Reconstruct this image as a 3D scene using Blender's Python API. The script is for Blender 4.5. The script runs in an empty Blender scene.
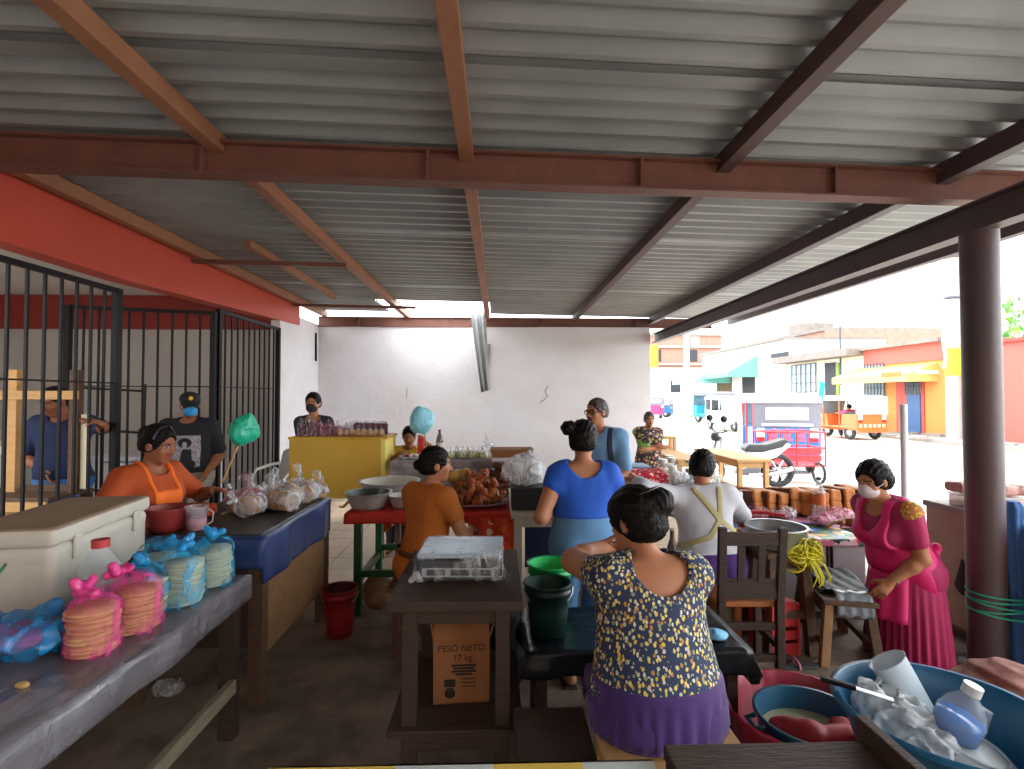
import bpy, math, random
import numpy as np
from mathutils import Vector, Matrix, Euler
random.seed(7)
C = bpy.context.scene.collection
R = math.radians
# ---------------------------------------------------------------- camera
CAM_H, FPX, PITCH, YAW = 1.62, 520.0, R(1.38), R(-1.54)
cam_data = bpy.data.cameras.new('camera')
cam = bpy.data.objects.new('camera', cam_data); C.objects.link(cam)
cam_data.sensor_fit = 'HORIZONTAL'; cam_data.sensor_width = 36.0
cam_data.lens = FPX / 1024 * 36.0
cam_data.clip_start = 0.02; cam_data.clip_end = 400
cam.location = (0, 0, CAM_H)
cam.rotation_euler = (math.pi/2 + PITCH, 0, YAW)
bpy.context.scene.camera = cam
# ---------------------------------------------------------------- sky, sun, exposure
world = bpy.data.worlds.new('sky'); bpy.context.scene.world = world
world.use_nodes = True
wn = world.node_tree.nodes; wl = world.node_tree.links; wn.clear()
wo = wn.new('ShaderNodeOutputWorld'); wb = wn.new('ShaderNodeBackground')
wb.inputs[0].default_value = (0.93, 0.965, 1.0, 1); wb.inputs[1].default_value = 2.3
wl.new(wb.outputs[0], wo.inputs[0])
sun_data = bpy.data.lights.new('sun', 'SUN'); sun = bpy.data.objects.new('sun', sun_data); C.objects.link(sun)
sun_data.energy = .9; sun_data.angle = R(6); sun_data.color = (1, 0.96, 0.9)
sun.rotation_euler = (R(-24), R(8), 0)
vs = bpy.context.scene.view_settings
vs.view_transform = 'Standard'; vs.look = 'None'; vs.gamma = 1; vs.use_curve_mapping = False
vs.exposure = 1.75
# ---------------------------------------------------------------- pixel helpers (1024 x 769 frame)
CAM_ROT = Euler(cam.rotation_euler).to_matrix()
def ray(px, py):
    return CAM_ROT @ Vector(((px-512)/FPX, (384.5-py)/FPX, -1))
def at(px, py, Y):
    d = ray(px, py); return Vector((0, 0, CAM_H)) + d * (Y / d.y)
def atz(px, py, z):
    d = ray(px, py); return Vector((0, 0, CAM_H)) + d * ((z - CAM_H) / d.z)
# ---------------------------------------------------------------- materials
def lin(c):
    if isinstance(c, str):
        c = c.lstrip('#'); c = [int(c[i:i+2], 16)/255 for i in (0, 2, 4)]
    return tuple((x/12.92 if x <= .04045 else ((x+.055)/1.055)**2.4) for x in c) + (1,)
MATS = {}
def mat(name, col, rough=.6, metal=0., var=0., vscale=6., col2=None, bump=0., bscale=40., stretch=None,
        spec=.5, alpha=1., trans=0., thin=False, sheen=0., avar=None, ascale=14.):
    """Principled material; var mixes col with col2 by object-space noise, bump adds noise relief."""
    if name in MATS: return MATS[name]
    m = bpy.data.materials.new(name); m.use_nodes = True
    nt = m.node_tree; N = nt.nodes; L = nt.links
    b = N['Principled BSDF']
    c1 = lin(col)
    b.inputs['Base Color'].default_value = c1
    b.inputs['Roughness'].default_value = rough; b.inputs['Metallic'].default_value = metal
    b.inputs['Specular IOR Level'].default_value = spec
    b.inputs['Transmission Weight'].default_value = trans
    if sheen: b.inputs['Sheen Weight'].default_value = sheen
    tc = N.new('ShaderNodeTexCoord'); vec = tc.outputs['Object']
    if stretch:
        mp = N.new('ShaderNodeMapping'); mp.inputs['Scale'].default_value = stretch
        L.new(vec, mp.inputs['Vector']); vec = mp.outputs['Vector']
    if var > 0:
        c2 = lin(col2) if col2 else tuple(x*.45 for x in c1[:3]) + (1,)
        n = N.new('ShaderNodeTexNoise'); n.inputs['Scale'].default_value = vscale; n.inputs['Detail'].default_value = 6
        n.inputs['Roughness'].default_value = .62
        L.new(vec, n.inputs['Vector'])
        r = N.new('ShaderNodeMapRange'); r.inputs['From Min'].default_value = .36; r.inputs['From Max'].default_value = .68
        r.inputs['To Max'].default_value = var
        L.new(n.outputs['Fac'], r.inputs['Value'])
        mx = N.new('ShaderNodeMix'); mx.data_type = 'RGBA'
        mx.inputs['A'].default_value = c1; mx.inputs['B'].default_value = c2
        L.new(r.outputs['Result'], mx.inputs['Factor']); L.new(mx.outputs['Result'], b.inputs['Base Color'])
    if bump > 0:
        n2 = N.new('ShaderNodeTexNoise'); n2.inputs['Scale'].default_value = bscale; n2.inputs['Detail'].default_value = 4
        L.new(vec, n2.inputs['Vector'])
        bp = N.new('ShaderNodeBump'); bp.inputs['Strength'].default_value = bump; bp.inputs['Distance'].default_value = .02
        L.new(n2.outputs['Fac'], bp.inputs['Height']); L.new(bp.outputs['Normal'], b.inputs['Normal'])
    if alpha < 1:
        out = N['Material Output']; t = N.new('ShaderNodeBsdfTransparent')
        if thin: t.inputs[0].default_value = tuple(.88+.12*x for x in c1[:3]) + (1,)
        ms = N.new('ShaderNodeMixShader'); ms.inputs[0].default_value = alpha
        if avar:   # denser streaks where the film crinkles; on clear film they paint whitish highlights
            n3 = N.new('ShaderNodeTexNoise'); n3.inputs['Scale'].default_value = ascale; n3.inputs['Detail'].default_value = 5; n3.inputs['Distortion'].default_value = 1.2
            mp3 = N.new('ShaderNodeMapping'); mp3.inputs['Scale'].default_value = (1, 1, .45); L.new(tc.outputs['Object'], mp3.inputs['Vector']); L.new(mp3.outputs[0], n3.inputs['Vector'])
            r3 = N.new('ShaderNodeMapRange'); r3.inputs['From Min'].default_value = .46; r3.inputs['From Max'].default_value = .66
            r3.inputs['To Min'].default_value = alpha; r3.inputs['To Max'].default_value = avar
            L.new(n3.outputs['Fac'], r3.inputs['Value']); L.new(r3.outputs['Result'], ms.inputs[0])
        L.new(t.outputs[0], ms.inputs[1]); L.new(b.outputs[0], ms.inputs[2]); L.new(ms.outputs[0], out.inputs[0])
    MATS[name] = m
    return m
# ---------------------------------------------------------------- mesh builder
def rotm(a, b=None):
    return Euler(a).to_matrix()
def frame_to(d, up=(0, 0, 1)):
    """rotation whose local y runs along d and local z stays near up"""
    y = Vector(d).normalized(); u = Vector(up)
    if abs(y.dot(u.normalized())) > .98: u = Vector((1, 0, 0)) if abs(y.x) < .9 else Vector((0, 1, 0))
    x = y.cross(u).normalized(); z = x.cross(y)
    return Matrix((x, y, z)).transposed()
class MB:
    def __init__(s): s.v = []; s.f = []; s.m = []; s.sm = []
    def add(s, vs_, fs, mi=0, smooth=False):
        o = len(s.v); s.v += [tuple(p) for p in vs_]
        for f in fs: s.f.append(tuple(i+o for i in f)); s.m.append(mi); s.sm.append(smooth)
        return s
    def obox(s, c, size, Rm=None, mi=0, taper=1.0):
        c = Vector(c); hx, hy, hz = [q/2 for q in size]; P = []
        for z in (-hz, hz):
            k = taper if z > 0 else 1.0
            for x, y in ((-hx, -hy), (hx, -hy), (hx, hy), (-hx, hy)):
                q = Vector((x*k, y*k, z)); P.append(c + (Rm @ q if Rm else q))
        return s.add(P, [(3, 2, 1, 0), (4, 5, 6, 7), (0, 1, 5, 4), (1, 2, 6, 5), (2, 3, 7, 6), (3, 0, 4, 7)], mi)
    def box(s, x0, x1, y0, y1, z0, z1, mi=0):
        return s.obox(((x0+x1)/2, (y0+y1)/2, (z0+z1)/2), (abs(x1-x0), abs(y1-y0), abs(z1-z0)), None, mi)
    def bar(s, a, b, w, h, up=(0, 0, 1), mi=0):
        a = Vector(a); b = Vector(b)
        return s.obox((a+b)/2, (w, (b-a).length, h), frame_to(b-a, up), mi)
    def tube(s, pts, r, n=8, mi=0, smooth=True, closed=False):
        pts = [Vector(p) for p in pts]; K = len(pts)
        rr = r if isinstance(r, (list, tuple)) else [r]*K
        P = []; up = None
        for i, p in enumerate(pts):
            if closed: d = pts[(i+1) % K] - pts[i-1]
            else: d = pts[min(i+1, K-1)] - pts[max(i-1, 0)]
            d = d.normalized() if d.length > 1e-9 else Vector((0, 0, 1))
            if up is None:
                u = Vector((0, 0, 1)) if abs(d.z) < .9 else Vector((1, 0, 0))
                up = (u - d*u.dot(d)).normalized()
            else:
                up = up - d*up.dot(d)
                up = up.normalized() if up.length > 1e-6 else d.orthogonal().normalized()
            w = d.cross(up)
            for j in range(n):
                t = 2*math.pi*j/n
                P.append(p + (up*math.cos(t) + w*math.sin(t))*rr[i])
        F = []
        for i in range(K if closed else K-1):
            for j in range(n):
                F.append((i*n+j, i*n+(j+1) % n, ((i+1) % K)*n+(j+1) % n, ((i+1) % K)*n+j))
        o = len(s.f)
        s.add(P, F, mi, smooth)
        if not closed: s.add(P[:n], [tuple(reversed(range(n)))], mi); s.add(P[-n:], [tuple(range(n))], mi)
        return s
    def lathe(s, prof, n=24, c=(0, 0, 0), mi=0, smooth=True, sx=1., sy=1., wob=None, cap0=False, cap1=False, Rm=None):
        P = []; c = Vector(c)
        for r, z in prof:
            for j in range(n):
                t = 2*math.pi*j/n; q = r*(wob(t, z) if wob else 1)
                p = Vector((q*math.cos(t)*sx, q*math.sin(t)*sy, z)); P.append(c + (Rm @ p if Rm else p))
        F = []
        for i in range(len(prof)-1):
            for j in range(n): F.append((i*n+j, i*n+(j+1) % n, (i+1)*n+(j+1) % n, (i+1)*n+j))
        s.add(P, F, mi, smooth)
        if cap0: s.add(P[:n], [tuple(reversed(range(n)))], mi)
        if cap1: s.add(P[-n:], [tuple(range(n))], mi)
        return s
    def grid(s, fn, nu, nv, mi=0, smooth=True, closeu=False):
        P = [fn(i/(nu if closeu else nu-1), j/(nv-1)) for j in range(nv) for i in range(nu)]
        F = []
        for j in range(nv-1):
            for i in range(nu if closeu else nu-1):
                F.append((j*nu+i, j*nu+(i+1) % nu, (j+1)*nu+(i+1) % nu, (j+1)*nu+i))
        return s.add(P, F, mi, smooth)
    def prism(s, poly, y0, y1, mi=0, axes='xz'):
        """extrude a 2-D outline (x,z) along y"""
        n = len(poly); P = []
        for y in (y0, y1):
            for a, b in poly:
                P.append((a, y, b) if axes == 'xz' else ((y, a, b) if axes == 'yz' else (a, b, y)))
        F = [tuple(range(n)), tuple(reversed(range(n, 2*n)))] + [(i, i+n, (i+1) % n+n, (i+1) % n) for i in range(n)]
        return s.add(P, F, mi)
    def build(s, name, mats, parent=None, bevel=0, solid=0, sub=0, loc=None):
        me = bpy.data.meshes.new(name); me.from_pydata(s.v, [], s.f); me.update()
        if not isinstance(mats, (list, tuple)): mats = [mats]
        for m in mats: me.materials.append(m)
        me.polygons.foreach_set('material_index', s.m); me.polygons.foreach_set('use_smooth', s.sm)
        o = bpy.data.objects.new(name, me); C.objects.link(o)
        if parent: o.parent = parent
        if loc is not None: o.location = loc
        if solid:
            md = o.modifiers.new('thick', 'SOLIDIFY'); md.thickness = solid; md.offset = 0
        if bevel:
            md = o.modifiers.new('bevel', 'BEVEL'); md.width = bevel; md.segments = 2; md.limit_method = 'ANGLE'; md.angle_limit = R(40)
        if sub:
            md = o.modifiers.new('sub', 'SUBSURF'); md.levels = sub; md.render_levels = sub
        return o
def tag(o, label=None, cat=None, group=None, kind=None):
    if label: o['label'] = label
    if cat: o['category'] = cat
    if group: o['group'] = group
    if kind: o['kind'] = kind
    return o
def thing(name, loc, label, cat, group=None, rz=0.):
    o = bpy.data.objects.new(name, None); C.objects.link(o); o.empty_display_size = .05
    o.location = loc; o.rotation_euler = (0, 0, rz)
    return tag(o, label, cat, group)
def struct(o, label=None): return tag(o, label, None, None, 'structure')
def copy_thing(root, loc, rz=None, label=None, group=None):
    def rec(o, par):
        c = o.copy(); C.objects.link(c)
        if par: c.parent = par
        for ch in o.children: rec(ch, c)
        return c
    c = rec(root, None); c.location = loc
    if rz is not None: c.rotation_euler = (0, 0, rz)
    if label: c['label'] = label
    if group: c['group'] = group
    return c
# ================================================================ setting
M_floor = mat('worn concrete', '#8c7b6b', .85, var=.85, vscale=2.6, col2='#3f342b', bump=.6, bscale=14)
M_road = mat('dusty road', '#b0a99f', .95, var=.35, vscale=.5, col2='#9a9184', bump=.3, bscale=6)
M_wall = mat('whitewash', '#dad8dd', .9, var=.5, vscale=1.1, col2='#c6bfbc', bump=.25, bscale=14)
M_roomwall = mat('grey plaster', '#bcb9b6', .9, var=.5, vscale=.9, col2='#9e9a97', bump=.2, bscale=10)
M_red = mat('red orange paint', '#b5432e', .6, var=.3, vscale=2., col2='#983424', bump=.1, bscale=8)
M_darkred = mat('dark red paint', '#8a2a22', .7, var=.3, vscale=3.)
M_prim = mat('red oxide primer', '#74483a', .6, var=.55, vscale=5, col2='#54342b', bump=.15, bscale=30)
M_prim2 = mat('tan oxide primer', '#96664a', .6, var=.5, vscale=4, col2='#784c36', bump=.15, bscale=30)
M_post = mat('dark purple paint', '#4a3b40', .5, var=.5, vscale=3, col2='#5a4440', bump=.12, bscale=20)
M_galv = mat('galvanised sheet', '#9a9d9c', .5, metal=.35, var=.55, vscale=2.2, col2='#74787a', bump=.1, bscale=12, stretch=(.5, 1, 1))
M_iron = mat('black iron paint', '#0b090d', .55, var=.3, vscale=8, col2='#171014', spec=.25)
RT = .03                      # the roof's cross members run a little askew
ROOF_Z = CAM_H + 1.54
def roofz(x): return ROOF_Z - .014*x
# floor and ground
b = MB(); b.box(-3.45, 3.35, -4.6, 9.75, -.12, 0); struct(b.build('floor', M_floor), 'worn dark concrete floor of the market hall')
M_tile = mat('beige floor tile', '#b8a58a', .5, var=.5, vscale=2.5, col2='#94806a', bump=.1, bscale=10)
b = MB()
for i in range(16):
    for j in range(14): b.box(-3.42+.36*i+.004, -3.42+.36*(i+1)-.004, 4.6+.36*j+.004, 4.6+.36*(j+1)-.004, 0, .006)
struct(b.build('floor_tiles', M_tile), 'beige floor tiles towards the back wall')
b = MB(); b.box(-60, 90, -40, 120, -.3, -.03); struct(b.build('road', M_road), 'bright dusty street')
b = MB(); b.box(-14, 9, -8.2, -7.8, -.03, 6.5); struct(b.build('wall_sky_blocker', mat('brown render', '#7d6a5a', .9, var=.3, vscale=1.)), 'added unseen wall that blocks low sky light')  # added out of view to cut low sky light on the furniture
# back wall: level, with chipped top
b = MB()
b.box(-3.45, 2.84, 9.62, 9.8, 0, CAM_H+1.30)
o = struct(b.build('wall_back', M_wall), 'whitewashed masonry wall')
b = MB()
b.tube([at(px, py, 9.612) for px, py in [(548, 386), (545, 391), (548, 396), (544, 400), (540, 403)]], .008, 5)
b.tube([at(px, py, 9.612) for px, py in [(407, 388), (407, 394), (406, 398)]], .008, 5)
struct(b.build('trim_9', mat('crack grey', '#8d8684', .9)), 'cracks in the plaster')
b = MB(); b.tube([at(489, 344, 9.6), at(488, 362, 9.6), at(485, 390, 9.6)], .022, 6); struct(b.build('trim_8', mat('damp grey', '#8f8c8c', .9)), 'grey drip mark of mortar down the wall')
# left side: gate plane x = -3.3
XL = -3.3
b = MB(); b.box(XL-.14, XL, 7.95, 9.7, 0, 2.95); struct(b.build('wall_left', M_wall), 'whitewashed pier beside the steel gate')
b = MB(); b.tube([at(316, 333, 9.45), at(316, 361, 9.45)], .018, 6); struct(b.build('trim_10', M_iron), 'black conduit on the pier')
b = MB(); b.box(XL-.14, XL, -4.6, 2.85, 0, 2.62); struct(b.build('wall_left_near', M_roomwall))
# red beam, its soffit rising towards the far end
b = MB()
prof = [(-4.6, CAM_H+1.04), (4.7, CAM_H+1.03), (8.67, CAM_H+1.19)]
for (y0, z0), (y1, z1) in zip(prof[:-1], prof[1:]):
    P = [(x, y, z) for y, z in ((y0, z0), (y1, z1)) for x, z in ((XL-.16, z), (XL+.02, z), (XL+.02, CAM_H+1.56), (XL-.16, CAM_H+1.56))]
    b.add(P, [(0, 1, 5, 4), (1, 2, 6, 5), (2, 3, 7, 6), (3, 0, 4, 7), (3, 2, 1, 0), (4, 5, 6, 7)])
struct(b.build('trim_1', M_red), 'red orange painted concrete lintel')
# side room behind the gate
b = MB(); b.box(-8.6, XL-.14, 8.2, 8.35, 0, 3.3); struct(b.build('wall_room_back', M_roomwall))
b = MB(); b.box(-8.6, XL-.14, 8.16, 8.2, CAM_H+1.05, CAM_H+1.57); struct(b.build('trim_2', M_darkred), 'dark red band at the top of the side room wall')
b = MB(); b.box(-8.75, -8.6, 1.2, 8.35, 0, 3.3); struct(b.build('wall_room_left', M_roomwall))
b = MB(); b.box(-8.75, XL-.14, 2.2, 8.35, 3.2, 3.32); struct(b.build('ceiling_room', mat('room ceiling', '#d8d4ce', .9)))
b = MB(); b.box(-8.75, XL-.14, 1.05, 8.35, -.12, .0); struct(b.build('floor_room', M_floor))
# corrugated roof, ribs across
def roofprof(y, pitch=.17, amp=.05):
    t = (y/pitch) % 1.0
    return amp*(1 if t < .3 else (1-(t-.3)/.2 if t < .5 else (0 if t < .8 else (t-.8)/.2)))
b = MB()
ys = []
y = -2.0
k = 0
while y < 9.75:
    for t in (0, .3, .5, .8): ys.append(y + t*.17)
    y += .17
ys = [q - .03 for q in ys]
for (xa, xb, ya, yb) in ((-3.45, -2.0, -2.0, 9.75), (-2.0, -.14, -2.0, 8.45), (-.14, 4.75, -2.0, 9.75)):
    Y = [q for q in ys if ya <= q <= yb]
    xs = [xa + (xb-xa)*i/4 for i in range(5)]
    P = [(x, q + RT*x, roofz(x) + roofprof(q+.03)) for q in Y for x in xs]
    F = [(j*5+i, j*5+i+1, (j+1)*5+i+1, (j+1)*5+i) for j in range(len(Y)-1) for i in range(4)]
    b.add(P, F)
# overlap steps between neighbouring sheets
o = struct(b.build('ceiling', M_galv, solid=.004), 'corrugated galvanised roof sheeting')
b = MB()
for q in (2.42, 4.9, 7.3):
    b.obox((.6, q+RT*.6, roofz(.6)-.004), (8.0, .1, .003), Euler((0, .014, math.atan(RT))).to_matrix())
struct(b.build('trim_3', M_galv), 'sheet overlaps in the roof')
# hanging bent sheet under the gap
b = MB()
def hang(u, v):
    z = CAM_H+1.5 - v*1.42
    w = .26 - .10*v
    x = -.36 + .14*v + (u-.5)*w
    return (x, 9.3 - .02*v + .035*math.sin(u*14) - .03*v, z + .05*u)
b.grid(hang, 25, 12)
tag(b.build('roof_sheet', M_galv, solid=.004), 'bent strip of corrugated sheet hanging from the roof gap against the wall', 'metal sheet')
# I-beams / channels
def ibeam(name, a, c, w, h, m, label=None, stiff=()):
    a = Vector(a); c = Vector(c); d = c-a; L = d.length; Rm = frame_to(d)
    t = .014
    prof = [(-w/2, -h/2), (w/2, -h/2), (w/2, -h/2+t), (t/2, -h/2+t), (t/2, h/2-t), (w/2, h/2-t), (w/2, h/2), (-w/2, h/2), (-w/2, h/2-t), (-t/2, h/2-t), (-t/2, -h/2+t), (-w/2, -h/2+t)]
    n = len(prof); P = []
    for y in (0, L):
        for x, z in prof: P.append(a + Rm @ Vector((x, y, z)))
    bb = MB(); bb.add(P, [tuple(range(n)), tuple(reversed(range(n, 2*n)))] + [(i, i+n, (i+1) % n+n, (i+1) % n) for i in range(n)])
    for s in stiff: bb.obox(a + d*s, (w*.96, .016, h-.02), Rm)
    return struct(bb.build(name, m), label)
fa = Vector((-3.35, 3.16 - RT*3.35, 0)); fb = Vector((3.5, 3.16 + RT*3.5, 0))
fa.z = roofz(fa.x) - .05 - .105 - .0; fb.z = roofz(fb.x) - .13 - .105 + .09
def xs_(px): return ((px-498)/520*3.16 - fa.x)/(fb.x-fa.x)
ibeam('steel_beam_front', fa, fb, .11, .2, M_prim, 'red oxide steel beam spanning the hall', [xs_(212), xs_(428), xs_(643), xs_(847)])
ibeam('steel_beam_back', (-3.3, 9.62, CAM_H+1.385), (4.05, 9.72, CAM_H+1.385), .11, .18, M_prim, 'red oxide steel beam on top of the back wall', [.1, .33, .56, .8, .95])
# rafters along the depth
def rafter(n, x, y0, y1, m, w=.075, h=.1, drop=0.):
    b = MB(); zt = roofz(x) - .005 - drop
    b.obox((x, (y0+y1)/2, zt-h/2), (w, y1-y0, h))
    b.obox((x, (y0+y1)/2, zt-h-.004), (w+.012, y1-y0, .008))
    return struct(b.build('rafter_%d' % n, m, bevel=.004), 'steel rafter under the roof sheets')
rafter(1, -3.17, -2.0, 9.6, M_prim2); rafter(2, -1.67, -2.0, 9.6, M_prim2); rafter(3, -.19, -2.0, 9.6, M_prim2)
rafter(4, 1.41, -2.0, 9.6, mat('dark primer', '#4f3531', .6, var=.4, vscale=4)); rafter(5, 2.86, -2.0, 9.65, M_post, .08, .12); rafter(6, 4.35, -2.0, 9.65, M_post, .08, .11)
rafter(7, -2.44, 5.1, 7.8, M_prim2, .05, .07, .03)
b = MB(); b.bar((-3.2, 5.5, roofz(-3)-.16), (-1.62, 5.56, roofz(-1.6)-.16), .05, .04); b.bar((-3.2, 8.15, roofz(-3)-.15), (-1.3, 8.2, roofz(-1.3)-.15), .05, .04)
struct(b.build('trim_4', M_prim), 'short cross bars between the rafters')
# side beam and post
ibeam('steel_beam_side', (2.92, -4.4, CAM_H+1.09), (2.92, 9.6, CAM_H+1.09), .12, .18, M_post, 'dark steel beam along the street side')
b = MB(); b.lathe([(.095, 0), (.095, 1.2), (.0955, 1.21), (.095, 1.22), (.095, CAM_H+1.0)], 32, (2.92, 3.06, 0)); b.lathe([(.0, 0.0), (.14, 0), (.14, .012), (.0, .012)], 24, (2.92, 3.06, 0))
post = struct(b.build('steel_column', M_post), 'round dark steel pillar holding the roof edge')
b = MB(); b.bar(at(843, 156, 3.3), at(985, 160, 3.42), .03, .02); tag(b.build('wooden_batten', mat('yellow batten', '#b98a45', .7)), 'thin yellowish wooden batten tucked under the roof beside the pillar', 'batten')
# ---------------------------------------------------------------- steel gates
def gate_panel(name, label, a, c, z0, z1, nbars, group=None, mid=True, posts=(True, True)):
    a = Vector(a); c = Vector(c); d = c-a
    g = thing(name, a, label, 'gate', group)
    for zz, w_, h_ in ((z1-.02, .04, .04), (z0+.05, .04, .04), (1.74, .01, .012)):
        fr = MB(); fr.bar((0, 0, zz), (d.x, d.y, zz), w_, h_); fr.build('rail', M_iron, g)
    for f, on in ((0, posts[0]), (1, posts[1])):
        if on:
            p = MB(); p.obox((d.x*f, d.y*f, (z0+z1)/2), (.06, .06, z1-z0)); p.build('gate_post', M_iron, g, bevel=.004)
    for i in range(1, nbars):
        q = MB(); p = d*(i/nbars); q.obox((p.x, p.y, (z0+z1)/2), (.018, .018, z1-z0-.04)); q.build('bar', M_iron, g)
    return g
gate_panel('steel_gate', 'black barred gate leaf nearest the white ice chest', (XL, 3.0, 0), (XL, 4.58, 0), 0, 2.56, 11, 'black steel gate leaves')
gate_panel('steel_gate', 'black barred gate leaf swung inwards behind the man in the cap', (XL-.02, 6.15, 0), (-4.66, 5.75, 0), 0, 2.62, 10, 'black steel gate leaves')
gate_panel('steel_gate', 'black barred gate leaf beside the white pier and yellow counter', (XL, 6.22, 0), (XL, 7.88, 0), 0, 2.66, 11, 'black steel gate leaves')
# ================================================================ soft solids: distance fields meshed by surface nets
def _np(v): return np.array(v, dtype=np.float32)
def vnoise(P, f, seed=0):
    """cheap smooth 3-D value noise in [-1,1]; P is (...,3)"""
    q = P*f + seed*17.31
    i = np.floor(q).astype(np.int64); t = q - i; t = t*t*(3-2*t)
    def h(a, b, c):
        n = (a*73856093) ^ (b*19349663) ^ (c*83492791)
        n = (n ^ (n >> 13)) * 1274126177
        return ((n ^ (n >> 16)) & 0xffff).astype(np.float32)/32767.5 - 1
    r = 0
    for dx in (0, 1):
        for dy in (0, 1):
            for dz in (0, 1):
                w = (t[..., 0] if dx else 1-t[..., 0])*(t[..., 1] if dy else 1-t[..., 1])*(t[..., 2] if dz else 1-t[..., 2])
                r = r + w*h(i[..., 0]+dx, i[..., 1]+dy, i[..., 2]+dz)
    return r
class Cap:
    """rounded cone a->b, radii ra, rb; optional flattening (ratio fl) along direction ax"""
    def __init__(s, a, b, ra, rb=None, ax=None, fl=1.):
        s.a = _np(a); s.b = _np(b); s.ra = ra; s.rb = ra if rb is None else rb; s.fl = fl
        s.ax = None if ax is None else _np(Vector(ax).normalized())
        m = max(s.ra, s.rb); s.lo = np.minimum(s.a, s.b)-m; s.hi = np.maximum(s.a, s.b)+m
    def __call__(s, P):
        ab = s.b-s.a; L2 = float(ab@ab)+1e-12
        t = np.clip(((P-s.a)@ab)/L2, 0, 1)
        q = P - (s.a + t[..., None]*ab)
        r = s.ra + (s.rb-s.ra)*t
        if s.ax is None: return np.sqrt((q*q).sum(-1)) - r
        w = q@s.ax
        d2 = (q*q).sum(-1) - w*w
        return np.sqrt(np.maximum(d2, 0) + (w/s.fl)**2) - r
class Ell:
    def __init__(s, c, r, Rm=None):
        s.c = _np(c); s.r = _np(r); s.M = None if Rm is None else np.array(Rm, dtype=np.float32)
        m = float(max(r)); 
        if s.M is None: s.lo = s.c-s.r; s.hi = s.c+s.r
        else: s.lo = s.c-m; s.hi = s.c+m
    def __call__(s, P):
        q = P-s.c
        if s.M is not None: q = q@s.M
        k0 = np.sqrt(((q/s.r)**2).sum(-1)); k1 = np.sqrt(((q/s.r**2)**2).sum(-1))+1e-9
        return k0*(k0-1)/k1
class Box:
    def __init__(s, c, half, Rm=None, rd=.0):
        s.c = _np(c); s.h = _np(half)-rd; s.rd = rd; s.M = None if Rm is None else np.array(Rm, dtype=np.float32)
        m = float(np.linalg.norm(half))
        if s.M is None: s.lo = s.c-_np(half); s.hi = s.c+_np(half)
        else: s.lo = s.c-m; s.hi = s.c+m
    def __call__(s, P):
        q = P-s.c
        if s.M is not None: q = q@s.M
        q = np.abs(q)-s.h
        return np.sqrt((np.maximum(q, 0)**2).sum(-1)) + np.minimum(q.max(-1), 0) - s.rd
class Soft:
    def __init__(s, h=.008): s.h = h; s.ops = []; s.fx = []
    def add(s, p, k=.02): s.ops.append(('u', p, k)); return s
    def sub(s, p, k=.008): s.ops.append(('s', p, k)); return s
    def warp(s, f): s.fx.append(f); return s          # f(P, D) -> D
    def mesh(s):
        h = s.h; U = [p for o, p, k in s.ops if o == 'u']
        lo = np.min([p.lo for p in U], 0)-.03-2*h; hi = np.max([p.hi for p in U], 0)+.03+2*h
        n = np.ceil((hi-lo)/h).astype(int)+1
        D = np.full(n, 1., np.float32)
        ax = [lo[i]+h*np.arange(n[i], dtype=np.float32) for i in range(3)]
        for o, p, k in s.ops:
            pad = max(k, 2.5*h)+h
            i0 = np.clip(np.floor((p.lo-pad-lo)/h).astype(int), 0, n-1); i1 = np.clip(np.ceil((p.hi+pad-lo)/h).astype(int)+1, 1, n)
            if (i1 <= i0).any(): continue
            sl = tuple(slice(a, b) for a, b in zip(i0, i1))
            P = np.stack(np.meshgrid(*[ax[i][sl[i]] for i in range(3)], indexing='ij'), -1)
            d = p(P); A = D[sl]
            if o == 'u':
                w = np.clip(.5+.5*(A-d)/k, 0, 1); D[sl] = A*(1-w)+d*w - k*w*(1-w)
            else:
                d = -d; w = np.clip(.5-.5*(A-d)/k, 0, 1); D[sl] = A*(1-w)+d*w + k*w*(1-w)
        if s.fx:
            near = D < 4*h+.02
            idx = np.argwhere(near); P = lo + h*idx.astype(np.float32); d = D[near]
            for f in s.fx: d = f(P.astype(np.float32), d)
            D[near] = d
        return surface_net(D, lo, h)
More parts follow.
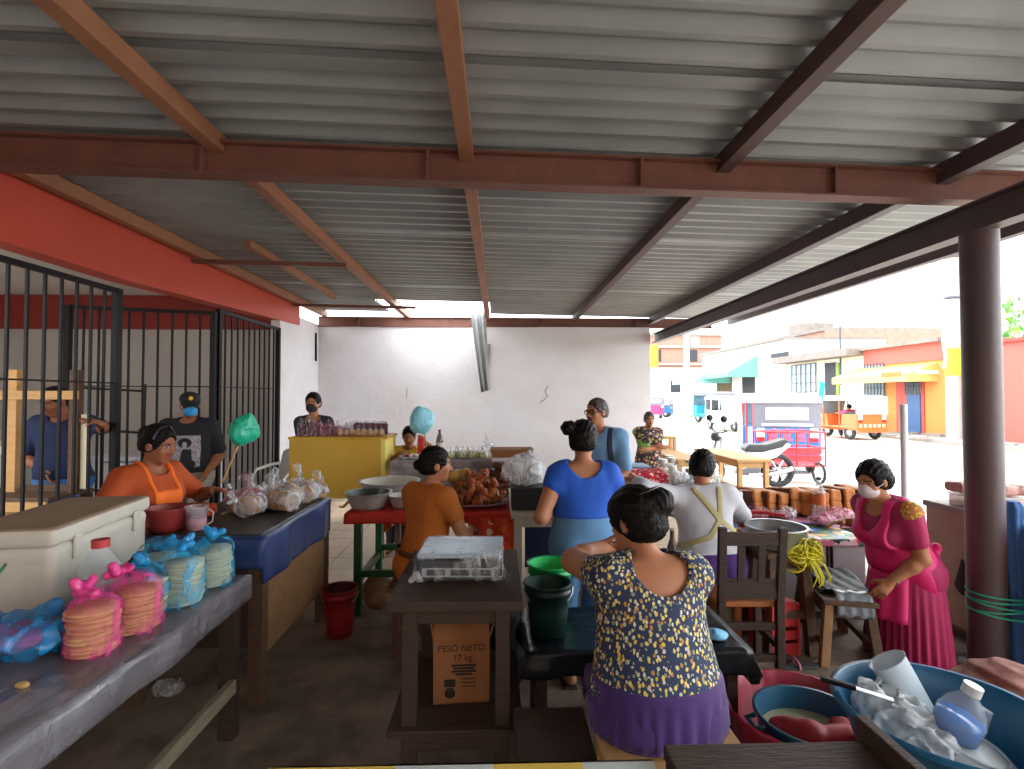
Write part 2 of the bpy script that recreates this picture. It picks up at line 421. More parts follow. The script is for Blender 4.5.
def surface_net(D, lo, h):
    S = D < 0
    c = [(a, b, d) for a in (0, 1) for b in (0, 1) for d in (0, 1)]
    nx, ny, nz = D.shape
    cnt = sum(S[a:nx-1+a, b:ny-1+b, d:nz-1+d].astype(np.int8) for a, b, d in c)
    M = (cnt > 0) & (cnt < 8)
    I = np.argwhere(M); idx = np.full(M.shape, -1, np.int64); idx[M] = np.arange(len(I))
    V = np.stack([D[I[:, 0]+a, I[:, 1]+b, I[:, 2]+d] for a, b, d in c], 1)
    acc = np.zeros((len(I), 3), np.float32); num = np.zeros(len(I), np.float32)
    cc = np.array(c, np.float32)
    for i in range(8):
        for j in range(i+1, 8):
            if np.abs(cc[i]-cc[j]).sum() != 1: continue
            x = (V[:, i] < 0) != (V[:, j] < 0)
            t = V[x, i]/(V[x, i]-V[x, j])
            acc[x] += cc[i]+t[:, None]*(cc[j]-cc[i]); num[x] += 1
    P = lo + h*(I + acc/np.maximum(num, 1)[:, None])
    F = []
    for axn in range(3):
        u, v = (axn+1) % 3, (axn+2) % 3
        a = [slice(None)]*3; b = [slice(None)]*3; a[axn] = slice(0, -1); b[axn] = slice(1, None)
        A = S[tuple(a)]; B = S[tuple(b)]
        E = np.argwhere(A != B); ok = (E[:, u] > 0) & (E[:, v] > 0) & (E[:, u] < D.shape[u]-1) & (E[:, v] < D.shape[v]-1); E = E[ok]
        inside = A[E[:, 0], E[:, 1], E[:, 2]]
        def cell(du, dv):
            q = E.copy(); q[:, u] -= du; q[:, v] -= dv; return idx[q[:, 0], q[:, 1], q[:, 2]]
        Q = np.stack([cell(1, 1), cell(0, 1), cell(0, 0), cell(1, 0)], 1)
        Q[~inside] = Q[~inside][:, ::-1]
        F.append(Q)
    F = np.concatenate(F); F = F[(F >= 0).all(1)]
    return P, F
def soft_obj(name, soft, mats, parent=None, pick=None, loc=None):
    """mesh a Soft; pick(face centres) -> material index array"""
    P, F = soft.mesh()
    me = bpy.data.meshes.new(name)
    me.vertices.add(len(P)); me.vertices.foreach_set('co', np.asarray(P, np.float32).ravel())
    me.loops.add(len(F)*4); me.loops.foreach_set('vertex_index', F.astype(np.int32).ravel())
    me.polygons.add(len(F)); me.polygons.foreach_set('loop_start', np.arange(0, len(F)*4, 4, dtype=np.int32))
    me.polygons.foreach_set('loop_total', np.full(len(F), 4, np.int32))
    if not isinstance(mats, (list, tuple)): mats = [mats]
    for m in mats: me.materials.append(m)
    if pick is not None and len(F):
        me.polygons.foreach_set('material_index', pick(P[F].mean(1)).astype(np.int32))
    me.polygons.foreach_set('use_smooth', np.ones(len(F), bool))
    me.update(calc_edges=True); me.validate()
    o = bpy.data.objects.new(name, me); C.objects.link(o)
    if parent: o.parent = parent
    if loc is not None: o.location = loc
    return o
def mat_floral(name, base, cols, scale=28., size=.34, rough=.8, stretch=(1, 1, 1), base2=None):
    """printed cloth: small flecks of several colours on a ground colour"""
    if name in MATS: return MATS[name]
    m = bpy.data.materials.new(name); m.use_nodes = True; nt = m.node_tree; N = nt.nodes; L = nt.links; b = N['Principled BSDF']
    b.inputs['Roughness'].default_value = rough
    tc = N.new('ShaderNodeTexCoord'); mp = N.new('ShaderNodeMapping'); mp.inputs['Scale'].default_value = stretch
    L.new(tc.outputs['Object'], mp.inputs['Vector'])
    nz = N.new('ShaderNodeTexNoise'); nz.inputs['Scale'].default_value = scale*.8; L.new(mp.outputs[0], nz.inputs['Vector'])
    ad = N.new('ShaderNodeMix'); ad.data_type = 'RGBA'; ad.blend_type = 'LINEAR_LIGHT'; ad.inputs['Factor'].default_value = .35/scale
    L.new(mp.outputs[0], ad.inputs['A']); L.new(nz.outputs['Color'], ad.inputs['B'])
    vo = N.new('ShaderNodeTexVoronoi'); vo.inputs['Scale'].default_value = scale; L.new(ad.outputs['Result'], vo.inputs['Vector'])
    cr = N.new('ShaderNodeValToRGB'); cr.color_ramp.interpolation = 'CONSTANT'
    while len(cr.color_ramp.elements) < len(cols): cr.color_ramp.elements.new(.5)
    for i, c in enumerate(cols): cr.color_ramp.elements[i].position = i/len(cols); cr.color_ramp.elements[i].color = lin(c)
    sep = N.new('ShaderNodeSeparateColor'); L.new(vo.outputs['Color'], sep.inputs[0]); L.new(sep.outputs[0], cr.inputs[0])
    lt = N.new('ShaderNodeMath'); lt.operation = 'LESS_THAN'; lt.inputs[1].default_value = size; L.new(vo.outputs['Distance'], lt.inputs[0])
    mx = N.new('ShaderNodeMix'); mx.data_type = 'RGBA'; mx.inputs['A'].default_value = lin(base)
    L.new(lt.outputs[0], mx.inputs['Factor']); L.new(cr.outputs[0], mx.inputs['B']); L.new(mx.outputs['Result'], b.inputs['Base Color'])
    MATS[name] = m; return m
# ================================================================ across the street
XF = 17.0
def fy(px): return XF*520/(px-498)
def fz(py, Y): return CAM_H - (py-397)/520*Y
M_side = mat('pale pavement', '#8f8a82', .95, var=.4, vscale=.8, col2='#6d6862')
b = MB(); b.box(15.7, 17.6, 8, 48, -.03, .12); struct(b.build('sidewalk', M_side, bevel=.02), 'raised pavement along the far side of the street')
M_white = mat('white render', '#dcd8d3', .9, var=.3, vscale=.4, col2='#c9c2ba')
M_cream = mat('cream render', '#d8cdb4', .9, var=.3, vscale=.4, col2='#c6b798')
M_orange = mat('orange render', '#c48547', .85, var=.3, vscale=.6, col2='#b0743a')  # this and the coral, awning and brick colours paled for haze and glare
M_coral = mat('coral render', '#b8564c', .85, var=.3, vscale=.5, col2='#a54b42')
M_magenta = mat('magenta render', '#b03358', .85)
M_roofgrey = mat('weathered roof edge', '#7d756f', .95, var=.5, vscale=2.5, col2='#554d49')
M_roofred = mat('tile red edge', '#a9483c', .9, var=.4, vscale=3)
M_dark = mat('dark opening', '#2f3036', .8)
M_bluedoor = mat('blue door', '#2f5586', .5, var=.3, vscale=4)
M_glass = mat('bluish window glass', '#7f9aa0', .15, spec=.6)
M_bars = mat('window bars', '#3f4650', .5)
def block(name, label, cat, px0, px1, ztop, m, depth=6., lip=None, liph=.25, out=.35, xf=XF):
    """a house front between two pixel columns on the facade line"""
    y0, y1 = sorted((fy(px0), fy(px1)))
    g = thing(name, (xf, (y0+y1)/2, 0), label, cat)
    w = MB(); w.box(0, depth, -(y1-y0)/2, (y1-y0)/2, -.03, ztop); w.build('facade', m, g)
    if lip:
        r = MB(); r.box(-out, depth, -(y1-y0)/2, (y1-y0)/2, ztop, ztop+liph); r.build('roof_edge', lip, g)
    g['y0'] = y0; g['y1'] = y1
    return g
def opening(g, name, px0, px1, py0, py1, m, bars=0, frame=None, out=.03, rows=3):
    y0, y1 = sorted((fy(px0), fy(px1))); ym = (y0+y1)/2; z0 = max(.12, fz(py1, ym)); z1 = fz(py0, ym)
    o = MB(); c = g.location.y
    o.box(-out, .02, y0-c, y1-c, z0, z1); p = o.build(name, m, g)
    if bars:
        q = MB()
        for i in range(bars+1): yy = y0-c+(y1-y0)*i/bars; q.box(-out-.05, -out-.02, yy-.02, yy+.02, z0, z1)
        for i in range(rows+1): zz = z0+(z1-z0)*i/rows; q.box(-out-.05, -out-.02, y0-c, y1-c, zz-.02, zz+.02)
        q.build('window_grille', M_bars, p)
    return p
def awning(g, px0, px1, zt, zb, outx, m, name='awning'):
    y0, y1 = sorted((fy(px0), fy(px1))); c = g.location.y; a = MB()
    P = [(0, y0-c, zt), (0, y1-c, zt), (-outx, y1-c, zb), (-outx, y0-c, zb), (-outx, y1-c, zb-.28), (-outx, y0-c, zb-.28)]
    a.add(P, [(0, 1, 2, 3), (3, 2, 4, 5)])
    a.add([(0, y0-c, zt), (-outx, y0-c, zb), (-outx, y0-c, zb-.28), (0, y0-c, zb-.28)], [(0, 1, 2, 3)])
    return a.build(name, m, g, solid=.02)
# coral house at the right end
g = block('house', 'coral red painted house seen right of the steel pillar', 'house', 1160, 969, 3.45, M_coral, lip=M_roofred, liph=.12, out=.15)
opening(g, 'wall_lamp', 1000, 1002, 380, 386, M_white, out=.12)
g = block('house', 'narrow magenta house front just left of the steel pillar', 'house', 969, 957, 3.4, M_magenta, lip=M_roofred, liph=.12, out=.12)
# orange shop
g = block('shop', 'orange shop with blue door under a yellow awning', 'shop', 957, 872, 3.05, M_orange, lip=None)
r = MB(); y0, y1 = g['y0'], g['y1']; c = g.location.y
r.box(-.06, 6, y0-c, y1-c, 3.05, 3.75); r.build('parapet', M_coral, g)
r = MB(); r.box(-.3, 6, y0-c, y1-c, 3.75, 3.9); r.build('roof_edge', M_roofgrey, g)
opening(g, 'door_surround', 905, 934, 371, 434, M_coral, out=.05)
opening(g, 'door_upper', 917, 931, 374, 394, M_glass, bars=5, out=.09, rows=5)
opening(g, 'door', 917, 931, 394, 433, M_bluedoor, out=.09)
r = MB(); yy0, yy1 = sorted((fy(949), fy(899))); r.box(-.9, 0, yy0-c, yy1-c, fz(374, 20), fz(370, 20)); r.build('canopy_slab', M_white, g)
opening(g, 'window', 893, 873, 363, 396, M_glass, bars=6, out=.04, rows=4)
awning(g, 948, 866, 2.95, 2.5, 1.3, mat('yellow awning cloth', '#cdb065', .8))
sg = MB(); yy0, yy1 = sorted((fy(944), fy(922))); sg.box(-1.33, -1.3, yy0-c, yy1-c, 2.42, 2.62); sg.build('awning_sign', mat('orange sign', '#d9601f', .6), g)
t_ = MB(); yq = fy(884)
for dx in (-1.1, -.4):
    for dy in (-.5, .5): t_.box(dx-.03, dx+.03, yq+dy-.03-c, yq+dy+.03-c, .12, 1.0)
t_.box(-1.15, -.35, yq-.55-c, yq+.55-c, 1.0, 1.06)
t_.build('display_stand', M_darkred, g)
# cream house with barred windows
g = block('house', 'cream house with barred windows and a dark doorway', 'house', 872, 792, 3.55, M_cream, lip=M_roofgrey, liph=.35, out=.9)
opening(g, 'window', 822, 797, 364, 392, M_glass, bars=5, rows=3)
opening(g, 'doorway', 843, 831, 362, 397, M_dark)
opening(g, 'door_leaf', 846, 843, 362, 397, mat('green door', '#6d8a2f', .6), out=.06)
opening(g, 'wall_panel', 831, 825, 362, 397, M_white, out=.05)
sp = MB(); sp.tube([(-.2, fy(851)-g.location.y, 2.2), (-.2, fy(851)-g.location.y, 5.1)], .05, 6); sp.build('service_pipe', M_bars, g)
# taller white block with green awnings
g = block('house', 'tall white corner building with green shop awnings', 'house', 792, 706, 5.0, M_white, lip=M_roofgrey, liph=.15, out=.3, xf=16.9)
opening(g, 'shop_opening', 760, 747, 366, 393, M_dark)
opening(g, 'shop_opening', 736, 721, 374, 396, mat('brown shop interior', '#6a5130', .8, var=.8, vscale=1.5, col2='#3a3d2a'))
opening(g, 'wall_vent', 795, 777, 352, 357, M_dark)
awning(g, 763, 727, 4.3, 3.2, 2.0, mat('green awning cloth', '#62a088', .8))
awning(g, 735, 707, 3.9, 2.9, 2.6, mat('aqua awning cloth', '#79bdb8', .8))
# end of the street
g = thing('building', (14.2, 52, 0), 'low white building closing the end of the street', 'building')
w = MB(); w.box(-1.5, 8.5, 0, 5.5, 0, 4.4); w.build('facade', M_white, g)
w = MB(); w.box(-1.5, 8.5, -.08, 6, 4.4, 4.6); w.build('roof_edge', mat('pink trim', '#cf9a8d', .9), g)
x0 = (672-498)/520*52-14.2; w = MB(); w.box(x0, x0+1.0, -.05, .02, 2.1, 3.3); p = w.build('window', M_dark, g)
w = MB(); w.box(x0-2.2, x0+.3, 5, 5.6, 4.6, 7.4); w.build('yellow_upper_wall', mat('yellow render', '#d9b92f', .8), g)
M_brick = mat('raw brick', '#9a7466', .95, var=.5, vscale=2.5, col2='#8a5a4c')
g = thing('building', (13, 62, 0), 'unfinished brick building rising behind the low white one', 'building')
w = MB(); w.box(-4, 14, 0, 8, 0, 9.2); w.build('brick_wall', M_brick, g)
for zz in (5.6, 7.7, 9.2):
    w = MB(); w.box(-4.1, 14.1, -.25, 8, zz-.18, zz+.12); w.build('concrete_band', M_side, g)
for xx in (5, 9.4):
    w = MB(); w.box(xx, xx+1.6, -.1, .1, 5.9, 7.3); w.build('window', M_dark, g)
g = thing('building', (23.2, 44, 0), 'red roofed house behind the tall white building', 'building')
w = MB(); w.box(-.1, 12, -8, 7.5, 0, 6.3); w.build('brick_wall', M_brick, g)
w = MB(); w.box(-.25, 12, -8, 7.6, 6.3, 6.55); w.build('roof_edge', M_roofgrey, g)
w = MB(); w.box(1.2, 3.8, -3, -1, 6.55, 7.6); w.build('roof_box', M_roofgrey, g)
# utility poles
M_conc = mat('pole concrete', '#a09c97', .9, var=.3, vscale=2.)
def pole(x, y, h, r0, r1, label, band=None):
    g = thing('utility_pole', (x, y, 0), label, 'pole')
    p = MB(); p.lathe([(r0, -.03), (r1, h)], 16, cap1=True); p.build('shaft', M_conc, g)
    for zz in (h*.62, h*.8):
        q = MB(); q.lathe([(r0*.95, zz), (r0*1.04, zz+.02), (r0*1.04, zz+.08), (r0*.95, zz+.1)], 16); q.build('band', M_bars, g)
    q = MB(); q.bar((-.9, 0, h*.93), (.9, 0, h*.93), .1, .1); q.build('crossarm', M_bars, g)
    if band:
        q = MB(); q.lathe([(r0+.004, band[0]), (r0+.004, band[1])], 16); q.build('painted_band', mat('yellow band', '#e0b52a', .7), g)
    return g
p = at(955, 440, 18.6); pole(p.x, 18.6, 8.4, .26, .2, 'thick concrete utility pole with yellow band before the magenta house', (2.4, 3.4))
g = thing('utility_pole', (at(687, 400, 46).x, 46, 0), 'slim white utility pole before the low white building', 'pole')
q = MB(); q.lathe([(.3, 0), (.22, 8.4)], 12, cap1=True); q.build('shaft', M_white, g)
q = MB(); q.bar((-1.4, 0, 8.0), (1.4, 0, 8.0), .16, .16); q.build('crossarm', M_bars, g)
q = MB(); q.lathe([(.45, 6.0), (.45, 7.0)], 12, (.7, 0, 0), cap0=True, cap1=True); q.build('transformer', M_side, g)
# wires
b = MB()
for z0, z1 in ((7.6, 7.9), (7.2, 7.5), (6.7, 7.1)):
    a = Vector((16.4, 18.6, z0)); c = Vector((at(687, 400, 46).x+.3, 46, z1))
    b.tube([a.lerp(c, t/10) - Vector((0, 0, .5*4*(t/10)*(1-t/10))) for t in range(11)], .012, 4)
tag(b.build('power_line', M_bars), 'thin overhead wires strung between the two utility poles', 'wires', None, 'stuff')
g = thing('cable', (16.05, 18.5, 0), 'white cable drooping beside the thick utility pole', 'cable')
q = MB(); q.tube([at(945, 300, 18.4)-Vector(g.location), at(943, 340, 18.4)-Vector(g.location), at(946, 358, 18.4)-Vector(g.location), at(944, 368, 18.4)-Vector(g.location)], .05, 5); q.build('wire', M_white, g)
# rubble at the kerb
b = MB()
for i in range(14):
    px = random.uniform(900, 1024); p = atz(px, random.uniform(432, 446), .1)
    b.obox((min(p.x, 17), p.y, .15), (random.uniform(.3, .9), random.uniform(.2, .5), random.uniform(.05, .16)), Euler((0, 0, random.uniform(0, 3))).to_matrix())
tag(b.build('rubble', M_side, bevel=.02), 'broken slabs and rubble along the far kerb', 'rubble', None, 'stuff')
# tree behind the coral house
g = thing('tree', (27.5, 26, 0), 'green tree rising behind the coral red house', 'tree')
q = MB(); q.lathe([(.25, 0), (.16, 4.2)], 10); q.build('trunk', mat('bark', '#5b4636', .9), g)
rnd = random.Random(5); q = MB()
for i in range(420):
    a = rnd.uniform(0, 6.28); rr = 2.9*rnd.random()**.5; z = 5.3 + rnd.uniform(-1.5, 1.6)*(1-.25*rr/2.9)
    s = rnd.uniform(.22, .45); Rm = Euler((rnd.uniform(-1, 1), rnd.uniform(-1, 1), a)).to_matrix()
    c = Vector((rr*math.cos(a), rr*math.sin(a), z))
    q.add([c+Rm@Vector(v) for v in ((-s, 0, 0), (0, -s*.4, .06), (s, 0, 0), (0, s*.4, .06))], [(0, 1, 2, 3)], rnd.choice((0, 0, 1)))
q.build('foliage', [mat('leaf green', '#4f8f3c', .7), mat('leaf light green', '#7fb04e', .7)], g)
g = thing('water_tank', (23.6, 21.2, 0), 'pale blue rooftop thing showing between the leaves behind the coral house', 'water tank')
q = MB(); q.lathe([(.0, 4.5), (.5, 4.5), (.5, 5.2), (.2, 5.45), (0, 5.45)], 16); q.build('tank', mat('pale blue plastic', '#5fb7c9', .5), g)
q = MB()
for a in (-.35, .35):
    for c_ in (-.35, .35): q.box(a-.05, a+.05, c_-.05, c_+.05, 0, 4.5)
q.build('tower_frame', M_bars, g)
# ---------------------------------------------------------------- mototaxis
M_tyre = mat('tyre rubber', '#2a2a2c', .85)
M_canopy_w = mat('white canopy vinyl', '#dfe0e2', .6, var=.2, vscale=3)
M_canopy_g = mat('grey canopy vinyl', '#6f727b', .6, var=.3, vscale=3)
M_chrome = mat('dull chrome', '#b9bcc0', .3, metal=.8)
M_lampw = mat('white lamp lens', '#e8e6e4', .3); M_lampr = mat('red lamp lens', '#c22026', .3)
def mototaxi(loc, rz, label, body, canopy, trim, rear_glass=True, motif=None, L=2.6, W=1.3, H=1.72, s=1.):
    """local +y is the driving direction, origin at the rear on the ground"""
    g = thing('mototaxi', loc, label, 'mototaxi', None, rz); g.scale = (s, s, s)
    hw = W/2
    q = MB()   # tub: rear box narrowing to the front
    out = [(0, .38), (0, 1.0), (.75, .98), (.8, .55), (1.45, .5), (1.55, .95), (1.95, .98), (2.25, .7), (2.35, .4), (2.0, .34)]
    n = len(out); P = []
    for sx in (-1, 1):
        for y, z in out: P.append((sx*(hw if y < 1.5 else hw*(1-.55*(y-1.5)/.9)), y, z))
    q.add(P, [tuple(range(n)), tuple(reversed(range(n, 2*n)))] + [(i, i+n, (i+1) % n+n, (i+1) % n) for i in range(n)])
    q.build('body', body, g, bevel=.03)
    q = MB(); q.box(-hw-.01, hw+.01, -.03, 0, .3, .42); q.build('bumper', trim, g, bevel=.01)
    q = MB(); q.box(-hw*.9, hw*.9, .1, .7, .98, 1.08); q.build('seat', M_dark, g, bevel=.03)
    q = MB()   # canopy
    Pc = [(-.06, 1.52), (-.02, 1.66), (.4, H), (1.5, H-.02), (1.9, 1.62), (1.86, 1.5)]
    n = len(Pc); P = [(sx*(hw+.03)*(1. if y < 1.6 else .92), y, z) for sx in (-1, 1) for y, z in Pc]
    q.add(P, [tuple(range(n)), tuple(reversed(range(n, 2*n)))] + [(i, i+n, (i+1) % n+n, (i+1) % n) for i in range(n)])
    q.build('canopy', canopy, g, bevel=.03)
    q = MB(); q.box(-hw, hw, -.01, .02, 1.0, 1.55)
    back = q.build('rear_curtain', M_canopy_g, g)
    if rear_glass:
        q = MB(); q.box(-.42, .42, -.02, 0, 1.16, 1.42); q.build('rear_pane', mat('clear vinyl', '#cfd4da', .2), back)
    for sx in (-1, 1):
        for y in (.05, .85, 1.78):
            q = MB(); q.tube([(sx*hw*(1 if y < 1.5 else .85), y, .5), (sx*hw*(1 if y < 1.5 else .9), y, 1.6)], .022, 6); q.build('canopy_pole', trim, g)
        q = MB(); q.lathe([(.05, -.02), (.07, 0), (.05, .02)], 10, (sx*hw*.8, -.02, .88), Rm=Euler((math.pi/2, 0, 0)).to_matrix(), cap0=True, cap1=True)
        q.obox((sx*hw*.8, -.015, .88), (.16, .03, .2)); q.build('tail_lamp', M_lampw, g, bevel=.01)
        q = MB(); q.obox((sx*hw*.8, -.02, .74), (.16, .03, .1)); q.build('brake_lamp', M_lampr, g, bevel=.01)
    q = MB(); q.add([(-hw*.8, 1.98, .95), (hw*.8, 1.98, .95), (hw*.85, 1.84, 1.55), (-hw*.85, 1.84, 1.55)], [(0, 1, 2, 3)]); q.build('windscreen', M_glass, g, solid=.015)
    for x, y in ((-hw*.85, .45), (hw*.85, .45), (0, 2.2)):
        Ry = Euler((0, math.pi/2, 0)).to_matrix(); q = MB()
        q.lathe([(.15, -.05), (.25, -.05), (.27, 0), (.25, .05), (.15, .05)], 20, (x, y, .27), Rm=Ry); w_ = q.build('wheel', M_tyre, g)
        q = MB(); q.lathe([(0, -.055), (.16, -.045), (.16, .045), (0, .055)], 14, (x, y, .27), Rm=Ry); q.build('hub', M_chrome, w_)
    if motif:
        for k in (-.26, 0, .26):
            q = MB()
            q.lathe([(0, 0), (.055, .0), (.055, .012), (0, .012)], 10, (k, -.005, .93), Rm=Euler((math.pi/2, 0, 0)).to_matrix())
            q.obox((k, -.012, .82), (.14, .012, .1)); q.obox((k, -.012, .73), (.2, .012, .05))
            q.build('painted_emblem', motif, g)
    return g
M_tb = mat('mototaxi blue', '#1c6cae', .4); M_to = mat('mototaxi orange', '#c8602e', .4); M_tw = mat('mototaxi white', '#dcdde0', .4)
M_ta = mat('mototaxi aqua', '#2f8fc0', .4); M_tp = mat('mototaxi pink', '#d2386a', .4); M_tr = mat('mototaxi red', '#c23038', .4)
p = at(787, 440, 11.); A = mototaxi((p.x, 11., -.03), R(-16), 'blue and red mototaxi with a grey rear curtain, parked behind the red handcart', M_tb, M_canopy_w, M_tr, motif=mat('emblem pink', '#d8506a', .5))
q = MB(); q.box(-.66, .66, -.02, .0, .44, .56); q.build('rear_stripe', M_tr, A)
q = MB(); q.box(-.3, .62, -.05, .0, .2, .34); q.build('mud_flap', M_tr, A)
q = MB(); q.add([(.6, .1, 1.35), (.68, .1, 2.0), (.78, .1, 1.95), (.7, .1, 1.35)], [(0, 1, 2, 3)]); q.build('side_flag', mat('teal flag', '#1f8d96', .7), A, solid=.01)
q = MB(); q.box(-.5, .5, -.03, -.02, 1.03, 1.08); q.build('rear_lettering_strip', M_tw, A)
p = at(872, 420, 19.4); B = mototaxi((p.x, 19.4, -.03), R(8), 'orange mototaxi under a white canopy, passing before the cream house', M_to, M_canopy_w, M_to, L=2.6)
q = MB(); q.box(-.66, .66, -.04, .0, 1.0, 1.6); q.build('rear_cover', M_canopy_w, B)
for i in range(6):
    q = MB(); q.box(-.55+.2*i, -.45+.2*i, -.02, 0, .5, .62); q.build('painted_stripe', mat('cream stripe', '#e8c9a0', .5), B)
p = at(741, 420, 24.); mototaxi((p.x, 26.5, -.03), R(176), 'white mototaxi facing the market, parked below the green awnings', M_tw, M_canopy_w, M_tw)
p = at(712, 420, 34.); D = mototaxi((p.x-.5, 31, -.03), R(14), 'blue and aqua mototaxi with grey canopy far up the street', mat('aqua panel', '#2fa0b8', .4), M_canopy_g, M_tb, s=1.15)
p = at(659, 412, 40.); mototaxi((p.x-.6, 39, -.03), R(2), 'pink mototaxi at the far end, right beside the wall edge', M_tp, M_canopy_w, M_tp, s=1.05)
p = at(672, 412, 41.); mototaxi((p.x+.5, 42.5, -.03), R(60), 'small blue mototaxi half hidden between pink and aqua ones', M_tb, M_canopy_w, M_tb, s=.9)
# ---------------------------------------------------------------- thin pipe, motorbike, handcart
g = thing('pipe_post', (at(904, 440, 5.).x, 5., 0), 'thin pale upright pipe standing behind the woman in pink', 'pipe')
q = MB(); q.lathe([(.032, 0), (.032, 1.55)], 12, cap1=True); q.build('pipe', mat('pale pipe', '#b8b9bd', .5), g)
q = MB(); q.lathe([(.0, 0), (.1, 0), (.1, .02), (0, .02)], 12); q.build('foot_plate', M_bars, g)
g = thing('stone', (at(856, 434, 20.).x-3.3, 17.3, 0), 'white post base standing on the road before the orange mototaxi', 'bollard')
q = MB(); q.lathe([(0, -.03), (.55, -.03), (.55, .1), (.12, .14), (.1, 1.55), (0, 1.55)], 16); q.build('bollard_post', M_white, g)
# motorbike: front to the left, side-on
g = thing('motorbike', (at(742, 480, 9.4).x, 9.4, -.03), 'white scooter-like motorbike with black seat behind the pale wooden table', 'motorbike')
M_mw = mat('motorbike white', '#d5d6da', .35); M_mp = mat('motorbike pink red', '#b8465a', .4)
Rx = Euler((math.pi/2, 0, 0)).to_matrix()
for x in (-.62, .66):
    q = MB(); q.lathe([(.22, -.05), (.29, -.05), (.31, 0), (.29, .05), (.22, .05), (.22, -.05)], 28, (x, 0, .31), Rm=Rx); w_ = q.build('wheel', M_tyre, g)
    q = MB(); q.lathe([(0, -.04), (.05, -.05), (.05, .05), (0, .04)], 12, (x, 0, .31), Rm=Rx)
    for k in range(6):
        a = k*math.pi/3; q.bar((x, 0, .31), (x+.22*math.cos(a), 0, .31+.22*math.sin(a)), .02, .02, up=(0, 1, 0))
    q.build('hub', M_chrome, w_)
q = MB(); q.tube([(-.62, .07, .31), (-.42, .07, .95), (-.38, .07, 1.02)], .02, 8); q.build('fork', M_chrome, g)
q = MB(); q.tube([(-.42, -.33, 1.05), (-.42, -.1, 1.0), (-.42, .1, 1.0), (-.42, .33, 1.05)], .016, 8); q.build('handlebar', M_iron, g)
for sy in (-1, 1):
    q = MB(); q.tube([(-.42, sy*.25, 1.04), (-.46, sy*.3, 1.24)], .008, 6); q.lathe([(0, -.01), (.06, -.01), (.06, .01), (0, .01)], 12, (-.46, sy*.31, 1.26), Rm=Rx); q.build('mirror', M_iron, g)
q = MB(); q.prism([(-.5, .55), (-.42, .95), (-.3, .98), (-.2, .6), (.1, .55), (.2, .4), (-.15, .32), (-.35, .42)], -.14, .14); q.build('fairing', M_mw, g, bevel=.04)
q = MB(); q.prism([(-.85, .5), (-.75, .62), (-.5, .64), (-.36, .52), (-.5, .56), (-.72, .54)], -.07, .07); q.build('front_fender', M_mp, g, bevel=.02)
q = MB(); q.lathe([(0, -.06), (.08, -.04), (.08, .05), (0, .06)], 14, (-.5, 0, .93), Rm=Euler((0, math.pi/2, 0)).to_matrix()); q.build('headlamp', M_dark, g)
q = MB(); q.prism([(0, .72), (.1, .8), (.4, .8), (.75, .9), (.82, .86), (.7, .74), (.35, .66), (.05, .66)], -.13, .13); q.build('saddle', mat('black vinyl', '#232428', .5), g, bevel=.03)
q = MB(); q.prism([(.0, .66), (.35, .66), (.8, .82), (.88, .78), (.6, .55), (.2, .45)], -.1, .1); q.build('tail_cowl', M_mw, g, bevel=.03)
q = MB(); q.prism([(-.1, .25), (.25, .22), (.32, .5), (0, .5)], -.12, .12); q.build('engine', mat('engine grey', '#5b5c60', .5, metal=.5), g, bevel=.02)
q = MB(); q.tube([(.05, -.14, .25), (.5, -.15, .26), (.85, -.15, .36)], [.025, .035, .045], 8); q.build('exhaust', M_chrome, g)
# red tubular handcart
g = thing('handcart', (at(800, 480, 9.35).x+.15, 9.7, -.03), 'red tubular handcart frame standing before the blue mototaxi', 'handcart')
M_cart = mat('red tube paint', '#b3262f', .45)
for x in (-.55, .0, .55):
    for y in (0, .55):
        q = MB(); q.tube([(x, y, .35), (x, y, .98)], .018, 6); q.build('upright', M_cart, g)
for z in (.35, .68, .98):
    q = MB(); q.tube([(-.55, 0, z), (.55, 0, z), (.55, .55, z), (-.55, .55, z)], .016, 6, closed=True); q.build('rail', M_cart, g)
q = MB(); q.box(-.55, .55, 0, .55, .33, .36); q.build('deck', M_cart, g)
for x in (-.42, .42):
    q = MB(); q.lathe([(.17, -.02), (.2, -.02), (.21, 0), (.2, .02), (.17, .02), (.17, -.02)], 22, (x, .0, .21), Rm=Euler((0, math.pi/2, 0)).to_matrix()); w_ = q.build('wheel', M_tyre, g)
    q = MB(); q.bar((x, 0, .03), (x, 0, .4), .015, .015); q.bar((x, -.18, .21), (x, .18, .21), .015, .015); q.build('spoke', M_chrome, w_)
